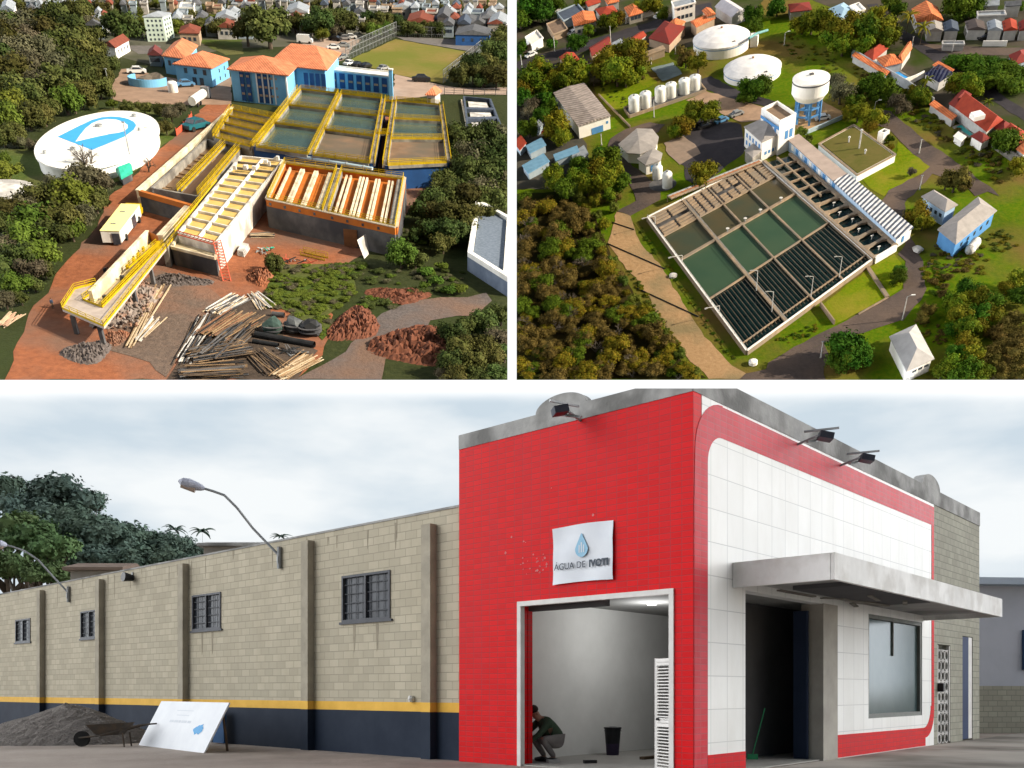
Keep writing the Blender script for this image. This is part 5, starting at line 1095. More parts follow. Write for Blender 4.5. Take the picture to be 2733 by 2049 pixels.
    for x, y, w_, h_ in ((1250, 760, 330, 120), (1600, 780, 260, 110), (1050, 980, 160, 60), (820, 700, 100, 60), (1350, 450, 120, 120)):
        for _ in range(26): G.append((f'A4 {x + r.uniform(-1, 1) * w_} {y + r.uniform(-1, 1) * h_}', r.uniform(2, 6), r.choice(['broad', 'broad', 'light', 'dry']), r.uniform(.35, .6)))
    mass(A, 'undergrowth', 'dark green undergrowth between the filter block and the gravel track', G)
treesA()
own(PA, S0)
# ================================================================ B : upper right, the older waterworks in low sun
S1 = names()
B = PB
grassB = mat('grass_evening', (.045, .115, .003), (.115, .15, .006), .8, .95, bump=.7, detail=10, lo=.3, hi=.7, spec=.02, c3=(.14, .10, .028), scale3=.035)
brushB = mat('brush_floor', (.025, .022, .007), (.045, .034, .012), .2, .95, bump=.5, spec=.02, c3=(.02, .03, .005), scale3=.03)
lawnB = mat('lawn_green', (.09, .17, .004), (.17, .19, .008), 1.0, .95, bump=.6, detail=10, lo=.3, hi=.7, spec=.02, c3=(.21, .19, .022), scale3=.07)
trackB = mat('tan_track', (.42, .27, .145), (.31, .19, .095), .9, .95, bump=.6, detail=10, lo=.3, hi=.7, c3=(.22, .17, .09), scale3=.06)
asphB = mat('asphalt_warm', (.10, .078, .07), (.066, .054, .052), 1.0, .95, bump=.5, detail=10, lo=.3, hi=.7, spec=.04, c3=(.125, .092, .075), scale3=.05)
asphD = mat('asphalt_dark', (.045, .04, .046), (.032, .03, .036), .3, .9, bump=.2)
townB = mat('town_lots', (.055, .05, .038), (.09, .075, .058), .09, .95, spec=.02, c3=(.035, .055, .01), scale3=.05)
greenw = mat('green_water', (.038, .075, .045), (.05, .085, .050), .07, .10, spec=.3, detail=2)
brownwB = mat('brown_green_water', (.085, .066, .032), (.05, .062, .04), .06, .10, spec=.3, detail=2)
darkw = mat('dark_water', (.006, .018, .018), (.010, .026, .026), .1, .12, spec=.2, detail=2)
tanwall = mat('tan_concrete', (.34, .25, .17), (.22, .165, .115), .5, .85, c3=(.22, .18, .14), scale3=.15)
tiled = mat('domed_white', (.80, .78, .77), (.64, .62, .62), .35, .8, c3=(.56, .55, .56), scale3=.1)
roofgr = mat('roof_beige', (.33, .305, .29), (.26, .24, .23), .5, .8)
corr = stripe_mat('corrugated_sheet', (.07, .085, .12), (.62, .62, .64), 1.35, 0, ang=R(52), bump=.2)
shed_r = stripe_mat('shed_tiles', (.34, .29, .27), (.23, .20, .19), 1.1, 0, ang=R(-35), bump=.3)
roofo = stripe_mat('roof_terracotta', (.60, .19, .075), (.46, .13, .055), .7, 0, bump=.25)
roofm = mat('roof_maroon_b', (.20, .03, .024), (.16, .035, .03), .6, .8)
roofbr = mat('roof_brick', (.34, .055, .03), (.26, .042, .025), .6, .8)
bwhite = mat('white_wall_b', (.80, .78, .75), (.72, .70, .67), .4, .65)
bluew = mat('azure_wall', (.09, .25, .50), (.07, .20, .43), .4, .65)
poolm = mat('pool_blue', (.05, .33, .75), (.04, .28, .66), .5, .2)
poolg = mat('pool_green', (.02, .26, .25), (.015, .22, .22), .5, .2)
solar = stripe_mat('solar_panels', (.012, .014, .04), (.05, .055, .09), 1.2, 0, ang=R(40), rough=.25)
def gB():
    c = [B.at(p, 0) for p in ((516.4, 380.2), (1038, 380.2), (1038, -14), (516.4, -14))]; e = Vector((0, 0, B.h)); b = [e + (v - e) * 1.06 for v in c]
    mb = MB(); mb.add(c + b, [[0, 1, 2, 3], [7, 6, 5, 4], [0, 4, 5, 1], [1, 5, 6, 2], [2, 6, 7, 3], [3, 7, 4, 0]]); struct(mb.build('ground', grassB, B), 'grassy ground of the upper right site')
gB()
sheet(B, 'brush_ground', ('B3 10 40', 'B3 400 20', 'B3 700 250', 'B3 850 640', 'B3 1100 1000', 'B3 1400 1450', 'B3 1660 1640', 'B3 10 1645'), .03, brushB)
sheet(B, 'town_ground', ('B1 0 -60', 'B1 2211 -60', 'B1 2000 180', 'B1 1550 400', 'B1 1100 500', 'B1 600 560', 'B1 0 640'), .04, townB)
sheet(B, 'town_ground', ('B2 250 -60', 'B2 2240 -60', 'B2 2240 1380', 'B2 1900 1250', 'B2 1250 820', 'B2 700 480', 'B2 850 420', 'B2 1080 380', 'B2 800 180'), .04, townB)
sheet(B, 'shanty_ground', ('B1 0 850', 'B1 330 900', 'B1 620 1250', 'B1 640 1400', 'B1 400 1640', 'B1 0 1640'), .05, mat('shanty_soil', (.05, .05, .045), (.08, .07, .055), .2, .95))
sheet(B, 'street', ('B1 0 540', 'B1 380 425', 'B1 800 300', 'B1 1250 165', 'B1 1500 60', 'B1 1700 20', 'B1 1720 90', 'B1 1300 230', 'B1 850 370', 'B1 420 500', 'B1 60 610', 'B1 0 630'), .09, asphD)
sheet(B, 'street', ('B2 850 40', 'B2 940 30', 'B2 1160 250', 'B2 1500 430', 'B2 1840 690', 'B2 2230 960', 'B2 2230 1060', 'B2 1840 800', 'B2 1600 640', 'B2 1290 430', 'B2 1060 270'), .09, asphD)
sheet(B, 'street', ('B2 1290 370', 'B2 1700 400', 'B2 2230 415', 'B2 2230 480', 'B2 1700 470', 'B2 1480 440'), .11, asphB)
sheet(B, 'site_road', ('B2 960 940', 'B2 1060 960', 'B2 1330 1190', 'B2 1620 1400', 'B2 1960 1650', 'B4 2000 60', 'B4 1900 20', 'B4 1790 60', 'B4 1700 -30', 'B2 1420 1500', 'B4 1180 120', 'B4 1190 250', 'B4 1240 430', 'B4 1340 620', 'B4 1370 860', 'B4 1320 960', 'B4 1180 1120', 'B4 1000 1180', 'B4 650 1290', 'B4 480 1330', 'B4 150 1460', 'B4 20 1530', 'B4 0 1500', 'B4 380 1280', 'B4 590 1180', 'B4 770 1080', 'B4 1040 940', 'B4 1170 860', 'B4 1190 620', 'B4 1120 560', 'B4 1190 470', 'B4 980 100', 'B4 1040 10', 'B2 1330 1500', 'B2 1400 1440', 'B2 1250 1330', 'B2 1050 1120', 'B2 930 1080'), .08, asphB)
sheet(B, 'site_road', ('B4 0 1500', 'B4 20 1530', 'B4 150 1460', 'B4 480 1330', 'B4 520 1420', 'B4 480 1600', 'B4 500 1650', 'B4 0 1650', 'B3 1950 1645', 'B3 2000 1600', 'B3 2180 1560'), .12, asphB)
sheet(B, 'courtyard', ('B1 1450 1180', 'B1 1640 1000', 'B1 1960 1080', 'B1 2000 1250', 'B1 1980 1330', 'B1 1600 1620', 'B1 1480 1560', 'B1 1470 1440', 'B1 1430 1420'), .08, asphD)
sheet(B, 'courtyard_paving', ('B1 1290 1240', 'B1 1460 1180', 'B1 1560 1250', 'B1 1610 1330', 'B1 1430 1430', 'B1 1330 1340'), .12, mat('paving_tan', (.27, .20, .155), (.21, .16, .125), .4, .9))
sheet(B, 'courtyard_paving', ('B1 1480 870', 'B1 1660 790', 'B1 1900 860', 'B1 2190 940', 'B1 2190 1040', 'B1 1960 1060', 'B1 1780 980', 'B1 1740 920', 'B1 1600 900'), .12, mat('paving_orange', (.34, .225, .15), (.26, .175, .12), .4, .9))
sheet(B, 'inner_road', ('B1 800 1290', 'B1 830 1200', 'B1 960 1120', 'B1 1170 1060', 'B1 1300 1080', 'B1 1240 1150', 'B1 1000 1180', 'B1 920 1280', 'B1 1000 1420', 'B1 1130 1520', 'B1 1260 1640', 'B3 1260 90', 'B3 1000 230', 'B3 880 190', 'B3 1050 100', 'B1 960 1520', 'B1 880 1430'), .10, asphB)
sheet(B, 'inner_road', ('B1 1600 690', 'B1 1700 660', 'B1 1950 790', 'B1 2200 860', 'B2 40 870', 'B2 200 930', 'B1 2200 930', 'B1 1850 850', 'B1 1660 780'), .10, asphD)
sheet(B, 'tower_apron', ('B2 240 880', 'B2 430 850', 'B2 640 960', 'B2 680 1010', 'B2 330 1140', 'B2 250 1120'), .10, trackB)
sheet(B, 'dirt_track', ('B3 880 195', 'B3 1000 230', 'B3 1040 350', 'B3 1110 500', 'B3 1250 640', 'B3 1450 980', 'B3 1640 1280', 'B3 1880 1530', 'B3 2100 1645', 'B3 1680 1645', 'B3 1480 1440', 'B3 1300 1180', 'B3 1070 800', 'B3 960 690', 'B3 800 470', 'B3 840 350'), .07, trackB)
sheet(B, 'front_lawn', ('B4 470 1000', 'B4 880 670', 'B4 1090 560', 'B4 1190 700', 'B4 1150 860', 'B4 1020 950', 'B4 790 1060', 'B4 570 1170'), .07, lawnB)
sheet(B, 'side_lawn', ('B2 800 1530', 'B2 1110 1340', 'B2 1120 1220', 'B2 1400 1440', 'B2 1330 1500', 'B4 1000 60', 'B4 880 -10'), .07, lawnB)
sheet(B, 'tank_lawn', ('B1 680 760', 'B1 1150 640', 'B1 1240 720', 'B1 980 830', 'B1 960 930', 'B1 800 960', 'B1 700 800'), .07, lawnB)
sheet(B, 'yard_slab', ('B1 1180 590', 'B1 1370 540', 'B1 1450 640', 'B1 1280 705'), .13, mat('slab_grey', (.20, .25, .26), (.15, .19, .20), .4))

def basinB():
    z = 1.2; T_ = ('B3 2010 1400', 'B4 905 602', 'B2 -110 1290', 'B3 1150 240')      # front, right, back, left
    Q = [B.at(p, z) for p in ('B3 2010 1400', 'B4 905 602')] + [None, B.at('B3 1150 240', z)]
    Q[2] = B.at('O 1640 346', z); org = sum(Q, Vector((0, 0, 0))) / 4; org.z = 0
    t = thing(B, 'treatment_basin', 'large open water basin block with green bays and dark tube settlers', 'basin', org)
    MB().prism(inset(Q, .1), z - 1.15, z - 1.0).build('floor', concd, B, t)
    for i in range(4): a, b = Q[i], Q[(i + 1) % 4]; mb = MB(); mb.beam(Vector((a.x, a.y, z / 2)), Vector((b.x, b.y, z / 2)), .8, z); mb.build('outer_wall', tanwall, B, t); mb = MB(); mb.beam(Q[i] + Z * .06, Q[(i + 1) % 4] + Z * .06, .55, .12); mb.build('coping', bwhite, B, t)
    U = [0, .305, .525, .76, 1]; Vv = [0, .345, .64, .83]
    cells = [(0, 0, 'd'), (1, 0, 'd'), (2, 0, 'd'), (3, 0, 'd'), (0, 1, 'g'), (1, 1, 'g'), (2, 1, 'g'), (3, 1, 'g'), (0, 2, 'b'), (1, 2, 'b'), (2, 2, 'b'), (3, 2, 'b')]
    for i, j, k in cells:
        c = [bil(Q, U[i], Vv[j]), bil(Q, U[i + 1], Vv[j]), bil(Q, U[i + 1], Vv[j + 1]), bil(Q, U[i], Vv[j + 1])]
        MB().prism(c, z - .95, z - .55).build('water', {'d': darkw, 'g': greenw, 'b': brownwB}[k], B, t)
        if k == 'd':
            n = 11 if i == 0 else 8; gb = MB()
            for q in range(1, n): a, b = lerp(c[0], c[1], q / n), lerp(c[3], c[2], q / n); gb.beam(lerp(a, b, .07) - Z * .25, lerp(a, b, .97) - Z * .25, .15, .2)
            gb.build('settler_tubes', mat('settler_tan', (.10, .085, .06), (.055, .055, .045), .5), B, t)
    for u in U:
        w = .9 if u in (.305,) else .45
        a, b = bil(Q, u, 0), bil(Q, u, 1); mb = MB(); mb.beam(a - Z * .2, b - Z * .2, w, .42); mb.build('walkway', tanwall, B, t)
        if u in (.305, 0, 1): 
            rb = MB(); railing(rb, [a, b], .9, 4, .06, rails=2, kick=False); rb.build('railing', steel, B, t)
    for v in Vv[1:]:
        a, b = bil(Q, 0, v), bil(Q, 1, v); mb = MB(); mb.beam(a - Z * .19, b - Z * .19, 0.85 if v == .64 else .4, .44); mb.build('walkway', tanwall, B, t)
    a, b = bil(Q, .0, .045), bil(Q, 1, .045); MB().beam(a - Z * .21, b - Z * .21, .3, .4).build('walkway', tanwall, B, t)
    # flocculation channels at the upper left: rows of timber-coloured baffles
    for i in range(4):
        for q in range(7):
            u0, u1 = U[i] + .012, U[i + 1] - .012
            if q == 3 and i % 2 == 0: continue
            v = .845 + .022 * q; n = 2 if i == 0 else 3
            for s_ in range(n):
                a, b = bil(Q, lerp_(u0, u1, s_ / n) + .01, v), bil(Q, lerp_(u0, u1, (s_ + 1) / n) - .01, v); mb = MB(); mb.beam(a - Z * .1, b - Z * .1, .62, .5); mb.build('baffle', tanwall, B, t)
    r = random.Random(3)
    for i, (u, v) in enumerate([(.40, .64), (.55, .64), (.68, .64), (.86, .64)]):
        c = bil(Q, u, v) + Z * .1; tt = thing(B, 'gate_valve', f'small pale valve stand on the cross walkway of the basin block, {["first", "second", "third", "fourth"][i]} from the left', 'valve', c)
        MB().tube(c, c + Z * .9, .16, n=8).build('stem', steel, B, tt); MB().lathe(c + Z * .9, [(.5, 0), (.5, .1)], 12).build('handwheel', whited, B, tt)
    # long rusty pipe bridge along the upper left edge
    a, b = B.at('B3 1340 70', z + .6), B.at('B1 2120 1400', z + .6); tt = thing(B, 'pipe_bridge', 'long rusty pipe bridge along the upper edge of the basin block', 'pipe bridge', Vector((a.x, a.y, 0)))
    sv = (b - a).cross(Z).normalized()
    for k, m in ((-.9, steel), (.0, mat('rust_pipe', (.34, .15, .075), (.26, .11, .06), .5)), (.9, tanwall)): MB().tube(a + sv * k, b + sv * k, .32, n=8).build('pipe', m, B, tt)
    g = MB()
    for k in range(22): c = lerp(a, b, k / 21); g.beam(c - sv * 1.3, c + sv * 1.3, .3, .25); g.beam(c - sv * 1.2, Vector((c.x, c.y, 0)) - sv * 1.2, .22, .22)
    g.build('support_frame', tanwall, B, tt)
    return Q, z
def lerp_(a, b, t): return a + (b - a) * t
QB, zB = basinB()
def filtersB():
    z = 1.7
    # filter gallery building: a long strip with a flat pale half and a corrugated half
    F = B.hgt('B4 1120 485', 'B4 1112 418') + 1.0
    e = [B.at(p, F) for p in ('B2 168 1200', 'B4 1112 418', 'B4 1240 332', 'B2 262 1165')]; org = sum(e, Vector((0, 0, 0))) / 4; org.z = 0
    t = thing(B, 'filter_gallery', 'long narrow filter gallery with a striped corrugated roof at its near end', 'building', org)
    MB().prism(e, 0, F - .15).build('wall', mat('pale_blue_wall', (.44, .58, .74), (.38, .50, .66), .4), B, t)
    m0, m1 = lerp(e[0], e[1], .47), lerp(e[3], e[2], .47)
    MB().prism(inset([e[0], m0, m1, e[3]], -.25), F - .15, F + .1).build('flat_roof', mat('flat_roof_tan', (.40, .32, .28), (.32, .26, .23), .3), B, t)
    rb = MB(); q = inset([m0, e[1], e[2], m1], -.4); rb.prism(q, F - .15, F + .2); rb.build('corrugated_roof', corr, B, t)
    dv = (e[1] - e[0]).normalized(); nv = Vector((dv.y, -dv.x, 0))
    if nv.dot(e[0] - e[3]) < 0: nv = -nv
    for k in range(10):
        c = lerp(e[0], e[1], .06 + .045 * k); c = Vector((c.x, c.y, F * .6)) + nv * .04; MB().beam(c - dv * .8, c + dv * .8, .12, 1.4).build('window', bluew if k % 2 else bwhite, B, t)
    d2 = (e[2] - e[1]).normalized(); n2 = Vector((d2.y, -d2.x, 0)); n2 = n2 if n2.dot(e[1] - e[0]) > 0 else -n2
    MB().prism([e[1] + n2 * .05, e[2] + n2 * .05, e[2] + n2 * .1, e[1] + n2 * .1], .0, F - .3).build('end_wall', bwhite, B, t)
    c = lerp(e[1], e[2], .45) + n2 * .15; MB().beam(Vector((c.x, c.y, F * .5)) - d2 * .5, Vector((c.x, c.y, F * .5)) + d2 * .5, .1, 1.6).build('end_window', bluew, B, t)
    # filter cells between basin and gallery
    Q = [B.at(p, z) for p in ('B4 925 590', 'B4 1110 480', 'O 1706 330', 'O 1650 346')]; org = sum(Q, Vector((0, 0, 0))) / 4; org.z = 0
    t = thing(B, 'filter_cells', 'row of dark filter cells between the basin block and the filter gallery', 'basin', org)
    MB().prism(inset(Q, .05), 0, z - .9).build('floor', darkw, B, t); n = 12
    a, b = Q[0], Q[1]; MB().beam(Vector((a.x, a.y, z / 2)), Vector((b.x, b.y, z / 2)), .7, z).build('front_wall', bwhite, B, t)
    for u in (.0, 1.0): a, b = bil(Q, u, .0), bil(Q, u, 1); MB().beam(a - Z * .3, b - Z * .3, 1.0, .6).build('walkway', tanwall, B, t)
    for k in range(1, n): v = k / n; a, b = bil(Q, .0, v), bil(Q, 1, v); MB().beam(a - Z * .3, b - Z * .3, .9 if k < 7 else .5, .56).build('divider', tanwall, B, t)
    a, b = bil(Q, .5, .56), bil(Q, .5, 1); MB().beam(a - Z * .31, b - Z * .31, .5, .56).build('divider', tanwall, B, t)
    for k in range(7):
        v = (k + .5) / n
        for u, sx in ((.06, 1), (.94, -1)):      # rounded cell ends
            c = bil(Q, u, v); p0, p1 = bil(Q, u, k / n + .006), bil(Q, u, (k + 1) / n - .006); dx = (Q[1] - Q[0]).normalized() * sx * 1.7
            MB().prism([p0 - dx * .5, p0 + dx * 1.0, p0 * .8 + p1 * .2 + dx * .1 - dx * .5 + dx * .2, p0 - dx * .5], z - .6, z - .03).prism([p1 - dx * .5, p1 + dx * 1.0, p1 * .8 + p0 * .2 + dx * .1 - dx * .3, p1 - dx * .5], z - .6, z - .03).build('corner_fillet', tanwall, B, t)
    r = random.Random(6); names_ = ('nearest', 'second nearest', 'third nearest', 'fourth nearest', 'fifth nearest', 'sixth nearest')
    for k in range(6):
        c = bil(Q, .45 + .15 * (k % 2), (k + .55) / n) - Z * .6; tt = thing(B, 'aerator', f'white spout standing in the {names_[k]} filter cell', 'spout', c); MB().tube(c - Z * .3, c + Z * .7, .13, n=6).build('stem', bwhite, B, tt); MB().beam(c + Z * .7 - Vector((.4, 0, 0)), c + Z * .7 + Vector((.4, 0, 0)), .25, .2).build('nozzle', bwhite, B, tt)
filtersB()
def polyhouse(name, label, eaves, apex, z, rh, mw, mr, cat='building', fascia=.25):
    E = [B.at(p, z) for p in eaves]; org = sum(E, Vector((0, 0, 0))) / len(E); org.z = 0; t = thing(B, name, label, cat, org); n = len(E)
    MB().prism(inset(E, .5), 0, z).build('wall', mw, B, t); a = B.at(apex, z + rh); rb = MB(); F = Z * fascia
    rb.add([e + F for e in E] + [a], [[i, (i + 1) % n, n] for i in range(n)]); rb.add(E + [e + F for e in E], [[i, (i + 1) % n, n + (i + 1) % n, n + i] for i in range(n)]); rb.poly(E[::-1]); rb.build('roof', mr, B, t)
    return t, E
def buildB():
    # main works building: tower and lower wing
    z1 = B.hgt('B2 242 1170', 'B2 242 1010'); z1 = max(z1, 9)
    t = house(B, 'works_tower', 'white square works tower with an open brown roof terrace and blue trim', 'building', 'B2 -60 965', 'B2 100 1075', 'B2 242 1008', z1, 0, 'flat', bwhite, mat('terrace_brown', (.26, .18, .12), (.18, .125, .09), .4), 0, mtrim=bwhite, parapet=1.0,
        wins=[(1, 2, 1, 1.3, 2.4, z1 - 5.2, 1, .35, .9), (0, 4, 2, 1.2, 1.4, z1 * .35, z1 * .33, .1, .9)], mwin=bluew)
    a = [B.at(p, z1 + .6) for p in ('B2 -60 965', 'B2 100 1075')]; dv = (a[1] - a[0]).normalized(); nv = Vector((dv.y, -dv.x, 0)); nv = nv if nv.dot(B.at('B2 242 1008', z1) - a[1]) < 0 else -nv
    MB().beam(a[0] + nv * .05 - Z * 1.3, a[1] + nv * .05 - Z * 1.3, .12, .8).build('blue_band', bluew, B, t)
    z2 = z1 * .62
    t = house(B, 'works_wing', 'lower white wing of the works building with a beige hip roof and small square windows', 'building', 'B1 1985 1105', 'B1 2140 1240', 'B2 172 1130', z2, 1.6, 'hip', bwhite, roofgr, .3, wins=[(1, 4, 1, .9, .9, z2 * .25, 1, .1, .7), (0, 5, 2, 1.0, 1.2, z2 * .2, z2 * .38, .05, .95)], mwin=bluew)
    c = B.at('B2 60 1225', 0)
    t = house(B, 'works_porch', 'small flat grey canopy at the corner of the works wing', 'canopy', 'B1 1990 1310', 'B1 2060 1375', 'B1 2140 1310', 3, .4, 'hip', conc, roofgr, .2)
    # storage shed
    zs = B.hgt('B1 600 1210', 'B1 548 1102')
    house(B, 'storage_shed', 'white storage shed with a large grey brown tiled roof and a blue door', 'building', 'B1 545 1102', 'B1 832 1010', 'B1 600 724', zs, .5, 'gable', bwhite, shed_r, .3, ridge='y', door=(0, .58, 4.2, zs * .5, bluew), wins=[(0, 1, 1, .8, .8, zs * .5, 1, .8, 1)], mwin=bluew)
    polyhouse('pavilion', 'large grey pavilion with a many-sided hip roof beside the courtyard', ['B1 893 1258', 'B1 970 1335', 'B1 1085 1342', 'B1 1222 1288', 'B1 1246 1195', 'B1 1190 1125', 'B1 1055 1120'], 'B1 1072 1205', 3.0, 1.6, bwhite, roofgr)
    t, E = polyhouse('pavilion', 'small grey pavilion with blue windows joined below the larger pavilion', ['B1 1055 1385', 'B1 1130 1440', 'B1 1262 1402', 'B1 1278 1335', 'B1 1200 1290'], 'B1 1165 1355', 3.0, 1.1, bwhite, roofgr)
    d = (E[2] - E[1]).normalized(); n_ = Vector((d.y, -d.x, 0))
    for k in (.45, .62, .79): c = lerp(E[1], E[2], k) - n_ * -.0; c = Vector((c.x, c.y, 1.5)); n2 = n_ if n_.dot(c - E[4]) > 0 else -n_; c = c - n2 * .45; MB().beam(c - d * .35, c + d * .35, .15, 1.8).build('window', bluew, B, t)
    # six upright tanks on a bunded plinth
    P_ = [B.at(p, 0) for p in ('B1 945 955', 'B1 992 1025', 'B1 1655 800', 'B1 1600 730')]; t = thing(B, 'tank_plinth', 'dark plinth with a low pale wall carrying the six upright white tanks', 'plinth', sum(P_, Vector((0, 0, 0))) / 4)
    MB().prism(P_, 0, .35).build('slab', concd, B, t); w = MB()
    for i in range(4): a, b = P_[i], P_[(i + 1) % 4]; w.beam(a + Z * .5, b + Z * .5, .35, 1.0)
    w.build('bund_wall', tanwall, B, t)
    bs = [(1035, 960, 1010, 828), (1132, 928, 1106, 795), (1262, 872, 1238, 750), (1352, 836, 1330, 718), (1468, 806, 1448, 680), (1558, 772, 1540, 652)]
    nm = ('nearest the shed', 'second from the shed end', 'third from the shed end', 'fourth from the shed end', 'fifth from the shed end', 'farthest from the shed')
    for i, (x, y, x2, y2) in enumerate(bs):
        c = B.at(f'B1 {x} {y}', .35); h = B.hgt(f'B1 {x} {y}', f'B1 {x2} {y2}') * .98; r_ = 41 / 8.678 / B.ppm(c); t = thing(B, 'upright_tank', f'tall white upright tank on the plinth, {nm[i]}', 'tank', c, 'six upright tanks')
        MB().lathe(c, [(r_, 0), (r_, h - .5), (r_ * .86, h - .15), (r_ * .4, h)], 20).build('shell', white, B, t, smooth=True); MB().tube(c + Z * (h - .1), c + Z * (h + .35), .35, n=10).build('lid', steel, B, t); l = MB(); e = c + Vector((r_ * .75, -r_ * .75, 0))
        l.beam(e, e + Z * h, .1, .1); l.beam(e + Vector((.35, 0, 0)), e + Vector((.35, 0, 0)) + Z * h, .1, .1); l.build('ladder', steel, B, t)
    # domed reservoirs
    for (cx, cy, l, r_, top, bot, lb) in (('B1', 0, (1555, 318), (2030, 322), (1790, 185), (1600, 445, 1610, 492), 'far round white domed reservoir beside the red roofed houses'), ('B1', 0, (1812, 590), (2312, 570), (2060, 412), (1900, 665, 1905, 690), 'near round white domed reservoir partly shaded by trees')):
        h = 3.6 if top[1] < 200 else 2.4
        a, b = B.at(f'B1 {l[0]} {l[1]}', h), B.at(f'B1 {r_[0]} {r_[1]}', h); c = (a + b) / 2; c.z = 0; rad = (b - a).length / 2
        t = thing(B, 'domed_reservoir', lb, 'tank', c); MB().lathe(c, [(rad * .985, 0), (rad * .985, h)], 56).build('wall', bwhite, B, t); MB().lathe(c, [(rad * 1.0, h - .5), (rad, h), (rad * .8, h + rad * .10), (rad * .55, h + rad * .19), (rad * .3, h + rad * .25), (rad * .03, h + rad * .28)], 56).build('dome', tiled, B, t, smooth=False)
        MB().lathe(c, [(rad * .992, h - .9), (rad * .992, h - .7)], 56).build('blue_band', bluew, B, t)
        q = c + Z * (h + rad * .28); MB().lathe(q, [(.4, -.3), (.4, .3), (.5, .3), (.1, .5)], 12).build('vent', mat('vent_brown', (.30, .17, .10), (.25, .14, .09), 2), B, t)
        q = c + Vector((rad * .1, -rad * .8, h + rad * .05)); MB().beam(q, q + Vector((1.2, 0, 0)), 1.0, .8).build('hatch', concd, B, t)
    a = B.at('B1 2030 330', 5); pts = [a, B.at('B1 2100 290', 4), B.at('B1 2190 262', 2)]; tag(MB().path(pts, .4, 8).build('outlet_pipe', mat('pipe_teal', (.16, .34, .36), (.13, .28, .3), 1), B), 'teal outlet pipe leaving the far domed reservoir', 'pipe'); 
    house(B, 'valve_house', 'tiny white valve house at the right of the far domed reservoir', 'hut', 'B1 2040 330', 'B1 2105 325', 'B1 2115 295', 3, 0, 'flat', bwhite, bwhite, 0)
    # water tower
    base = B.at('B2 335 1040', 0); H_ = B.hgt('B2 335 1040', 'B2 335 670'); s_ = 147 / 3.2387 / 2.669 / B.ppm(base + Z * H_)
    t = thing(B, 'water_tower', 'white drum water tower on a blue framed leg structure', 'water tower', base)
    hb = H_ * .70; s_ *= .84
    MB().lathe(base, [(s_ * .45, hb - 2.9), (s_ * .8, hb - 1.9), (s_, hb - .3), (s_, H_ - .3)], 40).build('drum', bwhite, B, t); MB().lathe(base, [(s_ * 1.01, H_ - .35), (s_ * 1.01, H_), (s_ * .7, H_ + .5), (s_ * .15, H_ + .8)], 40).build('roof', bwhite, B, t)
    MB().lathe(base, [(s_ * 1.02, H_ - .8), (s_ * 1.02, H_ - .45)], 40).build('band', concd, B, t); MB().beam(base + Z * (H_ + .9) - Vector((.6, 0, 0)), base + Z * (H_ + .9) + Vector((.6, 0, 0)), .9, .6).build('hatch', concd, B, t)
    for k in range(6):
        a = 1.047 * k + .3; v = Vector((math.cos(a), math.sin(a), 0)); MB().beam(base + v * s_ * .72, base + v * s_ * .70 + Z * (hb - 1.9), .6, .6).build('leg', bluew, B, t)
    for zz in (.33, .66, .95):
        g = MB()
        for k in range(6): a, b = 1.047 * k + .3, 1.047 * (k + 1) + .3; g.beam(base + Vector((math.cos(a), math.sin(a), 0)) * s_ * .71 + Z * (hb - 1.9) * zz, base + Vector((math.cos(b), math.sin(b), 0)) * s_ * .71 + Z * (hb - 1.9) * zz, .4, .45)
        g.build('ring_beam', bluew, B, t)
    MB().tube(base, base + Z * (hb - 2.5), .55, n=10).build('riser', bluew, B, t)
    # grass-roofed tank
    zg = 2.2; e = [B.at(p, zg) for p in ('B2 438 1243', 'B2 768 1515', 'B2 1102 1337', 'B2 742 1078')]; org = sum(e, Vector((0, 0, 0))) / 4; org.z = 0
    t = thing(B, 'buried_tank', 'square tank with a grass roof and bright white side walls', 'tank', org); MB().prism(e, 0, zg - .1).build('wall', bwhite, B, t); MB().prism(inset(e, .7), zg - .1, zg + .12).build('grass_roof', mat('roof_grass', (.085, .085, .016), (.12, .10, .028), .25, .95, bump=.3), B, t); w = MB()
    for i in range(4): a, b = e[i], e[(i + 1) % 4]; w.beam(a, b, .5, .3)
    w.build('coping', tanwall, B, t)
    for p, h, lb in (('B2 787 1282', 5.0, 'tall white vent post on the grass roof'), ('B2 697 1230', 1.4, 'short vent post on the grass roof, nearer the tower'), ('B2 838 1330', 1.0, 'short vent post on the grass roof, nearest the white wall')):
        c = B.at(p, zg + .1); t = thing(B, 'vent_post', lb, 'vent', c); MB().tube(c, c + Z * h, .22, n=8).build('pipe', whited, B, t); MB().lathe(c + Z * h, [(.4, 0), (.3, .3)], 8).build('cap', whited, B, t)
    house(B, 'pump_kiosk', 'small white kiosk at the corner of the grass-roofed tank beside the road', 'kiosk', 'B2 950 1150', 'B2 1000 1165', 'B2 1052 1138', 2.6, 0, 'flat', bwhite, roofg, 0)
    # houses at the right
    house(B, 'staff_house', 'pale blue house with a beige hip roof, left of two by the right road', 'house', 'B4 1322 68', 'B4 1530 200', 'B4 1642 140', 4, 1.4, 'hip', mat('pale_blue_b', (.35, .50, .70), (.3, .43, .6), .4), roofgr, .5, wins=[(0, 4, 1, 1.0, .9, 1.8, 1, .1, .95)])
    house(B, 'staff_house', 'long house with a beige hip roof and bright blue wall beside the capsule tank', 'house', 'B4 1462 352', 'B4 1622 482', 'B4 1978 190', 4, 1.9, 'hip', bluew, roofgr, .5, wins=[(1, 5, 1, 1.0, 1.0, 1.6, 1, .1, .95)])
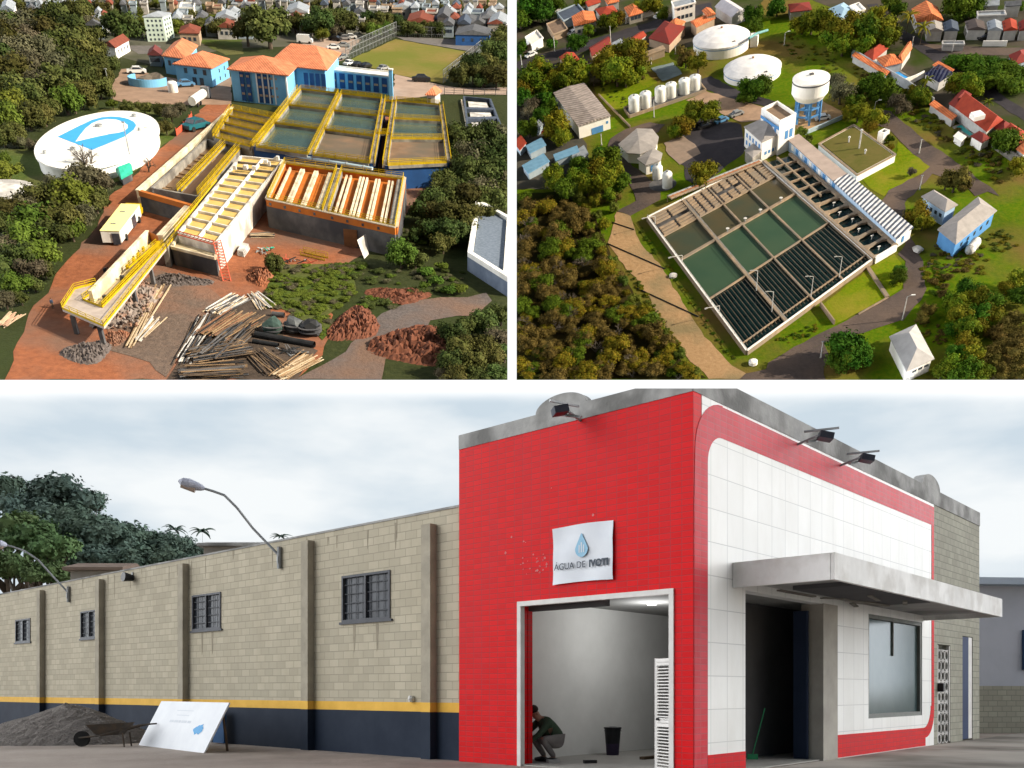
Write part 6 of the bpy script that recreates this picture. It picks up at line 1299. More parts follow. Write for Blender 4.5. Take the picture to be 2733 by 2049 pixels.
    house(B, 'staff_house', 'pale grey house with a hip roof at the bottom, beside the big round tree', 'house', 'B4 1046 1278', 'B4 1196 1582', 'B4 1436 1470', 3.4, 1.9, 'hip', bwhite, mat('roof_grey_b', (.42, .41, .41), (.35, .34, .34), .6), .5, wins=[(1, 3, 1, 1.2, .6, 1.8, 1, .2, .95)])
    c, d = B.at('B4 1745 525', 1.3), B.at('B4 1800 455', 1.3); o = MB().tube(c, d, 1.25, n=16); v = (d - c).normalized(); o.blob(c, 1.22, 1.22, 1.22, 1, 0); o.blob(d, 1.22, 1.22, 1.22, 1, 0); t = thing(B, 'capsule_tank', 'white capsule shaped tank lying beside the long blue walled house', 'tank', (c + d) / 2); o.build('shell', whited, B, t)
    for q in (.25, .75): e = lerp(c, d, q); MB().beam(Vector((e.x, e.y, .35)) - v.cross(Z) * 1.1, Vector((e.x, e.y, .35)) + v.cross(Z) * 1.1, .4, .7).build('saddle', conc, B, t)
    for p, lb, k in (('B1 1235 1545', 'short white upright tank below the small pavilion, left of two', 1.0), ('B1 1320 1625', 'taller white upright tank below the small pavilion, right of two', 1.25)):
        c = B.at(p, 0); r_ = 38 / 8.678 / B.ppm(c); t = thing(B, 'upright_tank', lb, 'tank', c); h = r_ * 2.0 * k; MB().lathe(c, [(r_, 0), (r_, h), (r_ * .8, h + .5), (r_ * .1, h + .8)], 20).build('shell', white, B, t, smooth=True); MB().tube(c + Z * (h + .6), c + Z * (h + 1.1), .4, n=8).build('lid', steel, B, t)
    c = B.at('B1 1280 1600', .12); tag(MB().lathe(c, [(4.2, -.05), (4.2, 0)], 30).build('round_pad', concd, B), 'round dark base pad under the two small upright tanks', 'base pad')
buildB()

def townB_():
    def h(lb, e1, e2, e3, z, rh, rf, mw, mr, q='B1', **k): house(B, 'town_house', lb, 'house', f'{q} {e1}', f'{q} {e2}', f'{q} {e3}', z * .68, rh, rf, mw, mr, .3, **k)
    W0, W1, W2, W3 = wallp; wn = [(0, 3, 1, 1.2, 1.2, 1.2, 1, .1, .9)]
    h('terracotta gabled house with a white balcony front beside the upper street', '510 230', '706 186', '682 104', 5, 1.2, 'gable', W1, roofo, wins=[(0, 4, 2, 1.1, 1.1, .8, 2.2, .1, .95)])
    h('red roofed house with a white chimney block right of the terracotta house', '738 142', '898 112', '850 50', 4, 1.2, 'hip', W1, roofbr, wins=wn); h('orange roofed house above the white street wall', '985 148', '1112 112', '1070 34', 4, 1.5, 'hip', W0, roofo, wins=wn)
    h('large dark red hipped house in shade left of the far domed reservoir', '1155 335', '1340 390', '1480 235', 4, 2, 'hip', W2, roofm); h('dark red roof with an orange sunlit side below the upper street', '1300 235', '1400 262', '1480 190', 4, 1.6, 'hip', W2, roofo); h('orange tiled house touching the far domed reservoir', '1520 190', '1570 240', '1740 160', 5, .9, 'gable', W2, roofo); h('small orange upper roof on the tile house by the far domed reservoir', '1620 95', '1665 145', '1742 125', 7, .7, 'gable', W2, roofo)
    h('big pale grey roofed hall at the top beside the street', '1732 62', '1880 158', '2008 98', 4.5, 1.5, 'gable', W1, mat('roof_lilac', (.46, .45, .49), (.38, .37, .41), .5), ridge='x'); h('white cubic house with a flat roof at the left edge of the upper street', '85 330', '140 400', '246 335', 4, 0, 'flat', bwhite, bwhite); h('small brown roofed house with a white box below the street', '1005 335', '1060 365', '1140 310', 3, .8, 'gable', W1, roofbr)
    h('dark red roof half hidden by the big tree clump', '640 420', '665 490', '835 388', 3.5, 1, 'gable', W2, roofm); h('small brick red roof among the left trees', '382 500', '430 562', '560 520', 3.5, .9, 'gable', W2, roofbr); h('long tan carport roof behind the far reservoir lawn', '1100 465', '1120 497', '1306 436', 3, .3, 'shed', tanwall, tanwall); h('blue white canopy roof beside the dark red roof', '785 405', '815 432', '945 375', 3, .4, 'shed', W3, roofw)
    h('black flat roofed house at the top left', '355 115', '420 190', '610 110', 4, 0, 'flat', W3, roofb); h('bare brown unfinished house at the upper left', '270 215', '330 310', '460 260', 3, 0, 'flat', W2, mat('unfinished', (.22, .15, .11), (.15, .11, .085), .5)); h('tall white building cut by the top edge', '1352 20', '1378 80', '1570 30', 8, 0, 'flat', bwhite, roofw, wins=[(1, 4, 2, 1.2, 1.2, 1.5, 3, .1, .9)]); h('orange roof at the very top', '775 0', '800 40', '905 15', 4, 1, 'hip', W1, roofo)
    h('orange and white house at the top left edge', '600 20', '630 60', '745 20', 4, 1, 'gable', W1, roofbr); h('grey roofed house in the top left corner', '250 20', '290 60', '400 20', 4, 1, 'hip', W1, roofg)
    for e, lb in (((('60 1440', '112 1512', '302 1412')), 'blue grey flat roofed shack at the lower left of the town'), (('330 1345', '350 1400', '560 1330'), 'bright blue shack roof below the storage shed'), (('480 1340', '520 1420', '640 1350'), 'grey sheet roofed shack nearest the lower trees'), (('90 1270', '130 1335', '272 1270'), 'dark blue shack roof beside the red parasol'), (('-10 1240', '40 1310', '100 1250'), 'brown shack at the left edge'), (('150 1090', '190 1130', '245 1090'), 'pale shack roof among the left trees')):
        h(lb, *e, 3, .3, 'shed', W3, roofbr if 'brown' in lb else (mat('sheet_blue', (.16, .32, .48), (.12, .25, .38), .5) if 'blue' in lb else roofw))
    c = B.at('B1 280 1205', 0); t = thing(B, 'parasol', 'bright red parasol among the shacks', 'parasol', c); MB().tube(c, c + Z * 2.6, .08, n=6).build('pole', steel, B, t); MB().lathe(c, [(2.1, 2.3), (1.2, 2.8), (.1, 3.1)], 8).build('canopy', mat('red_fabric', (.65, .03, .02), (.55, .02, .02), 1), B, t)
    # right side
    h2 = lambda *a, **k: h(*a, q='B2', **k)
    h2('blue roofed house at the top behind the big tree clump', '510 88', '620 172', '765 108', 4, 1.2, 'hip', W1, mat('roof_sky', (.30, .44, .58), (.25, .38, .5), .4)); h2('white house right of the blue roof', '700 60', '760 120', '845 90', 5, 0, 'flat', bwhite, bwhite, wins=wn); h2('dark red house with an orange sunlit roof side at the top', '1240 80', '1285 192', '1515 178', 5, 2.2, 'gable', W1, roofo, wins=wn)
    for e, lb, m in ((('1362 205', '1372 275', '1515 272'), 'white row house with a lilac roof, left end of the right row', roofgr), (('1512 200', '1522 272', '1650 268'), 'white row house with a solar topped dark roof', roofb), (('1700 190', '1722 262', '1888 262'), 'white row house with a dark brown roof', mat('roof_dark', (.10, .08, .075), (.07, .06, .06), .5)), (('1888 195', '1900 265', '2030 265'), 'tall white row house with a pale roof', roofw), (('2022 190', '2036 270', '2160 262'), 'red roofed row house', roofbr), (('2160 200', '2170 270', '2260 262'), 'red roofed row house at the right edge', roofm)): h2(lb, *e, 4.4, .9, 'gable', W1, m, wins=[(0, 2, 2, 1.1, 1.0, .8, 1.9, .1, .9)])
    h2('long white flat roof behind the row houses', '1800 110', '1812 150', '2060 140', 5, 0, 'flat', W1, roofw); h2('small white house in the top right corner', '1850 15', '1860 60', '2000 50', 5, .8, 'gable', W1, roofw); h2('white house at the right end of the top edge', '2040 20', '2050 60', '2190 50', 5, .8, 'gable', W1, roofg); h2('grey house at the top left of the right half', '170 40', '190 110', '380 90', 4, 1, 'hip', W0, roofm); h2('pale garage roof in front of the row houses', '1500 365', '1505 395', '1700 395', 2.5, 0, 'flat', W1, roofw)
    h2('orange hip roof in the middle of the compound with the blue pool', '932 508', '1004 582', '1164 545', 4, 1.6, 'hip', W1, roofo); h2('orange roof at the right of the compound with the blue pool', '1125 490', '1160 545', '1245 420', 4, 1.2, 'gable', W1, roofo); h2('dark red roof at the left of the compound with the blue pool', '830 470', '905 530', '1040 420', 3.5, 1.4, 'hip', W1, roofbr); h2('narrow orange strip roof along the wall of the compound with the blue pool', '725 482', '1022 655', '1048 632', 3, .3, 'shed', W1, roofo)
    h2('house with dark solar panels beside the blue pool', '1352 640', '1480 715', '1605 632', 4, 1, 'hip', W1, solar); h2('low orange roof behind the solar panel house', '1420 565', '1560 640', '1608 618', 3.5, .4, 'shed', W1, roofo)
    h2('large red roofed house with an orange sunlit side in the right compound', '1612 932', '1888 1142', '2030 1040', 4.5, 2.6, 'gable', W1, roofbr, ridge='x'); h2('dark red upper roof of the right compound', '1560 900', '1640 950', '1760 820', 4, 1.2, 'hip', W1, roofm); h2('orange strip roof along the wall of the right compound', '1392 905', '1590 1042', '1632 1015', 3, .3, 'shed', W1, roofo); h2('small maroon and white house below the right compound', '1750 1180', '1850 1240', '1925 1195', 3.5, 1, 'hip', bwhite, roofm)
    h2('white roofed shed on the grass strip', '1600 1182', '1672 1228', '1712 1195', 2.4, .3, 'shed', bwhite, bwhite); h2('red house at the lower right edge', '2000 1150', '2170 1260', '2260 1170', 4, 1.6, 'hip', W1, roofbr); h2('maroon roof at the right edge above the dark tree', '1950 1110', '2040 1160', '2120 1090', 4, 1.2, 'hip', W1, roofm); h2('orange roofed house at the lower right corner of the town', '2140 1290', '2210 1340', '2280 1270', 4, 1.4, 'hip', W1, roofo); h2('dark red house in shade at the right edge', '2080 480', '2120 570', '2260 520', 4, 1.6, 'hip', W3, roofm)
    c = B.at('B2 1790 990', 6.2); tag(MB().beam(c - Vector((1.6, 1.2, 0)), c + Vector((1.6, -1.2, 0)), 3.0, 1.2).beam(c - Vector((1.4, 1.0, -.7)), c + Vector((1.4, -1.0, .7)), 2.4, .3).build('roof_tank', bwhite, B), 'white water tank on the red roof of the right compound', 'tank')
    for pts, m, lb in ((('B2 1040 650', 'B2 1100 600', 'B2 1215 670', 'B2 1170 712'), poolm, 'bright blue swimming pool in the orange roofed compound'), (('B2 1622 1098', 'B2 1670 1078', 'B2 1775 1165', 'B2 1740 1178'), poolg, 'narrow green swimming pool in the right compound')):
        P_ = lp(B, .25, *pts); t = thing(B, 'swimming_pool', lb, 'pool', sum(P_, Vector((0, 0, 0))) / 4); MB().prism(P_, .05, .25).build('water', m, B, t); w = MB(); O_ = inset(P_, -.7)
        for i in range(4): w.prism([P_[i], P_[(i + 1) % 4], O_[(i + 1) % 4], O_[i]], .05, .34)
        w.build('rim', conc, B, t)
    def wall(lb, pts, hh, m, w_=.35):
        P_ = [B.at(p, 0) for p in pts]; b = MB()
        for a, c in zip(P_, P_[1:]): b.beam(a + Z * hh / 2, c + Z * hh / 2, w_, hh)
        tag(b.build('boundary_wall', m, B), lb, 'wall')
    wall('long grey boundary wall between the grass strip and the red roofed compounds', ['B2 720 495', 'B2 1040 680', 'B2 1190 770', 'B2 1420 925'], 2.6, mat('wall_blue_grey', (.36, .38, .42), (.28, .30, .33), .4)); wall('grey boundary wall at the lower right of the grass strip', ['B2 1930 1270', 'B2 2140 1420', 'B2 2230 1500'], 2.4, conc)
    wall('peach street wall at the left edge', ['B1 20 480', 'B1 190 425'], 2.4, mat('peach_wall', (.62, .44, .30), (.52, .37, .26), .5)); wall('white street wall above the upper street', ['B1 960 205', 'B1 1200 130'], 2.0, bwhite); wall('white garden wall at the top left edge', ['B1 0 240', 'B1 150 180'], 2.2, bwhite); wall('white garden wall in front of the row houses', ['B2 1850 400', 'B2 2060 400'], 1.6, bwhite); wall('white pool wall at the right of the blue pool', ['B2 1160 745', 'B2 1270 705', 'B2 1340 670'], 2.0, bwhite); wall('thin blue grey wall between the tower and the grass-roofed tank', ['B2 320 1165', 'B2 640 1030'], 1.2, mat('wall_sky', (.40, .50, .58), (.33, .42, .5), .5)); wall('low kerb wall beside the stone path left of the six tanks', ['B1 725 830', 'B1 960 1070', 'B1 1000 1110'], .7, tanwall)
    wall('stone retaining wall at the corner of the front lawn', ['B4 450 1010', 'B4 570 1170'], 1.2, tanwall); wall('narrow stair wall crossing the front lawn', ['B4 850 670', 'B4 1030 940'], .5, tanwall, 1.0); wall('low kerb along the front lawn edge', ['B4 780 1085', 'B4 1035 940'], .35, tanwall)
    for p, q, lb in (('B1 345 450', 'B1 300 315', 'leaning white street pole beside the upper left street'), ('B1 830 385', 'B1 770 230', 'street pole near the terracotta house'), ('B1 62 600', 'B1 15 480', 'street pole at the left edge'), ('B1 1205 1020', 'B1 1175 870', 'white pole in front of the six tanks'), ('B1 750 1260', 'B1 715 1165', 'short pole before the storage shed'), ('B1 1180 560', 'B1 1170 505', 'short pole by the grey slab'), ('B2 140 390', 'B2 145 285', 'lamp pole on the grass behind the domed reservoirs'), ('B2 920 945', 'B2 930 880', 'lamp pole above the round golden trees'), ('B2 1305 1330', 'B2 1335 1210', 'pale pole beside the road, right of the grass-roofed tank'), ('B2 1240 420', 'B2 1252 320', 'pole at the street corner'), ('B2 1590 450', 'B2 1605 350', 'pole before the row houses'), ('B2 1310 1640', 'B2 1310 1520', 'pole at the road fork'), ('B4 1160 1130', 'B4 1178 930', 'white lamp pole at the bend below the front lawn'), ('B4 455 1460', 'B4 470 1320', 'pale pole beside the big round tree'), ('B1 1390 470', 'B1 1390 400', 'white pole behind the grey slab'), ('B1 1460 100', 'B1 1455 30', 'pole beside the tall white building')):
        pole(B, p, q, lb, .16, arm=(.9, -.3) if 'lamp' in lb else None, m=whited)
    for p, q, lb in (('B4 615 760', 'B4 625 600', 'lamp pole on the front edge of the basin, rightmost'), ('B4 370 930', 'B4 372 790', 'lamp pole on the front edge of the basin, second from the right'), ('B4 32 1060', 'B4 40 920', 'lamp pole on the front edge of the basin, third from the right'), ('B3 2093 880', 'B3 2095 790', 'lamp pole in the middle of the tube settlers')):
        c = B.at(p, 1.2); t = thing(B, 'light_pole', lb, 'light pole', c); h_ = 5.5; MB().tube(c, c + Z * h_, .12, .08, 6).build('shaft', whited, B, t); MB().beam(c + Z * h_, c + Z * (h_ + .3) + Vector((-1.3, .3, 0)), .12, .12).build('arm', whited, B, t); MB().beam(c + Z * (h_ + .3) + Vector((-1.3, .3, 0)), c + Z * (h_ + .3) + Vector((-2.0, .4, 0)), .3, .15).build('lamp_head', whited, B, t)
    for p, lb in (('B3 1215 300', 'lamp arm leaning out from the upper left wall of the basin block'), ('B3 1450 640', 'lamp arm leaning out from the middle of the left basin wall'), ('B3 1770 1080', 'lamp arm leaning out from the lower left basin wall')):
        c = B.at(p, 1.2); t = thing(B, 'wall_lamp', lb, 'light pole', c); MB().tube(c, c + Z * 2.2, .1, n=6).build('shaft', whited, B, t); MB().tube(c + Z * 2.2, c + Z * 2.6 + Vector((-3.2, -.2, 0)), .1, n=6).build('arm', whited, B, t); MB().beam(c + Z * 2.6 + Vector((-3.2, -.2, 0)), c + Z * 2.5 + Vector((-4, -.2, 0)), .4, .2).build('lamp_head', whited, B, t)
    for p, a, m, lb in (('B1 140 490', 20, carw, 'white car parked on the upper left street'), ('B1 1250 150', 25, carw, 'white car by the white street wall'), ('B1 1790 1060', 15, carbl, 'pale blue car parked at the edge of the courtyard'), ('B1 1920 1005', 10, carg, 'grey car under the trees behind the works wing'), ('B1 1640 1110', 0, carb, 'black car in the shaded courtyard'), ('B2 470 1035', -10, carw, 'white car parked beside the water tower legs'), ('B2 1870 340', 0, carb, 'black car in front of the row houses'), ('B1 500 300', 25, carw, 'white car in front of the terracotta house')): car(B, p, R(a), m, lb, 1.1)
    c = B.at('B4 1295 520', .6); tag(MB().blob(c, 1.4, 1.6, .7, 5, .2, floor=0).build('boulder', whited, B), 'pale boulder beside the road bend', 'boulder')
    c = B.at('B3 1370 745', .4); tag(MB().lathe(c, [(1.1, -.4), (1.1, .1), (.5, .25)], 14).build('manhole_cover', whited, B), 'pale round manhole on the dark grass left of the basin', 'manhole')
    c = B.at('B3 2065 1500', .5); tag(MB().lathe(c, [(1.1, -.5), (1.1, .3), (.6, .5)], 10).build('manhole_cover', bwhite, B), 'white manhole on the grass below the basin corner', 'manhole')
    for a, b in (('B3 820 280', 'B3 1030 350'), ('B3 800 470', 'B3 1300 690'), ('B3 1060 860', 'B3 1590 1105')):
        p, q = B.at(a, .14), B.at(b, .14); tag(MB().tube(p, q, .16, n=6).build('ground_pipe', black, B), {'B3 820 280': 'thin dark pipe crossing the top of the tan track', 'B3 800 470': 'thin dark pipe crossing the middle of the tan track', 'B3 1060 860': 'thin dark pipe crossing the lower part of the tan track'}[a], 'pipe')
townB_()
def treesB():
    def T(q, l, kind, label, group=None, **k):
        for x, y, rr in l: tree(B, f'{q} {x} {y}', rr / 8.68 * 1.08, kind, label, group, **k)
    T('B1', [(90, 60, 110), (220, 90, 90), (40, 160, 80), (330, 30, 70)], 'deep', 'green tree in the top left corner', 'trees of the top left corner'); T('B1', [(560, 30, 50), (640, 260, 50), (800, 190, 70), (880, 170, 60), (1180, 50, 70), (1060, 80, 50), (1270, 120, 50)], 'gold', 'golden green tree among the houses of the upper street', 'trees of the upper street'); T('B1', [(40, 420, 50), (320, 380, 40), (530, 370, 70)], 'deep', 'low green tree beside the left street', 'trees beside the left street')
    T('B1', [(110, 690, 110), (60, 760, 90), (220, 600, 90), (170, 640, 80), (380, 640, 90), (500, 600, 110), (460, 690, 100), (560, 680, 80), (330, 720, 80), (250, 770, 70)], 'gold', 'golden green tree in the strip above the storage shed', 'trees above the storage shed')
    T('B1', [(800, 520, 110), (930, 450, 120), (1060, 430, 90), (880, 620, 120), (1020, 560, 110), (760, 620, 90), (1060, 640, 70), (960, 660, 90)], 'gold', 'sunlit tree of the big clump left of the grey slab', 'big clump left of the grey slab'); T('B1', [(680, 680, 60)], 'dry', 'small pale tree left of the big clump'); T('B1', [(1060, 660, 50)], 'rust', 'small purple brown tree at the foot of the big clump')
    T('B1', [(1480, 500, 80)], 'rust', 'round brownish tree right of the grey slab'); T('B1', [(1590, 540, 85)], 'gold', 'round golden tree below the far domed reservoir'); T('B1', [(2070, 130, 70), (2080, 220, 60)], 'deep', 'green tree at the right of the grey roofed hall', 'trees right of the grey roofed hall')
    T('B1', [(1550, 960, 80), (1660, 970, 90), (1450, 1090, 80), (1500, 1020, 70), (1400, 1130, 60)], 'gold', 'tree in the row between the tanks and the courtyard', 'trees between the tanks and the courtyard'); T('B1', [(1640, 1500, 105)], 'gold', 'round sunlit tree in the shaded courtyard'); T('B1', [(2040, 780, 90), (2120, 760, 80), (1990, 840, 60)], 'deep', 'dark tree below the near domed reservoir', 'dark trees below the near domed reservoir')
    T('B1', [(370, 1090, 100), (400, 1190, 70), (320, 1140, 70)], 'gold', 'yellow green tree among the shacks', 'trees among the shacks'); T('B1', [(110, 1110, 80), (230, 990, 60)], 'deep', 'dark green tree at the left among the shacks', 'dark trees among the shacks'); T('B1', [(150, 900, 70), (110, 970, 60)], 'dry', 'grey bare looking tree left of the storage shed', 'bare looking trees left of the shed'); T('B1', [(60, 850, 70), (250, 860, 70), (300, 930, 60)], 'deep', 'shaded tree under the storage shed wall', 'shaded trees by the shed wall')
    for i, (x, y, rr) in enumerate([(790, 1380, 100), (850, 1480, 100), (720, 1470, 100), (900, 1580, 90), (760, 1580, 110), (620, 1500, 90), (560, 1420, 80), (620, 1600, 100), (480, 1560, 90), (450, 1640, 90), (330, 1500, 80), (340, 1590, 80), (740, 1330, 60)]): tree(B, f'B1 {x} {y}', rr / 8.68 * 1.05, 'gold' if i % 3 else 'deep', ('golden' if i % 3 else 'deep green') + ' tree in the strip left of the inner road', ('golden' if i % 3 else 'green') + ' trees left of the inner road')
    T('B2', [(480, 200, 110), (600, 250, 110), (700, 310, 110), (830, 270, 120), (950, 240, 110), (1010, 330, 90), (380, 190, 90), (650, 380, 90), (830, 380, 80), (740, 200, 90), (940, 120, 70), (560, 330, 90), (300, 200, 80), (1070, 300, 60)], 'gold', 'tree of the big dark clump behind the grass strip', 'big clump behind the grass strip', ); T('B2', [(80, 60, 70), (1060, 40, 60), (1130, 80, 50), (1650, 50, 90), (1760, 60, 80), (2160, 60, 40)], 'deep', 'dark tree at the top among the right houses', 'dark trees at the top right')
    T('B2', [(630, 790, 100), (590, 700, 70)], 'dry', 'grey green tree right of the water tower', 'grey green trees by the water tower'); T('B2', [(740, 900, 80), (780, 970, 80), (700, 980, 60)], 'gold', 'olive tree between the water tower and the road', 'olive trees by the road'); T('B2', [(920, 1010, 90), (880, 1090, 60)], 'gold', 'bright golden round tree at the road bend', 'golden trees at the road bend'); T('B2', [(880, 740, 90), (1000, 760, 90), (960, 820, 70), (1060, 820, 70)], 'deep', 'dark green bush on the grass strip', 'dark bushes on the grass strip', cat='bush', name='bush'); T('B2', [(1130, 890, 80), (1180, 920, 50)], 'dry', 'pale dry bush on the grass strip', 'dry bushes on the grass strip', cat='bush', name='bush')
    T('B2', [(1700, 700, 100), (1640, 730, 80), (1760, 760, 70)], 'gold', 'big golden tree beside the right street', 'golden trees by the right street'); T('B2', [(1300, 830, 70), (1260, 780, 50), (1360, 860, 50)], 'gold', 'garden tree below the solar panel house', 'garden trees below the solar house')
    for p, rr, lb in (('1370 690', 55, 'palm beside the solar panel house'), ('1220 130', 60, 'tall palm left of the dark red house'), ('1340 230', 60, 'tall palm in front of the dark red house'), ('1900 880', 40, 'small palm at the right compound')): tree(B, f'B2 {p}', rr / 8.68 * 1.1, 'palm', lb, None, cat='palm', name='palm_tree', lift=1.6)
    T('B2', [(1650, 530, 90), (1780, 560, 100), (1900, 640, 100), (2000, 700, 100), (2070, 620, 90), (2120, 740, 90), (1980, 560, 80), (2180, 640, 80), (1880, 560, 70)], 'deep', 'low tree on the shaded wedge between the streets', 'trees on the wedge between the streets', squash=.6); T('B2', [(2070, 1220, 100), (2000, 1180, 60)], 'deep', 'dark tree at the lower right edge of the town', 'dark trees at the lower right town edge'); T('B2', [(2180, 1430, 70)], 'gold', 'tree at the right edge below the town')
    T('B2', [(290, 1140, 40), (340, 1210, 40)], 'light', 'bright green shrub at the corner of the works tower', 'shrubs at the works tower', cat='shrub', name='shrub'); T('B2', [(1050, 1200, 30), (1060, 1270, 30)], 'gold', 'small shrub by the pump kiosk', 'shrubs by the pump kiosk', cat='shrub', name='shrub'); T('B2', [(1620, 1560, 100), (1540, 1570, 70), (1690, 1600, 60)], 'rust', 'brownish golden tree inside the road fork', 'brownish trees in the road fork'); T('B2', [(1240, 1480, 40)], 'dry', 'small dry tree at the corner of the side lawn')
    T('B4', [(690, 1380, 150), (640, 1460, 110), (770, 1440, 110)], 'deep', 'large round green tree beside the bottom house', 'large round green tree by the bottom house'); T('B4', [(1290, 220, 90), (1340, 290, 70)], 'gold', 'yellow tree at the road corner left of the staff houses', 'yellow trees left of the staff houses'); T('B4', [(1370, 1060, 70), (1330, 1120, 50)], 'rust', 'yellow brown bush at the bend', 'bushes at the bend', cat='bush', name='bush'); T('B4', [(1120, 760, 60), (1140, 700, 50)], 'deep', 'dark green bush at the right of the front lawn', 'bushes on the front lawn', cat='bush', name='bush')
    F = [(1750, 870, 90), (1820, 940, 100), (1720, 980, 90), (1930, 960, 90), (1600, 980, 90), (1660, 1090, 100), (1790, 1080, 100), (1900, 1080, 90), (1720, 1200, 100), (1620, 1200, 80), (1820, 1180, 80), (1720, 1320, 90), (1640, 1420, 80), (1760, 1430, 90), (1600, 1520, 90), (1720, 1560, 100), (1830, 1560, 90), (1500, 1580, 80), (1640, 1630, 80), (1780, 1640, 80), (2150, 780, 90), (2190, 900, 90), (2060, 850, 70)]
    for i, (x, y, rr) in enumerate(F): tree(B, f'B4 {x} {y}', rr / 8.68 * 1.1, ('deep', 'gold', 'gold')[i % 3], ('deep green', 'olive', 'olive')[i % 3] + ' tree in the lower right wood', ('deep green', 'olive', 'olive')[i % 3] + ' trees of the lower right wood')
    for i, (x, y, rr) in enumerate([(1950, 1250, 90), (2050, 1200, 90), (2150, 1130, 90), (2000, 1380, 90), (2120, 1320, 100), (2200, 1250, 80), (1930, 1480, 80), (2060, 1560, 90), (2170, 1450, 100), (1960, 1600, 80), (2180, 1600, 90)]): tree(B, f'B4 {x} {y}', rr / 8.68, 'rust', 'brown dry tree in the shaded lower right corner', 'brown trees of the lower right corner', squash=.7)
    for x, y in ((1500, 900), (1420, 800), (1560, 760)): tree(B, f'B4 {x} {y}', 5, 'rust', 'low dry shrub on the slope below the staff houses', 'dry shrubs below the staff houses', cat='shrub', name='shrub', squash=.6)
    # brush and woodland in the lower left
    r = random.Random(17); pl_ = [(10, 40), (330, 40), (560, 200), (680, 420), (820, 640), (900, 800), (1000, 980), (1160, 1130), (1300, 1330), (1500, 1540), (1600, 1640), (10, 1640)]
    def ins(x, y):
        c = False
        for i in range(len(pl_)):
            a, b = pl_[i - 1], pl_[i]
            if (a[1] > y) != (b[1] > y) and x < (b[0] - a[0]) * (y - a[1]) / (b[1] - a[1]) + a[0]: c = not c
        return c
    brush = []; k = 0
    while k < 270:
        x, y = r.uniform(10, 1640), r.uniform(20, 1650)
        if not ins(x, y): continue
        k += 1; brush.append((f'B3 {x} {y}', r.uniform(45, 110) / 8.68, r.choice(['rust', 'rust', 'gold', 'gold', 'deep', 'rust', 'bare']), r.uniform(.5, .85)))
    mass(B, 'brushwood', 'tangled brown and olive brushwood left of the tan track', brush)
    for i, (x, y) in enumerate([(560, 60), (620, 160), (700, 230), (640, 330), (720, 420), (760, 540), (840, 620), (860, 720), (940, 800), (960, 900), (1040, 960), (1120, 1040), (1190, 1110), (1180, 1200), (1280, 1260), (1340, 1380), (1420, 1440), (1460, 1540), (1560, 1600), (800, 60), (860, 150), (780, 300), (480, 30), (700, 100)]):
        tree(B, f'B3 {x} {y}', r.uniform(42, 70) / 8.68, 'gold' if i % 2 else 'light', 'bright green bush along the left verge of the tan track', 'bushes along the tan track', cat='bush', name='bush')
    for x, y in ((770, 300), (880, 80), (740, 90)): tree(B, f'B3 {x} {y}', 5, 'rust', 'orange brown bush at the upper bend of the tan track', 'orange bushes by the tan track', cat='bush', name='bush')
def tufts():
    r = random.Random(23); G = []
    def strip(a, b, w, n, kinds, r0, r1):
        p, q = px(a), px(b); d = (q[0] - p[0], q[1] - p[1]); L_ = math.hypot(*d); nx, ny = -d[1] / L_, d[0] / L_
        for _ in range(n): t, s_ = r.random(), r.uniform(-1, 1) * w; G.append(((p[0] + d[0] * t + nx * s_, p[1] + d[1] * t + ny * s_), r.uniform(r0, r1), r.choice(kinds), r.uniform(.2, .5)))
    strip('B2 760 560', 'B2 1250 900', 9, 60, ['gold', 'light', 'rust'], 1.0, 3.0); strip('B2 1250 950', 'B2 2050 1500', 11, 110, ['gold', 'light', 'dry', 'rust'], 1.0, 3.4); strip('B2 120 330', 'B2 640 620', 9, 50, ['gold', 'light'], .8, 2.4)
    strip('B4 1420 560', 'B4 1900 700', 14, 70, ['gold', 'rust', 'dry'], 1.0, 3.4); strip('B4 1380 620', 'B4 1500 900', 9, 40, ['deep', 'gold', 'rust'], 1.2, 3.8); strip('B4 1850 480', 'B4 2150 420', 10, 30, ['gold', 'light'], 1, 3); strip('B4 1300 1180', 'B4 1560 1300', 9, 30, ['gold', 'rust'], 1, 3)
    strip('B3 1060 300', 'B3 1900 1500', 2.5, 60, ['deep', 'light', 'gold'], .8, 2.4); strip('B3 980 700', 'B3 1450 1400', 2, 50, ['light', 'gold'], 1, 3.2); strip('B4 60 1330', 'B4 420 1200', 4, 30, ['deep', 'gold'], 1, 2.6); strip('B1 700 700', 'B1 950 900', 5, 25, ['deep', 'light'], .7, 1.8)
    mass(B, 'grass_tufts', 'tufts of long grass and weeds on the verges of the upper right site', G)
tufts()
treesB()
own(PB, S1)
# ================================================================ C : below, the tiled shopfront and block wall under an overcast sky
KX = Vector(((693.4 - PPX) / FPX * 16.3, 16.3, 0)); DL = Vector((-1.114, 1, 0)).normalized(); DR = Vector((.899, 1, 0)).normalized()
class Face:
    """upright frame of one facade: x along the wall from the corner, -y out towards the street (left face: +y out), z up"""
    def __init__(s, o, d):
        n = Z.cross(d); s.M = Matrix((d, n, Z)).transposed().to_4x4(); s.M.translation = o; s.Mi = s.M.inverted(); s.rect = None
    def on(s, p, y=0.0):
        a, b = px(p); r = Vector(((a - PPX) / FPX, 1, (PPY - b) / FPX)); rl = s.Mi.to_3x3() @ r; e = s.Mi @ EYE; t = (y - e.y) / rl.y; return e + rl * t
PL, PR = Face(KX, DL), Face(KX, DR)
OUTL = 1 if (PL.M.to_3x3() @ Vector((0, 1, 0))).y < 0 else -1     # sign of "towards the camera"
OUTR = 1 if (PR.M.to_3x3() @ Vector((0, 1, 0))).y < 0 else -1
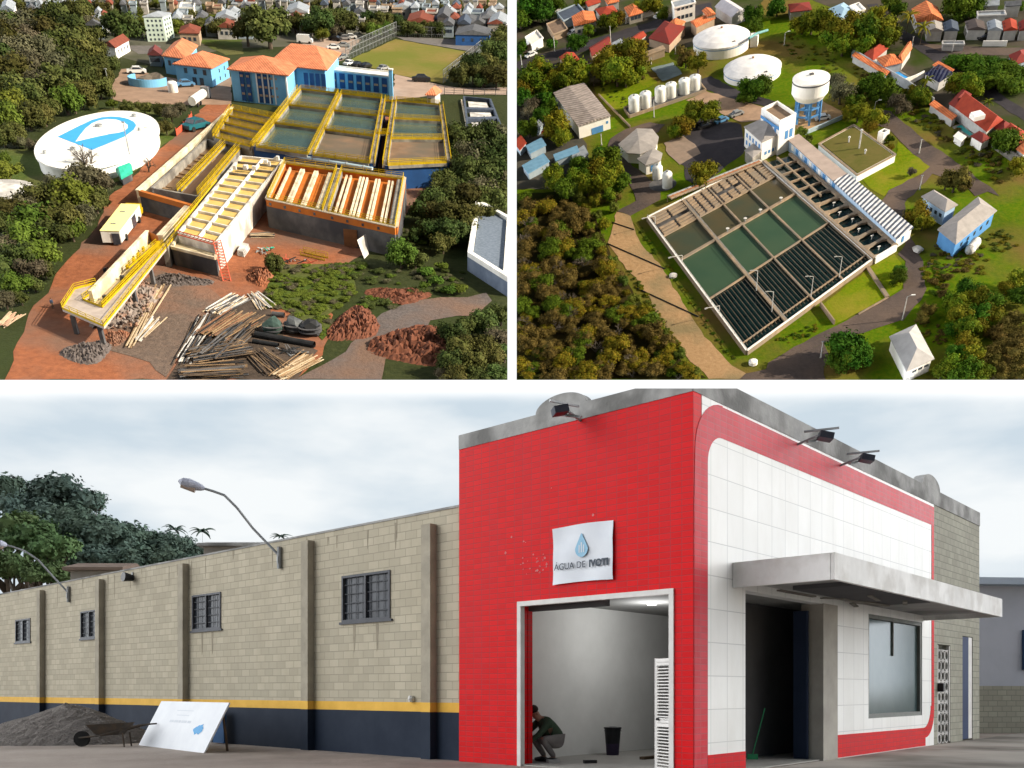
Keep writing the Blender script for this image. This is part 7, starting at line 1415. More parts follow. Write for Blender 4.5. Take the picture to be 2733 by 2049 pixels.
def tiles(name, c, mortar, w, h, rough=.35, var=.12, mw=.012, bump=.25, stain=None, offset=.0, spec=.4):
    m = bpy.data.materials.new(name); m.use_nodes = True; MT[name] = m; nt = m.node_tree; N = nt.nodes.new; L = nt.links.new; b = nt.nodes['Principled BSDF']; b.inputs['Roughness'].default_value = rough; b.inputs['Specular IOR Level'].default_value = spec
    tc = N('ShaderNodeTexCoord'); sp = N('ShaderNodeSeparateXYZ'); L(tc.outputs['Object'], sp.inputs[0]); cb = N('ShaderNodeCombineXYZ'); ad = N('ShaderNodeMath'); ad.operation = 'ADD'; L(sp.outputs['X'], ad.inputs[0]); L(sp.outputs['Y'], ad.inputs[1]); L(ad.outputs[0], cb.inputs['X']); L(sp.outputs['Z'], cb.inputs['Y'])
    br = N('ShaderNodeTexBrick'); br.offset = offset; br.inputs['Scale'].default_value = 1; br.inputs['Brick Width'].default_value = w; br.inputs['Row Height'].default_value = h; br.inputs['Mortar Size'].default_value = mw; br.inputs['Mortar Smooth'].default_value = .3
    br.inputs['Color1'].default_value = tuple(v * (1 - var) for v in c) + (1,); br.inputs['Color2'].default_value = tuple(min(1, v * (1 + var)) for v in c) + (1,); br.inputs['Mortar'].default_value = tuple(mortar) + (1,); L(cb.outputs[0], br.inputs['Vector'])
    n = N('ShaderNodeTexNoise'); n.inputs['Scale'].default_value = .9; n.inputs['Detail'].default_value = 7; n.inputs['Roughness'].default_value = .65; mp = N('ShaderNodeMapping'); mp.inputs['Scale'].default_value = (1.3, 1.3, .45); L(tc.outputs['Object'], mp.inputs[0]); L(mp.outputs[0], n.inputs['Vector'])
    mr = N('ShaderNodeMapRange'); mr.inputs[1].default_value = .42; mr.inputs[2].default_value = .75; mr.inputs[4].default_value = .55; L(n.outputs['Fac'], mr.inputs[0])
    mx = N('ShaderNodeMix'); mx.data_type = 'RGBA'; L(mr.outputs[0], mx.inputs[0]); L(br.outputs['Color'], mx.inputs[6]); s_ = stain or tuple(v * .75 for v in c); mx.inputs[7].default_value = tuple(s_) + (1,); L(mx.outputs[2], b.inputs['Base Color'])
    bp = N('ShaderNodeBump'); bp.inputs['Strength'].default_value = bump; bp.inputs['Distance'].default_value = .02; bp.invert = True; L(br.outputs['Fac'], bp.inputs['Height']); L(bp.outputs[0], b.inputs['Normal']); return m
redt = tiles('red_tiles', (.62, .006, .009), (.40, .028, .032), .24, .115, .5, .07, .009, stain=(.47, .022, .032), spec=.08)
pinkt = tiles('faded_red_tiles', (.55, .03, .045), (.40, .07, .08), .24, .115, .5, .10, .010, stain=(.56, .12, .15), spec=.1)
whitet = tiles('white_tiles', (.82, .825, .81), (.56, .57, .57), .62, .62, .45, .03, .010, stain=(.66, .655, .62), spec=.15)
blockw = tiles('painted_blocks', (.46, .42, .325), (.33, .305, .24), .40, .20, .9, .10, .010, stain=(.36, .32, .24), offset=.5, spec=.1, bump=.5)
blockg = tiles('grey_blocks', (.34, .335, .28), (.22, .22, .19), .40, .20, .9, .09, .014, stain=(.25, .245, .20), offset=.5, spec=.1, bump=.5)
parap = mat('parapet_concrete', (.40, .40, .39), (.30, .30, .295), 1.5, .9, bump=.2, c3=(.17, .17, .165), scale3=.8)
pilm = mat('pilaster_render', (.40, .365, .29), (.31, .285, .23), 1.8, .9, bump=.2)
navy = mat('navy_dado', (.012, .020, .038), (.020, .030, .050), 1.2, .7)
amber = mat('amber_stripe', (.78, .47, .085), (.66, .38, .06), 1.5, .7)
framew = mat('frame_white', (.70, .69, .67), (.60, .59, .57), 3, .5)
inner = mat('inner_plaster', (.74, .74, .71), (.66, .66, .63), .8, .8)
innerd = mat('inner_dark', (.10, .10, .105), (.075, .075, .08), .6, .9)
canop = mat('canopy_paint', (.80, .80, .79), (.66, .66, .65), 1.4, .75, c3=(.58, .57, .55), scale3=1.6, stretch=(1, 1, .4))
dirt = mat('brown_dirt', (.32, .27, .235), (.23, .195, .17), .7, .95, bump=.4, c3=(.40, .345, .30), scale3=.15)
court = mat('forecourt_concrete', (.52, .475, .42), (.42, .385, .34), .4, .9, bump=.15, c3=(.20, .18, .155), scale3=.25)
S2 = names()
C_ = PC
g = MB(); g.poly([Vector((-160, -40, 0)), Vector((160, -40, 0)), Vector((160, 170, 0)), Vector((-160, 170, 0))]); struct(g.build('ground', dirt, C_), 'brown dirt yard in front of the block wall')
def wl(pl, x, y, z=0): return pl.M @ Vector((x, y, z))
q = [wl(PR, .4, OUTR * .05), wl(PR, 60, OUTR * .05), wl(PR, 60, OUTR * 40), wl(PR, -9, OUTR * 12), wl(PR, -3.0, OUTR * .3)]
g = MB(); g.poly([Vector((p.x, p.y, .006)) for p in q]); struct(g.build('forecourt', court, C_), 'pale concrete forecourt before the white facade')

def sub(mb, name, m, pl, par, org=None, smooth=False):
    o = mb.build(name, m, pl, None, org, smooth); del o['_o']; o.parent = par; o.matrix_parent_inverse = par.matrix_world.inverted(); return o
def rbox(mb, x0, x1, y0, y1, z0, z1, mi=0): mb.prism([Vector((x0, y0, 0)), Vector((x1, y0, 0)), Vector((x1, y1, 0)), Vector((x0, y1, 0))], z0, z1, mi); return mb
def slab(mb, pts, y0, y1, mi=0):
    n = len(pts); a = [Vector((p[0], y0, p[1])) for p in pts]; b = [Vector((p[0], y1, p[1])) for p in pts]
    mb.add(a + b, [[i, (i + 1) % n, n + (i + 1) % n, n + i] for i in range(n)] + [list(range(n))[::-1], list(range(n, 2 * n))], mi); return mb
def shopfront():
    oL, oR = OUTL, OUTR
    t = thing(PL, 'shopfront_building', 'corner shop building with a red tiled left face and white tiled right face', 'building', (0, 0, 0)); del t['_o']
    SL, SR, HT = 5.98, 13.42, 6.98
    th = .28
    # left red face round the big doorway (0.40-4.2, 3.43 high)
    w = MB(); rbox(w, .001, .40, 0, -oL * th, 0, HT); rbox(w, 4.20, SL, 0, -oL * th, 0, HT); rbox(w, .40, 4.20, 0, -oL * th, 3.43, HT); sub(w, 'red_tile_wall', redt, PL, t)
    w = MB(); rbox(w, .02, SL, .012 * oL, -oL * th, HT, 7.30); n = 24; c = 3.07
    slab(w, [(c + .66 * math.cos(math.pi * i / n), 7.30 + .30 * math.sin(math.pi * i / n)) for i in range(n + 1)], .0, -oL * .2); sub(w, 'parapet', parap, PL, t)
    r = random.Random(12)
    for k in range(34):
        x, z = (r.uniform(3.3, 4.15), r.choice([4.12, 4.32]) + r.uniform(-.1, .1)) if k < 26 else (r.uniform(1.2, 5.4), r.uniform(3.7, 6.6)); a = r.uniform(.012, .04); w = MB() if k == 0 else w; slab(w, [(x - a, z), (x, z + a * r.uniform(.4, 1.3)), (x + a * r.uniform(.5, 1), z - a * .2), (x, z - a * r.uniform(.3, .9))], 0, oL * .004)
    tag(sub(w, 'paint_scars', mat('paint_scar', (.60, .22, .22), (.52, .12, .13), 6, .8), PL, t), 'pale chips and scars left on the red tiles')
    # doorway frame
    f = MB(); rbox(f, .40, .50, .03 * oL, -.10 * oL, 0, 3.43); rbox(f, 4.12, 4.22, .03 * oL, -.10 * oL, 0, 3.43); rbox(f, .40, 4.22, .032 * oL, -.10 * oL, 3.36, 3.46); sub(f, 'door_frame', framew, PL, t)
    # right white face: pier, over doors, between door and window, right end
    w = MB(); y = -oR * th
    D0, D1, W0, W1 = 1.96, 6.42, 8.38, 12.39
    rbox(w, .30, D0, 0, y, 0, HT); rbox(w, D0, D1, 0, y, 3.55, HT); rbox(w, D1, W0, 0, y, 0, HT); rbox(w, W0, W1, 0, y, 0, .89); rbox(w, W0, W1, 0, y, 3.5, HT); rbox(w, W1, SR, 0, y, 0, HT); sub(w, 'white_tile_wall', whitet, PR, t)
    w = MB(); rbox(w, 5.62, D1 + .004, .02 * oR, -oR * .5, 0, 3.56); sub(w, 'door_jamb', mat('jamb_render', (.40, .38, .34), (.31, .295, .265), 1.2, .9), PR, t)
    p = MB(); rbox(p, .0, 18.1, .01 * oR, y, HT + .001, 7.42); c = 13.2
    slab(p, [(c + .8 * math.cos(math.pi * i / n), 7.42 + .38 * math.sin(math.pi * i / n)) for i in range(n + 1)], 0, y); sub(p, 'parapet', parap, PR, t)
    # red band: outer curve and inner curve as one continuous strip, standing 8 mm proud
    def arc(cx, cz, r, a0, a1, k=10): return [(cx + r * math.cos(R(a0 + (a1 - a0) * i / k)), cz + r * math.sin(R(a0 + (a1 - a0) * i / k))) for i in range(k + 1)]
    up = MB(); out = [(.02, .0), (.02, 6.1)] + arc(1.05, 5.95, .98, 178, 92) + [(SR, 6.90)]
    inn = [(SR, 6.36), (1.25, 6.34)] + arc(1.12, 5.72, .62, 92, 180) + [(.50, .0)]
    P_ = [PR.on('C3 ' + s_) for s_ in ()]
    yo = oR * .008
    # split in two strips so the faces stay simple
    slab(up, [(SR, 6.90)] + [(1.05, 6.93)] + [(1.05, 6.34)] + [(SR, 6.36)], -oR * .02, yo); sub(up, 'red_band', pinkt, PR, t)
    up = MB(); o_ = [(.02, 0), (.02, 6.0)] + arc(1.0, 5.95, .98, 177, 90) ; i_ = arc(1.0, 5.74, .52, 90, 180) + [(.48, 0)]
    k = min(len(o_), len(i_)); oo = [(.02, 0)] + [(.02, 5.0)] + arc(1.05, 5.95, 1.0, 180, 90, 9); ii = [(.50, 0)] + [(.50, 5.0)] + arc(1.05, 5.79, .55, 180, 90, 9)
    for a, b, c_, d in zip(oo, oo[1:], ii[1:], ii): slab(up, [a, b, c_, d], -oR * .02, yo)
    sub(up, 'red_band', pinkt, PR, t)
    up = MB(); oo = [(SR, 6.36), (SR, 3.0), (SR, 1.0)] + arc(SR - .75, 1.0, .75, 0, -90, 8); ii = [(SR - .22, 6.36), (SR - .22, 3.0), (SR - .22, 1.15)] + arc(SR - .9, 1.15, .62, 0, -90, 8)
    for a, b, c_, d in zip(oo, oo[1:], ii[1:], ii): slab(up, [a, b, c_, d], -oR * .02, yo)
    slab(up, [(D1, .02), (SR - .75, .02), (SR - .75, .53), (D1, .55)], -oR * .02, yo); sub(up, 'red_band', redt, PR, t)
    up = MB(); slab(up, [(.49, .02), (D0, .02), (D0, .40), (.49, .40)], -oR * .02, yo + oR * .003); sub(up, 'red_band', redt, PR, t)
    # show window
    f = MB(); e = .10
    for (a, b, z0, z1) in ((W0, W0 + e, .89, 3.5), (W1 - e, W1, .89, 3.5), (W0 + e, W1 - e, .89, 1.0), (W0 + e, W1 - e, 3.4, 3.5)): rbox(f, a, b, -.02 * oR, -.22 * oR, z0, z1)
    fw = sub(f, 'window', mat('window_frame_grey', (.20, .21, .20), (.15, .16, .15), 3, .5), PR, t)
    gl = MB(); rbox(gl, W0 + e, W1 - e, -.10 * oR, -.12 * oR, 1.0, 3.4); sub(gl, 'pane', mat('show_glass', (.045, .075, .078), (.075, .105, .105), .5, .16, spec=.22), PR, fw)
    gl = MB(); rbox(gl, W0 + 1.9, W0 + 1.95, -.06 * oR, -.12 * oR, 2.5, 3.4); sub(gl, 'mullion', MT['window_frame_grey'], PR, fw)
    # canopy
    cz0, cz1, dp = 3.56, 4.04, 1.92
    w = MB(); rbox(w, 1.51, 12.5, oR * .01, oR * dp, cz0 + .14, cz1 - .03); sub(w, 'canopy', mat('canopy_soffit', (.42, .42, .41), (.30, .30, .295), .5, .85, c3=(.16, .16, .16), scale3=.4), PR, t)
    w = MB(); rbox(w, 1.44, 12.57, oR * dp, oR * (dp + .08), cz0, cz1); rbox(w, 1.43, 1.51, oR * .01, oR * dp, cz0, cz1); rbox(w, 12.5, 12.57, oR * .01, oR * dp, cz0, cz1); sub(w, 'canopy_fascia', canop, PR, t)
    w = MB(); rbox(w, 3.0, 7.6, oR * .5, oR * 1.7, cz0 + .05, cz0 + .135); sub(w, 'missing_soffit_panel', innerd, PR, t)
    r = random.Random(5)
    for k in range(9): a = Vector((r.uniform(2.2, 6.8), oR * r.uniform(.3, 1.6), cz0 + .04)); sub(MB().beam(a, a + Vector((r.uniform(.6, 1.4), r.uniform(-.3, .3), r.uniform(-.06, .04))), .10, .03), 'hanging_strip', conc, PR, t)
    # back walls, roof and the room inside
    w = MB(); rbox(w, .02, SL, -oL * th, -oL * (th + .02), 3.7, HT - .02); rbox(w, 4.95, SL, -oL * .3, -oL * SR, 0, HT - .3); rbox(w, .3, SL, -oL * (SR - .3), -oL * SR, 0, HT - .3); sub(w, 'inner_wall', inner, PL, t)
    w = MB(); rbox(w, .29, 4.95, -oL * .29, -oL * (SR - .31), 3.62, 3.75); sub(w, 'ceiling', mat('ceiling_grey', (.34, .34, .33), (.28, .28, .27), .5, .9), PL, t)
    w = MB(); rbox(w, .3, SL, -oL * .3, -oL * SR, HT - .3, HT - .1); sub(w, 'roof', conc, PL, t)
    w = MB(); rbox(w, .05, 4.95, -oL * .02, -oL * (SR - .31), .004, .03); sub(w, 'floor', mat('shop_floor', (.36, .35, .32), (.28, .27, .25), .6, .5), PL, t)
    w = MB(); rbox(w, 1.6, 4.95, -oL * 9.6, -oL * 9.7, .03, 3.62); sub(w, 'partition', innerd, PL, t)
    w = MB(); rbox(w, 4.2, 4.95, -oL * .30, -oL * .45, .03, 3.62); sub(w, 'inner_jamb', redt, PL, t)
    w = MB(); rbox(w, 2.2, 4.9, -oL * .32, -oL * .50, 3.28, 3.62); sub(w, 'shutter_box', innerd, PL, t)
    c = Vector((3.1, -oL * 3.4, 3.60)); em = bpy.data.materials.new('lamp_glow'); em.use_nodes = True; em.node_tree.nodes['Principled BSDF'].inputs['Emission Color'].default_value = (1, .98, .9, 1); em.node_tree.nodes['Principled BSDF'].inputs['Emission Strength'].default_value = 2.0
    sub(MB().lathe(c, [(.10, -.04), (.12, 0)], 14), 'ceiling_lamp', em, PL, t); pl_ = bpy.data.lights.new('ceiling_lamp_light', 'POINT'); pl_.energy = 60; pl_.shadow_soft_size = .6; po = bpy.data.objects.new('ceiling_lamp_light', pl_); COL.objects.link(po); po.location = PL.M @ (c - Z * .25)
    # dark wall seen through the right-hand doorway
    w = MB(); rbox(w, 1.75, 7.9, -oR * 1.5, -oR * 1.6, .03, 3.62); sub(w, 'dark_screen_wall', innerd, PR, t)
    w = MB(); rbox(w, 5.45, 5.56, -oR * .3, -oR * .62, .03, 3.4); sub(w, 'door_leaf', mat('navy_leaf', (.02, .03, .06), (.015, .025, .05), 1), PR, t)
    # louvred white leaf in the left doorway
    w = MB(); a, b = Vector((.52, -oL * .12, 0)), Vector((.98, -oL * .32, 0)); dd = (b - a)
    for z in (.06, 1.0, 2.12): w.beam(a + Z * z, b + Z * z, .05, .14)
    w.beam(a + Z * .02, a + Z * 2.2, .06, .06); w.beam(b + Z * .02, b + Z * 2.2, .06, .06)
    for k in range(34): w.beam(lerp(a, b, .08) + Z * (.14 + k * .06), lerp(a, b, .92) + Z * (.14 + k * .06), .05, .02)
    lv = sub(w, 'louvre_door', framew, PL, t); sub(MB().tube(lerp(a, b, .85) + Z * 1.05, lerp(a, b, .85) + Z * 1.05 + Vector((0, oL * .08, 0)), .025, n=8), 'handle', black, PL, lv)
    # block-built right end with its gate and door
    t2 = thing(PR, 'block_annexe', 'grey concrete block annexe at the right end of the white facade', 'building', (15.8, 0, 0)); del t2['_o']
    w = MB(); y = -oR * .25
    rbox(w, SR + .003, 13.8, -oR * .012, y, 0, HT); rbox(w, 15.02, 16.25, -oR * .012, y, 0, HT); rbox(w, 17.35, 18.1, -oR * .012, y, 0, HT); rbox(w, 13.8, 15.02, -oR * .012, y, 2.95, HT); rbox(w, 16.25, 17.35, -oR * .012, y, 3.3, HT); rbox(w, 17.85, 18.1, y, -oR * 9, 0, HT); sub(w, 'block_wall', blockg, PR, t2)
    w = MB(); rbox(w, 13.8, 17.3, -oR * 3, -oR * 3.1, 0, 4); sub(w, 'back_wall', innerd, PR, t2)
    w = MB(); r = random.Random(3)
    rbox(w, 13.82, 13.9, -oR * .02, -oR * .10, .05, 2.93); rbox(w, 14.92, 15.0, -oR * .02, -oR * .10, .05, 2.93)
    for k in range(9):
        z = .15 + k * .31
        for j in range(3):
            cx = 14.08 + j * .34; pts = [Vector((cx + .16 * math.cos(a), -oR * .06, z + .14 * math.sin(a))) for a in [6.283 * i / 8 for i in range(9)]]; w.path(pts, .022, 4)
        rbox(w, 13.9, 14.92, -oR * .04, -oR * .08, z + .14, z + .17)
    sub(w, 'ornate_gate', whited, PR, t2); sub(MB().beam(Vector((13.86, oR * .06, 1.55)), Vector((13.86, oR * .06, 1.8)), .18, .12), 'lock_box', black, PR, t2)
    w = MB(); rbox(w, 16.27, 16.95, -oR * .03, -oR * .12, .05, 3.28); sub(w, 'blue_door', mat('door_navy', (.02, .04, .11), (.015, .03, .085), 1, .5), PR, t2); w = MB(); rbox(w, 16.95, 17.33, -oR * .03, -oR * .16, .05, 3.28); sub(w, 'door_side', framew, PR, t2)
    # banner
    a, b = PL.on('C2 942 625'), PL.on('C2 1203 840'); x1, x0, z1, z0 = 3.23, 1.74, 4.87, 3.73
    tb = thing(PL, 'banner', 'white cloth banner with a blue water drop and lettering hung over the left doorway', 'banner', (2.5, 0, 4.3)); del tb['_o']
    w = MB(); nx, nz = 14, 10; vs = []; r = random.Random(2)
    for j in range(nz + 1):
        for i in range(nx + 1): u, v = i / nx, j / nz; vs.append((x0 + (x1 - x0) * u, oL * (.045 + .012 * math.sin(u * 9 + v * 4) + .008 * math.sin(v * 11 + u * 3)), z0 + (z1 - z0) * v + .02 * math.sin(u * 3.14)))
    fs = [[j * (nx + 1) + i, j * (nx + 1) + i + 1, (j + 1) * (nx + 1) + i + 1, (j + 1) * (nx + 1) + i] for j in range(nz) for i in range(nx)]
    w.add(vs, fs); w.add([(v[0], v[1] - oL * .004, v[2]) for v in vs], fs); cl = sub(w, 'cloth', mat('banner_cloth', (.70, .74, .79), (.64, .68, .74), 2, .7), PL, tb, smooth=True)
    dm = mat('drop_blue', (.22, .44, .62), (.30, .52, .68), 6, .6); cx, cz = 2.48, 4.42; pts = []
    for i in range(25): a = 6.283 * i / 24; k = max(0, math.sin(a)); pts.append((cx + .16 * math.cos(a) * (1 - .75 * k), cz + (.30 if a < 3.1416 else .17) * math.sin(a) - .02))
    w = MB(); slab(w, pts[:-1], oL * .066, oL * .072); sub(w, 'drop_emblem', dm, PL, tb)
    w = MB()
    for i in range(3): rbox(w, cx - .07 + i * .055, cx - .045 + i * .055, oL * .073, oL * .076, cz - .10, cz + .05 + .05 * (i == 1))
    sub(w, 'emblem_lines', MT['banner_cloth'], PL, tb)
    def text(s_, x, z, size, m, bold=0.0):
        cu = bpy.data.curves.new('lettering', 'FONT'); cu.body = s_; cu.size = size; cu.extrude = .002; cu.offset = bold; cu.materials.append(m); cu.align_x = 'LEFT'
        o = bpy.data.objects.new('lettering', cu); COL.objects.link(o); xa = Vector((-1, 0, 0)); ya = Z; za = xa.cross(ya)
        mm = Matrix((xa, ya, za)).transposed().to_4x4(); mm.translation = Vector((x, oL * .078, z)); o.matrix_world = PL.M @ mm; bpy.context.view_layer.update(); me = bpy.data.meshes.new_from_object(o.evaluated_get(bpy.context.evaluated_depsgraph_get())); o2 = bpy.data.objects.new('lettering', me); COL.objects.link(o2); o2.matrix_world = PL.M @ mm; bpy.data.objects.remove(o); o = o2; o.parent = tb; o.matrix_parent_inverse = tb.matrix_world.inverted(); return o
    tm = mat('lettering_grey', (.07, .085, .11), (.055, .07, .09), 3, .6)
    text('ÁGUA DE', 3.17, 4.02, .185, tm); text('IVOTI', 2.29, 4.02, .185, tm, .010)
    # floodlights on the walls
    def flood(pl, oo, x, z, lb, arms=1):
        f = thing(pl, 'floodlight', lb, 'floodlight', (x, 0, z)); del f['_o']; w = MB()
        w.beam(Vector((x, 0, z)), Vector((x, oo * .5, z + .12)), .04, .04); sub(w, 'bracket', steel, pl, f)
        w = MB(); w.beam(Vector((x - .05, oo * .5, z + .10)), Vector((x + .12, oo * .72, z + .04)), .30, .14); sub(w, 'lamp_housing', mat('flood_housing', (.03, .035, .05), (.05, .055, .07), 3, .4), pl, f)
        w = MB(); w.beam(Vector((x - .28, oo * .35, z - .06)), Vector((x + .3, oo * .4, z + .10)), .05, .05); w.beam(Vector((x - .1, oo * .2, z + .22)), Vector((x + .05, oo * .9, z + .2)), .04, .04); sub(w, 'arm', steel, pl, f)
    flood(PL, oL, 2.55, 6.95, 'dark floodlight on the parapet of the red face'); flood(PR, oR, 4.3, 6.88, 'floodlight on the white facade parapet, nearer the corner'); flood(PR, oR, 6.6, 6.85, 'floodlight on the white facade parapet, farther from the corner')
    # neighbour shed
    a = wl(PR, 18.6, OUTR * -1.5); tn = thing(PC, 'neighbour_shed', 'grey blue neighbouring shed with a concrete base wall at the right edge', 'building', (a.x, a.y, 0)); dx = Vector((1, .10, 0)).normalized(); a2 = a + Vector((.6, 2.5, 0)); b2 = a2 + dx * 14
    w = MB(); w.prism([Vector((a2.x, a2.y, 0)), Vector((b2.x, b2.y, 0)), Vector((b2.x, b2.y + 8, 0)), Vector((a2.x, a2.y + 8, 0))], 1.75, 5.5); w.build('wall', mat('lilac_wall', (.46, .48, .55), (.40, .42, .48), .5, .8), PC, tn)
    w = MB(); w.prism([Vector((a2.x - .05, a2.y - .25, 0)), Vector((b2.x, b2.y - .25, 0)), Vector((b2.x, b2.y + 8, 0)), Vector((a2.x - .05, a2.y + 8, 0))], 0, 1.75); w.build('base_wall', blockg, PC, tn)
    w = MB(); w.prism([Vector((a2.x - .4, a2.y - .6, 0)), Vector((b2.x, b2.y - .6, 0)), Vector((b2.x, b2.y + 8, 0)), Vector((a2.x - .4, a2.y + 8, 0))], 5.5, 5.75); w.build('roof', mat('roof_blue_grey', (.40, .46, .55), (.34, .40, .48), .5, .6), PC, tn)
    w = MB(); c = a2 + dx * 1.0; w.tube(c - Vector((0, .12, 0)) + Z * 4.2, c - Vector((0, .12, 0)) + Z * 5.6, .28, n=10); w.build('downpipe', whited, PC, tn)
    w = MB(); p0 = a2 + dx * 4.0; w.beam(p0 + Z * 3.1 - Vector((0, .03, 0)), p0 + dx * 1.6 + Z * 3.1 - Vector((0, .03, 0)), .12, 1.5); w.build('window', mat('blue_pane', (.02, .05, .12), (.03, .07, .15), 1, .2), PC, tn)
shopfront()
def longwall():
    oL = OUTL; o0 = -oL * .15
    t = thing(PL, 'block_wall', 'long tan painted block wall with dark pilasters, an amber stripe and a navy base', 'wall', (20, 0, 0)); del t['_o']
    S0_, S1_, HT = 5.985, 44, 5.74
    wins = [(31.05, 32.65, 3.59, 4.55), (24.75, 26.2, 3.51, 4.53), (16.3, 18.0, 3.45, 4.56), (8.5, 10.4, 3.34, 4.53)]
    xs = S0_; w = MB(); th = -oL * .2
    for a, b, z0, z1 in sorted(wins): rbox(w, xs, a, o0, o0 + th, 0, HT); rbox(w, a, b, o0, o0 + th, 0, z0); rbox(w, a, b, o0, o0 + th, z1, HT); xs = b
    rbox(w, xs, S1_, o0, o0 + th, 0, HT); sub(w, 'blockwork', blockw, PL, t)
    w = MB(); rbox(w, S0_, S1_, o0 + oL * .006, o0 - oL * .01, 1.09, 1.31); sub(w, 'amber_stripe', amber, PL, t)
    w = MB(); rbox(w, S0_, S1_, o0 + oL * .007, o0 - oL * .01, 0, 1.088); sub(w, 'navy_base', navy, PL, t)
    for s_ in (29.74, 24.39, 18.4, 11.78, 7.03, 35.6):
        h = .155
        w = MB(); rbox(w, s_ - h, s_ + h, o0 + oL * .20, o0 - oL * .02, 1.31, HT - .16 if s_ != 7.03 else HT - .3); p = sub(w, 'pilaster', pilm, PL, t)
        w = MB(); rbox(w, s_ - h - .005, s_ + h + .005, o0 + oL * .205, o0 - oL * .02, 1.09, 1.312); sub(w, 'stripe', amber, PL, p)
        w = MB(); rbox(w, s_ - h - .006, s_ + h + .006, o0 + oL * .206, o0 - oL * .02, 0, 1.088); sub(w, 'base', navy, PL, p)
    for i, (a, b, z0, z1) in enumerate(wins):
        f = MB(); e = .06
        for (p, q, u, v) in ((a, a + e, z0, z1), (b - e, b, z0, z1), (a + e, b - e, z0, z0 + e), (a + e, b - e, z1 - e, z1), ((a + b) / 2 - .03, (a + b) / 2 + .03, z0 + e, z1 - e)): rbox(f, p, q, o0 + oL * .03, o0 - oL * .08, u, v)
        rbox(f, a - .08, b + .08, o0 + oL * .05, o0 - oL * .05, z0 - .06, z0)
        fw = sub(f, 'window', mat('bar_dark', (.085, .09, .105), (.06, .065, .075), 3, .5), PL, t); g = MB(); rbox(g, a + e, b - e, o0 - oL * .05, o0 - oL * .07, z0 + e, z1 - e); sub(g, 'pane', mat('pane_wall', (.02, .025, .035), (.045, .055, .07), 2.5, .3, spec=.16), PL, fw)
        g = MB(); n = 5
        for k in range(1, n): z = z0 + (z1 - z0) * k / n; rbox(g, a + e, b - e, o0 - oL * .01, o0 - oL * .03, z - .012, z + .012)
        for k in range(1, 7): x = a + (b - a) * k / 7; rbox(g, x - .01, x + .01, o0 - oL * .015, o0 - oL * .025, z0 + e, z1 - e)
        sub(g, 'window_bars', mat('bar_grey', (.05, .055, .065), (.035, .04, .05), 3, .5), PL, fw)
    # streaks of dark damp below the coping: thin crusts
    r = random.Random(7); w = MB()
    for k in range(24):
        x = r.uniform(7.3, 33); hgt_ = r.uniform(.15, .9); a = r.uniform(.015, .05); z = HT - r.uniform(0, .15); slab(w, [(x - a, z), (x + a, z), (x + a * .3, z - hgt_), (x - a * .2, z - hgt_ * .9)], o0, o0 + oL * .004)
    for x, z in ((9.0, 3.25), (9.9, 3.25), (16.8, 3.38), (17.4, 3.38)): slab(w, [(x - .05, z), (x + .06, z), (x + .02, z - .7), (x - .02, z - .6)], o0, o0 + oL * .004)
    sub(w, 'damp_streaks', mat('damp', (.27, .24, .185), (.33, .295, .225), 3, .95), PL, t)
    w = MB(); rbox(w, S0_, S1_, o0 + oL * .02, o0 + th - oL * .02, HT, HT + .05); sub(w, 'coping', parap, PL, t)
    def lamp(base_s, base_z, pts, head, lb):
        f = thing(PL, 'wall_lamp', lb, 'street lamp', (base_s, o0, base_z)); del f['_o']
        P_ = [PL.on(p, oL * y) for p, y in pts]; P_ = [Vector((base_s, o0 + oL * .05, base_z))] + P_; w = MB(); w.path(P_, .035, 8); sub(w, 'arm', steel, PL, f)
        w = MB(); w.tube(Vector((base_s, o0 + oL * .06, base_z - .35)), Vector((base_s, o0 + oL * .06, base_z + .25)), .06, n=8); w.beam(Vector((base_s, o0 + oL * .03, base_z - .2)), Vector((base_s, o0 + oL * .03, base_z)), .2, .05); sub(w, 'wall_bracket', steel, PL, f)
        a, b = P_[-1], PL.on(head[0], oL * head[1]); d = b - a; w = MB(); rr = [(0, .05), (.12, .09), (.3, .12), (.6, .15), (.85, .12), (1.0, .03)]
        for (u, r0), (v, r1) in zip(rr, rr[1:]): w.tube(a + d * u, a + d * v, r0, r1, 10)
        hd = sub(w, 'lamp_head', mat('lamp_grey', (.42, .44, .52), (.34, .36, .44), 3, .4), PL, f, smooth=True); w = MB(); w.tube(a + d * .35 - Z * .1, a + d * .9 - Z * .1, .10, .07, 10); sub(w, 'glass', mat('lamp_amber', (.45, .36, .30), (.38, .3, .25), 2, .3), PL, hd)
    lamp(13.15, 5.32, [('C1 1100 620', .35), ('C1 1030 530', .75), ('C1 975 475', 1.0), ('C1 925 457', 1.2), ('C1 888 446', 1.35)], ('C1 775 412', 1.9), 'large street lamp on a curved arm rising over the middle of the tan wall')
    lamp(27.2, 5.3, [('C1 225 822', .3), ('C1 165 755', .7), ('C1 110 718', 1.0), ('C1 60 700', 1.25), ('C1 30 692', 1.4)], ('C1 -20 682', 1.8), 'street lamp on a thin curved arm at the left end of the tan wall')
    f = thing(PL, 'junction_box', 'small dark siren box high on the tan wall between two pilasters', 'siren', (21.6, 0, 5.0)); del f['_o']; w = MB(); c = PL.on('C1 578 835', o0); w.tube(c, c + Vector((0, oL * .35, .02)), .10, .17, 10); sub(w, 'horn', black, PL, f); w = MB(); w.beam(c + Z * .2, c - Z * .1, .08, .06); sub(w, 'bracket', steel, PL, f)
    c = PL.on('C2 327 1358', o0); w = MB(); w.lathe(Vector((c.x, o0 + oL * .04, c.z)), [(.07, -.07), (.09, 0), (.06, .07)], 10); o = w.build('wall_socket', white, PL); tag(o, 'small white round box on the tan wall left of the red face', 'socket')
longwall()
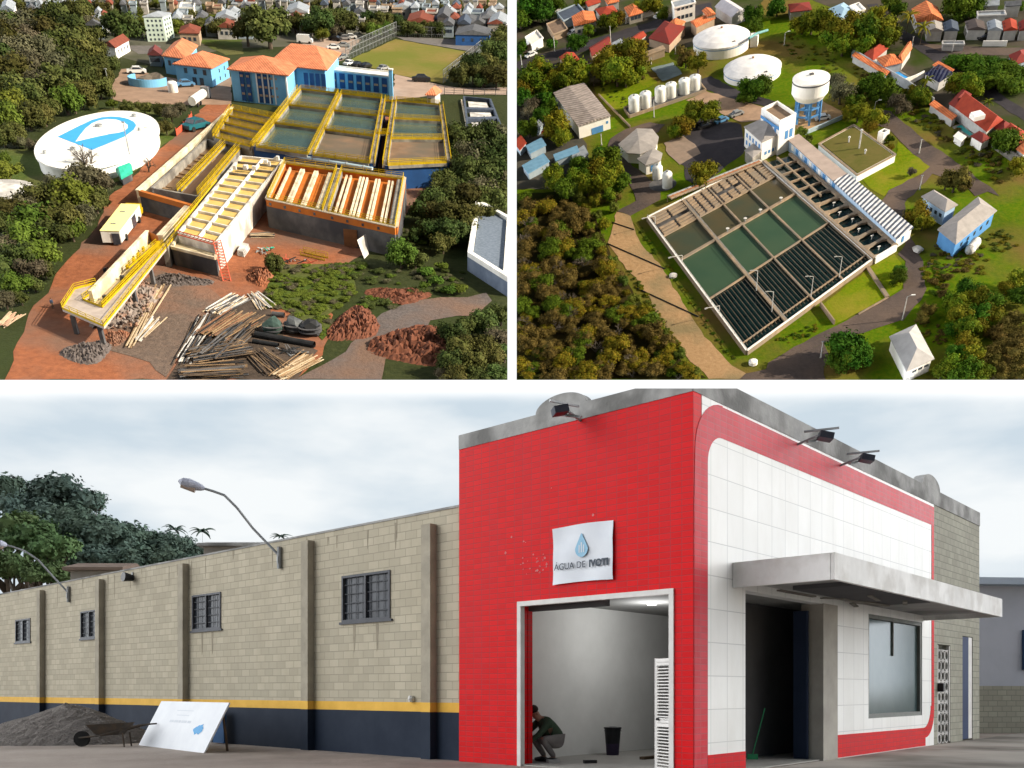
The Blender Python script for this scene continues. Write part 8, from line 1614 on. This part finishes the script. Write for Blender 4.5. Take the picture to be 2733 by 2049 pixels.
def yardC():
    oL = OUTL
    def gp(p, z=0): return PC.at(p, z)
    # gravel heap
    c = gp('O 88 1606'); N_ = 44; vs = []; r = random.Random(3)
    for j in range(N_ + 1):
        for i in range(N_ + 1):
            x, y = -1 + 2 * i / N_, -1 + 2 * j / N_; d = math.sqrt(x * x + y * y); zz = 1.22 * max(0, 1 - d) ** .85 * (1 + .06 * math.sin(5 * x + 3 * y)) + r.uniform(-.03, .03) - .03; vs.append((c.x + x * 3.1, c.y + 1.5 + y * 2.6, zz))
    m = MB(); m.add(vs, [[j * (N_ + 1) + i, j * (N_ + 1) + i + 1, (j + 1) * (N_ + 1) + i + 1, (j + 1) * (N_ + 1) + i] for j in range(N_) for i in range(N_)]); tag(m.build('gravel_heap', mat('heap_gravel', (.27, .245, .225), (.19, .17, .155), 9, .95, bump=.8), PC), 'conical heap of grey gravel on the dirt at the left edge', 'gravel heap')
    # wheelbarrow
    p = gp('O 238 1612'); p = Vector((p.x, p.y, 0)); t = thing(PC, 'wheelbarrow', 'old dark wheelbarrow standing between the gravel heap and the leaning board', 'wheelbarrow', p); rust = mat('barrow_rust', (.06, .055, .05), (.10, .075, .055), 4, .8)
    q = lambda x, y, z: p + Vector((x, y, z)); k = MB(); top = [q(-.55, -.32, .62), q(.55, -.36, .68), q(.55, .36, .68), q(-.55, .32, .62)]; bot = [q(-.30, -.2, .32), q(.3, -.22, .34), q(.3, .22, .34), q(-.3, .2, .32)]; k.add(top + bot, [[0, 1, 5, 4], [1, 2, 6, 5], [2, 3, 7, 6], [3, 0, 4, 7], [4, 5, 6, 7]]); k.build('tray', rust, PC, t)
    for s_ in (-.24, .24): MB().path([q(-.85, s_ * .3, .25), q(-.2, s_, .32), q(.95, s_ * 1.2, .62), q(1.2, s_ * 1.2, .64)], .025, 6).build('handle', rust, PC, t); MB().path([q(.45, s_, .40), q(.5, s_, .0)], .025, 6).build('leg', rust, PC, t)
    MB().tube(q(-.8, -.05, .22), q(-.8, .05, .22), .22, n=16).build('wheel', tyre, PC, t)
    # leaning signboard
    bl, br, tr, tl = gp('O 299 1609'), gp('O 440 1626'), None, None; base = bl; d = (br - bl); d.z = 0; L_ = d.length; dn = d.normalized(); bk = Z.cross(dn); bk = bk if bk.y > 0 else -bk; hgt_ = 1.42; lean = bk * .62 + Z * hgt_ * .93 + dn * .18
    t = thing(PC, 'signboard', 'white signboard with a blue splash leaning against the navy wall base', 'signboard', bl); a, b = bl, bl + dn * L_; e = lean.normalized() * hgt_
    nrm = dn.cross(lean).normalized(); nrm = -nrm if nrm.y > 0 else nrm
    def bd(pts, off, th): return [a + dn * (u * L_) + e * v + nrm * off for u, v in pts]
    k = MB(); f_ = bd([(0, 0), (1, 0), (1, 1), (0, 1)], 0, 0); g_ = [v - nrm * .04 for v in f_]; k.add(f_ + g_, [[0, 1, 2, 3], [7, 6, 5, 4], [0, 4, 5, 1], [1, 5, 6, 2], [2, 6, 7, 3], [3, 7, 4, 0]]); k.build('panel', mat('sign_white', (.74, .77, .80), (.68, .71, .75), 1.5, .6), PC, t)
    k = MB(); c = (.78, .44); r = random.Random(4); pts = [(c[0] + .062 * math.cos(x) * (1 + r.uniform(-.3, .35)), c[1] + .105 * math.sin(x) * (1 + r.uniform(-.3, .3))) for x in [6.283 * i / 16 for i in range(16)]]; k.poly(bd(pts, .006, 0)); k.build('blue_splash', mat('splash_blue', (.03, .26, .55), (.04, .3, .6), 3, .5), PC, t)
    k = MB()
    for (u0, u1, v) in ((.30, .36, .55), (.37, .43, .55), (.44, .47, .55), (.48, .56, .55), (.57, .62, .55), (.33, .58, .80), (.36, .55, .70)): k.poly(bd([(u0, v), (u1, v), (u1, v + (.05 if v == .55 else .015)), (u0, v + (.05 if v == .55 else .015))], .005, 0))
    k.build('faded_print', mat('faded_print', (.56, .60, .66), (.6, .64, .69), 3, .6), PC, t)
    for u in (.12, .9): q0 = a + dn * (u * L_) + e * .95 - nrm * .05; MB().beam(q0, q0 + bk * .15 - Z * 1.2, .05, .05).build('prop', woodd, PC, t)
    # blue sheet and pale strip by the wall base
    a, b = PL.on('O 472 1592', -oL * .08), PL.on('O 495 1592', -oL * .08); t = MB(); rbox(t, b.x, a.x, oL * .02, oL * .10, .03, .99); tag(t.build('blue_panel', mat('blue_sheet', (.02, .09, .22), (.016, .07, .18), 2, .5), PL), 'upright blue panel leaning on the navy base beside the signboard', 'panel')
    # things on the shop floor
    p = wl(PL, 4.35, -oL * 3.6, .03); t = thing(PC, 'bucket', 'black bucket standing on another bucket inside the left doorway', 'bucket', p)
    MB().lathe(p, [(.15, 0), (.17, .30)], 18).build('lower_bucket', mat('bucket_violet', (.04, .03, .06), (.03, .025, .045), 3, .4), PC, t); MB().lathe(p + Z * .28, [(.17, 0), (.20, .36), (.215, .36), (.215, .39)], 18).build('upper_bucket', black, PC, t); MB().path([p + Z * .62 + Vector((.21 * math.cos(x), -.02, .12 * math.sin(x) - .05)) for x in [3.1416 * i / 8 for i in range(9)]], .008, 4).build('handle', steel, PC, t)
    for x, y, a_, lb, mm in ((3.3, 1.3, .3, 'small dark offcut lying on the shop floor near the doorway', black), (3.0, 3.2, .8, 'dark strip of timber lying on the shop floor beside the bucket', woodd), (4.0, .9, .5, 'small pale block on the shop floor beside the crouching person', whited)):
        p = wl(PL, x, -oL * y, .06); d = Vector((math.cos(a_), math.sin(a_), 0)) * (.35 if 'strip' in lb else .14); tag(MB().beam(p - d, p + d, .12, .07).build('offcut', mm, PC), lb, 'offcut')
    p = wl(PR, 4.6, -OUTR * 1.2, .03); t = thing(PC, 'broom', 'green handled broom leaning inside the right doorway', 'broom', p); e = p + Vector((.35, .25, 1.15)); MB().tube(p + Z * .1, e, .014, n=6).build('handle', mat('broom_green', (.03, .22, .10), (.025, .18, .08), 2, .5), PC, t); MB().beam(p - Vector((.12, 0, -.06)), p + Vector((.12, 0, .06)), .06, .12).build('brush', MT['broom_green'], PC, t)
    CROUCH = dict(pelvis=(0, .17, .40), belly=(0, .10, .54), chest=(0, -.10, .76), neck=(0, -.24, .90), head=(0, -.32, .97), crown=(0, -.38, 1.06), shol=(-.2, -.12, .85), shor=(.2, -.12, .85), elbl=(-.27, -.38, .60), elbr=(.27, -.38, .60), wril=(-.16, -.60, .42), wrir=(.16, -.60, .40), palml=(-.13, -.68, .38), palmr=(.13, -.68, .36),
        hipl=(-.12, .13, .38), hipr=(.12, .13, .38), knel=(-.21, -.30, .52), kner=(.21, -.30, .50), ankl=(-.18, .0, .09), ankr=(.18, .02, .09), toel=(-.19, -.16, .04), toer=(.19, -.14, .04), look=(0, -.75, -.6))
    p = wl(PL, 4.27, -oL * 1.1, .03); person(PC, p, CROUCH, 'person in a green shirt and grey trousers crouching inside the left doorway', 1.05, R(-62), mat('green_shirt', (.05, .08, .05), (.04, .06, .04), 5, .9), mat('grey_trousers', (.24, .22, .21), (.19, .175, .17), 5, .9))
    # trees and roofs behind the wall
    bl_ = mat('leaf_blue_green', (.075, .12, .10), (.12, .17, .135), 1.5, .8, vary=.4, spec=.1); CR['hill'] = [crown_mesh('crown_hill', 130 + i, bl_, 2600, 12, leaf=.07) for i in range(3)]; CR['palmc'] = [palm_mesh('crown_palm', 140, bl_)]  # distance haze put into the leaf colour, paler and bluer
    lf2 = mat('leaf_mid_green', (.07, .13, .05), (.11, .17, .07), 1.5, .8, vary=.3, spec=.1); CR['hill2'] = [crown_mesh('crown_hill', 135 + i, lf2, 2600, 12, leaf=.07) for i in range(2)]
    def tc(p, dep, rp, kind, lb, grp=None, sq=1.0, name='tree', cat='tree'):
        x, y = px(p); c = Vector(((x - PPX) / FPX * dep, dep, 1.6 + (PPY - y) / FPX * dep)); t = thing(PC, name, lb, cat, (c.x, c.y, 0), grp); me = CR[kind][rnd.randrange(len(CR[kind]))]; r_ = rp / FPX * dep
        o = bpy.data.objects.new('crown', me); COL.objects.link(o); o.parent = t; o.location = (0, 0, c.z); o.scale = (r_, r_, r_ * sq); o.rotation_euler = (0, 0, rnd.uniform(0, 6)); k = bpy.data.objects.new('trunk', TR[0]); COL.objects.link(k); k.parent = t; k.location = (0, 0, c.z); k.scale = (r_ * (.5 if 'palm' in kind else 1), r_ * (.5 if 'palm' in kind else 1), c.z + .3); k.location.z -= .07 * c.z if 'palm' in kind else 0
    tc('O 125 1080', 72, 40, 'hill', 'tall dark tree standing highest on the hill behind the tan wall', sq=.75); tc('O 195 1085', 74, 22, 'hill', 'right shoulder of foliage beside the tallest hill tree', sq=.8)
    tc('O 15 1060', 75, 30, 'hill', 'dark tree at the left edge behind the tallest hill tree', sq=.8)
    for x, y, r_, dp in ((20, 1150, 38, 62), (70, 1165, 34, 60), (115, 1190, 32, 58), (30, 1225, 30, 56), (90, 1240, 26, 56)): tc(f'O {x} {y}', dp, r_, 'hill2' , 'mid green leafy tree at the left end behind the tan wall', 'mid green trees behind the left end of the tan wall', .85)
    for x, y, r_, dp in ((175, 1150, 34, 66), (215, 1175, 36, 66), (265, 1165, 34, 68), (305, 1195, 34, 68), (350, 1200, 30, 68), (250, 1215, 30, 64), (395, 1205, 26, 68), (425, 1200, 20, 70), (180, 1215, 30, 62), (320, 1165, 14, 70), (150, 1120, 30, 70), (210, 1140, 26, 70), (60, 1110, 34, 70), (345, 1175, 20, 70), (140, 1200, 34, 64), (90, 1150, 34, 66), (380, 1185, 20, 70), (285, 1225, 30, 62), (340, 1225, 30, 62), (400, 1225, 24, 62), (440, 1215, 16, 66)): tc(f'O {x} {y}', dp, r_, 'hill', 'dark blue green tree in the row behind the tan wall', 'dark trees in the row behind the tan wall', .85)
    for x, y, lb in ((378, 1143, 'small palm top above the dark trees, left of two'), (437, 1148, 'small palm top above the dark trees, right of two')): tc(f'O {x} {y}', 72, 12, 'palmc', lb, None, 1, 'palm_tree', 'palm')
    tc('O 607 1158', 60, 11, 'palmc', 'palm tuft showing over the wall behind the large street lamp', None, .7, 'palm_tree', 'palm')
    for p, dp, w, h, lb, mm in (('O 205 1232', 48, 2.6, .6, 'small brown roofed hut showing over the tan wall', mat('hut_brown', (.20, .15, .12), (.15, .115, .095), 1)), ('O 500 1180', 52, 3.2, .5, 'grey roof showing over the tan wall left of the lamp bracket', parap)):
        x, y = px(p); c = Vector(((x - PPX) / FPX * dp, dp, 1.6 + (PPY - y) / FPX * dp)); t = thing(PC, 'hut', lb, 'house', (c.x, c.y, 0)); MB().prism([Vector((c.x - w / 2, c.y, 0)), Vector((c.x + w / 2, c.y, 0)), Vector((c.x + w / 2, c.y + 3, 0)), Vector((c.x - w / 2, c.y + 3, 0))], 0, c.z).build('wall', wallp[0], PC, t); k = MB(); a = [Vector((c.x - w / 2 - .3, c.y - .3, c.z)), Vector((c.x + w / 2 + .3, c.y - .3, c.z)), Vector((c.x + w / 2 + .3, c.y + 3.3, c.z)), Vector((c.x - w / 2 - .3, c.y + 3.3, c.z))]; k.prism(a, c.z, c.z + .15); k.add([v + Z * .15 for v in a] + [lerp(a[0], a[3], .5) + Z * h, lerp(a[1], a[2], .5) + Z * h], [[0, 1, 5, 4], [2, 3, 4, 5], [1, 2, 5], [3, 0, 4]]); k.build('roof', mm, PC, t)
yardC()
# cloudlike blobs added out of view, blocking the low sun over the yard
cb = MB(); cc = Vector((0, 30, 5)) + sd * 150
for i, (dx, dy, dz, r_) in enumerate(((0, 0, 0, 34), (18, 14, 4, 28), (-16, -14, -4, 28), (8, -20, 8, 24), (-10, 20, 10, 24), (0, 0, 22, 24), (14, 24, -8, 22), (-20, -26, 4, 22))): cb.blob(cc + Vector((dx, dy, dz)), r_, r_, r_ * .9, i, .12, sub=3)
struct(cb.build('cloud', mat('cloud_white', (.85, .86, .88), (.8, .81, .84), .02, 1.0, spec=0), PC, None, (0, 0, 0), True), 'low bank of pale cloud off to the right')
# ---------------------------------------------------------------- finish: cut each patch at its own edge, drop empties that lost everything
own(PC, S2)
clip_all()
for o in list(SC.objects):
    if o.type == 'EMPTY' and not any(True for c in o.children): bpy.data.objects.remove(o)
for o in SC.objects:
    if '_o' in o: del o['_o']
print('objects', len(SC.objects))
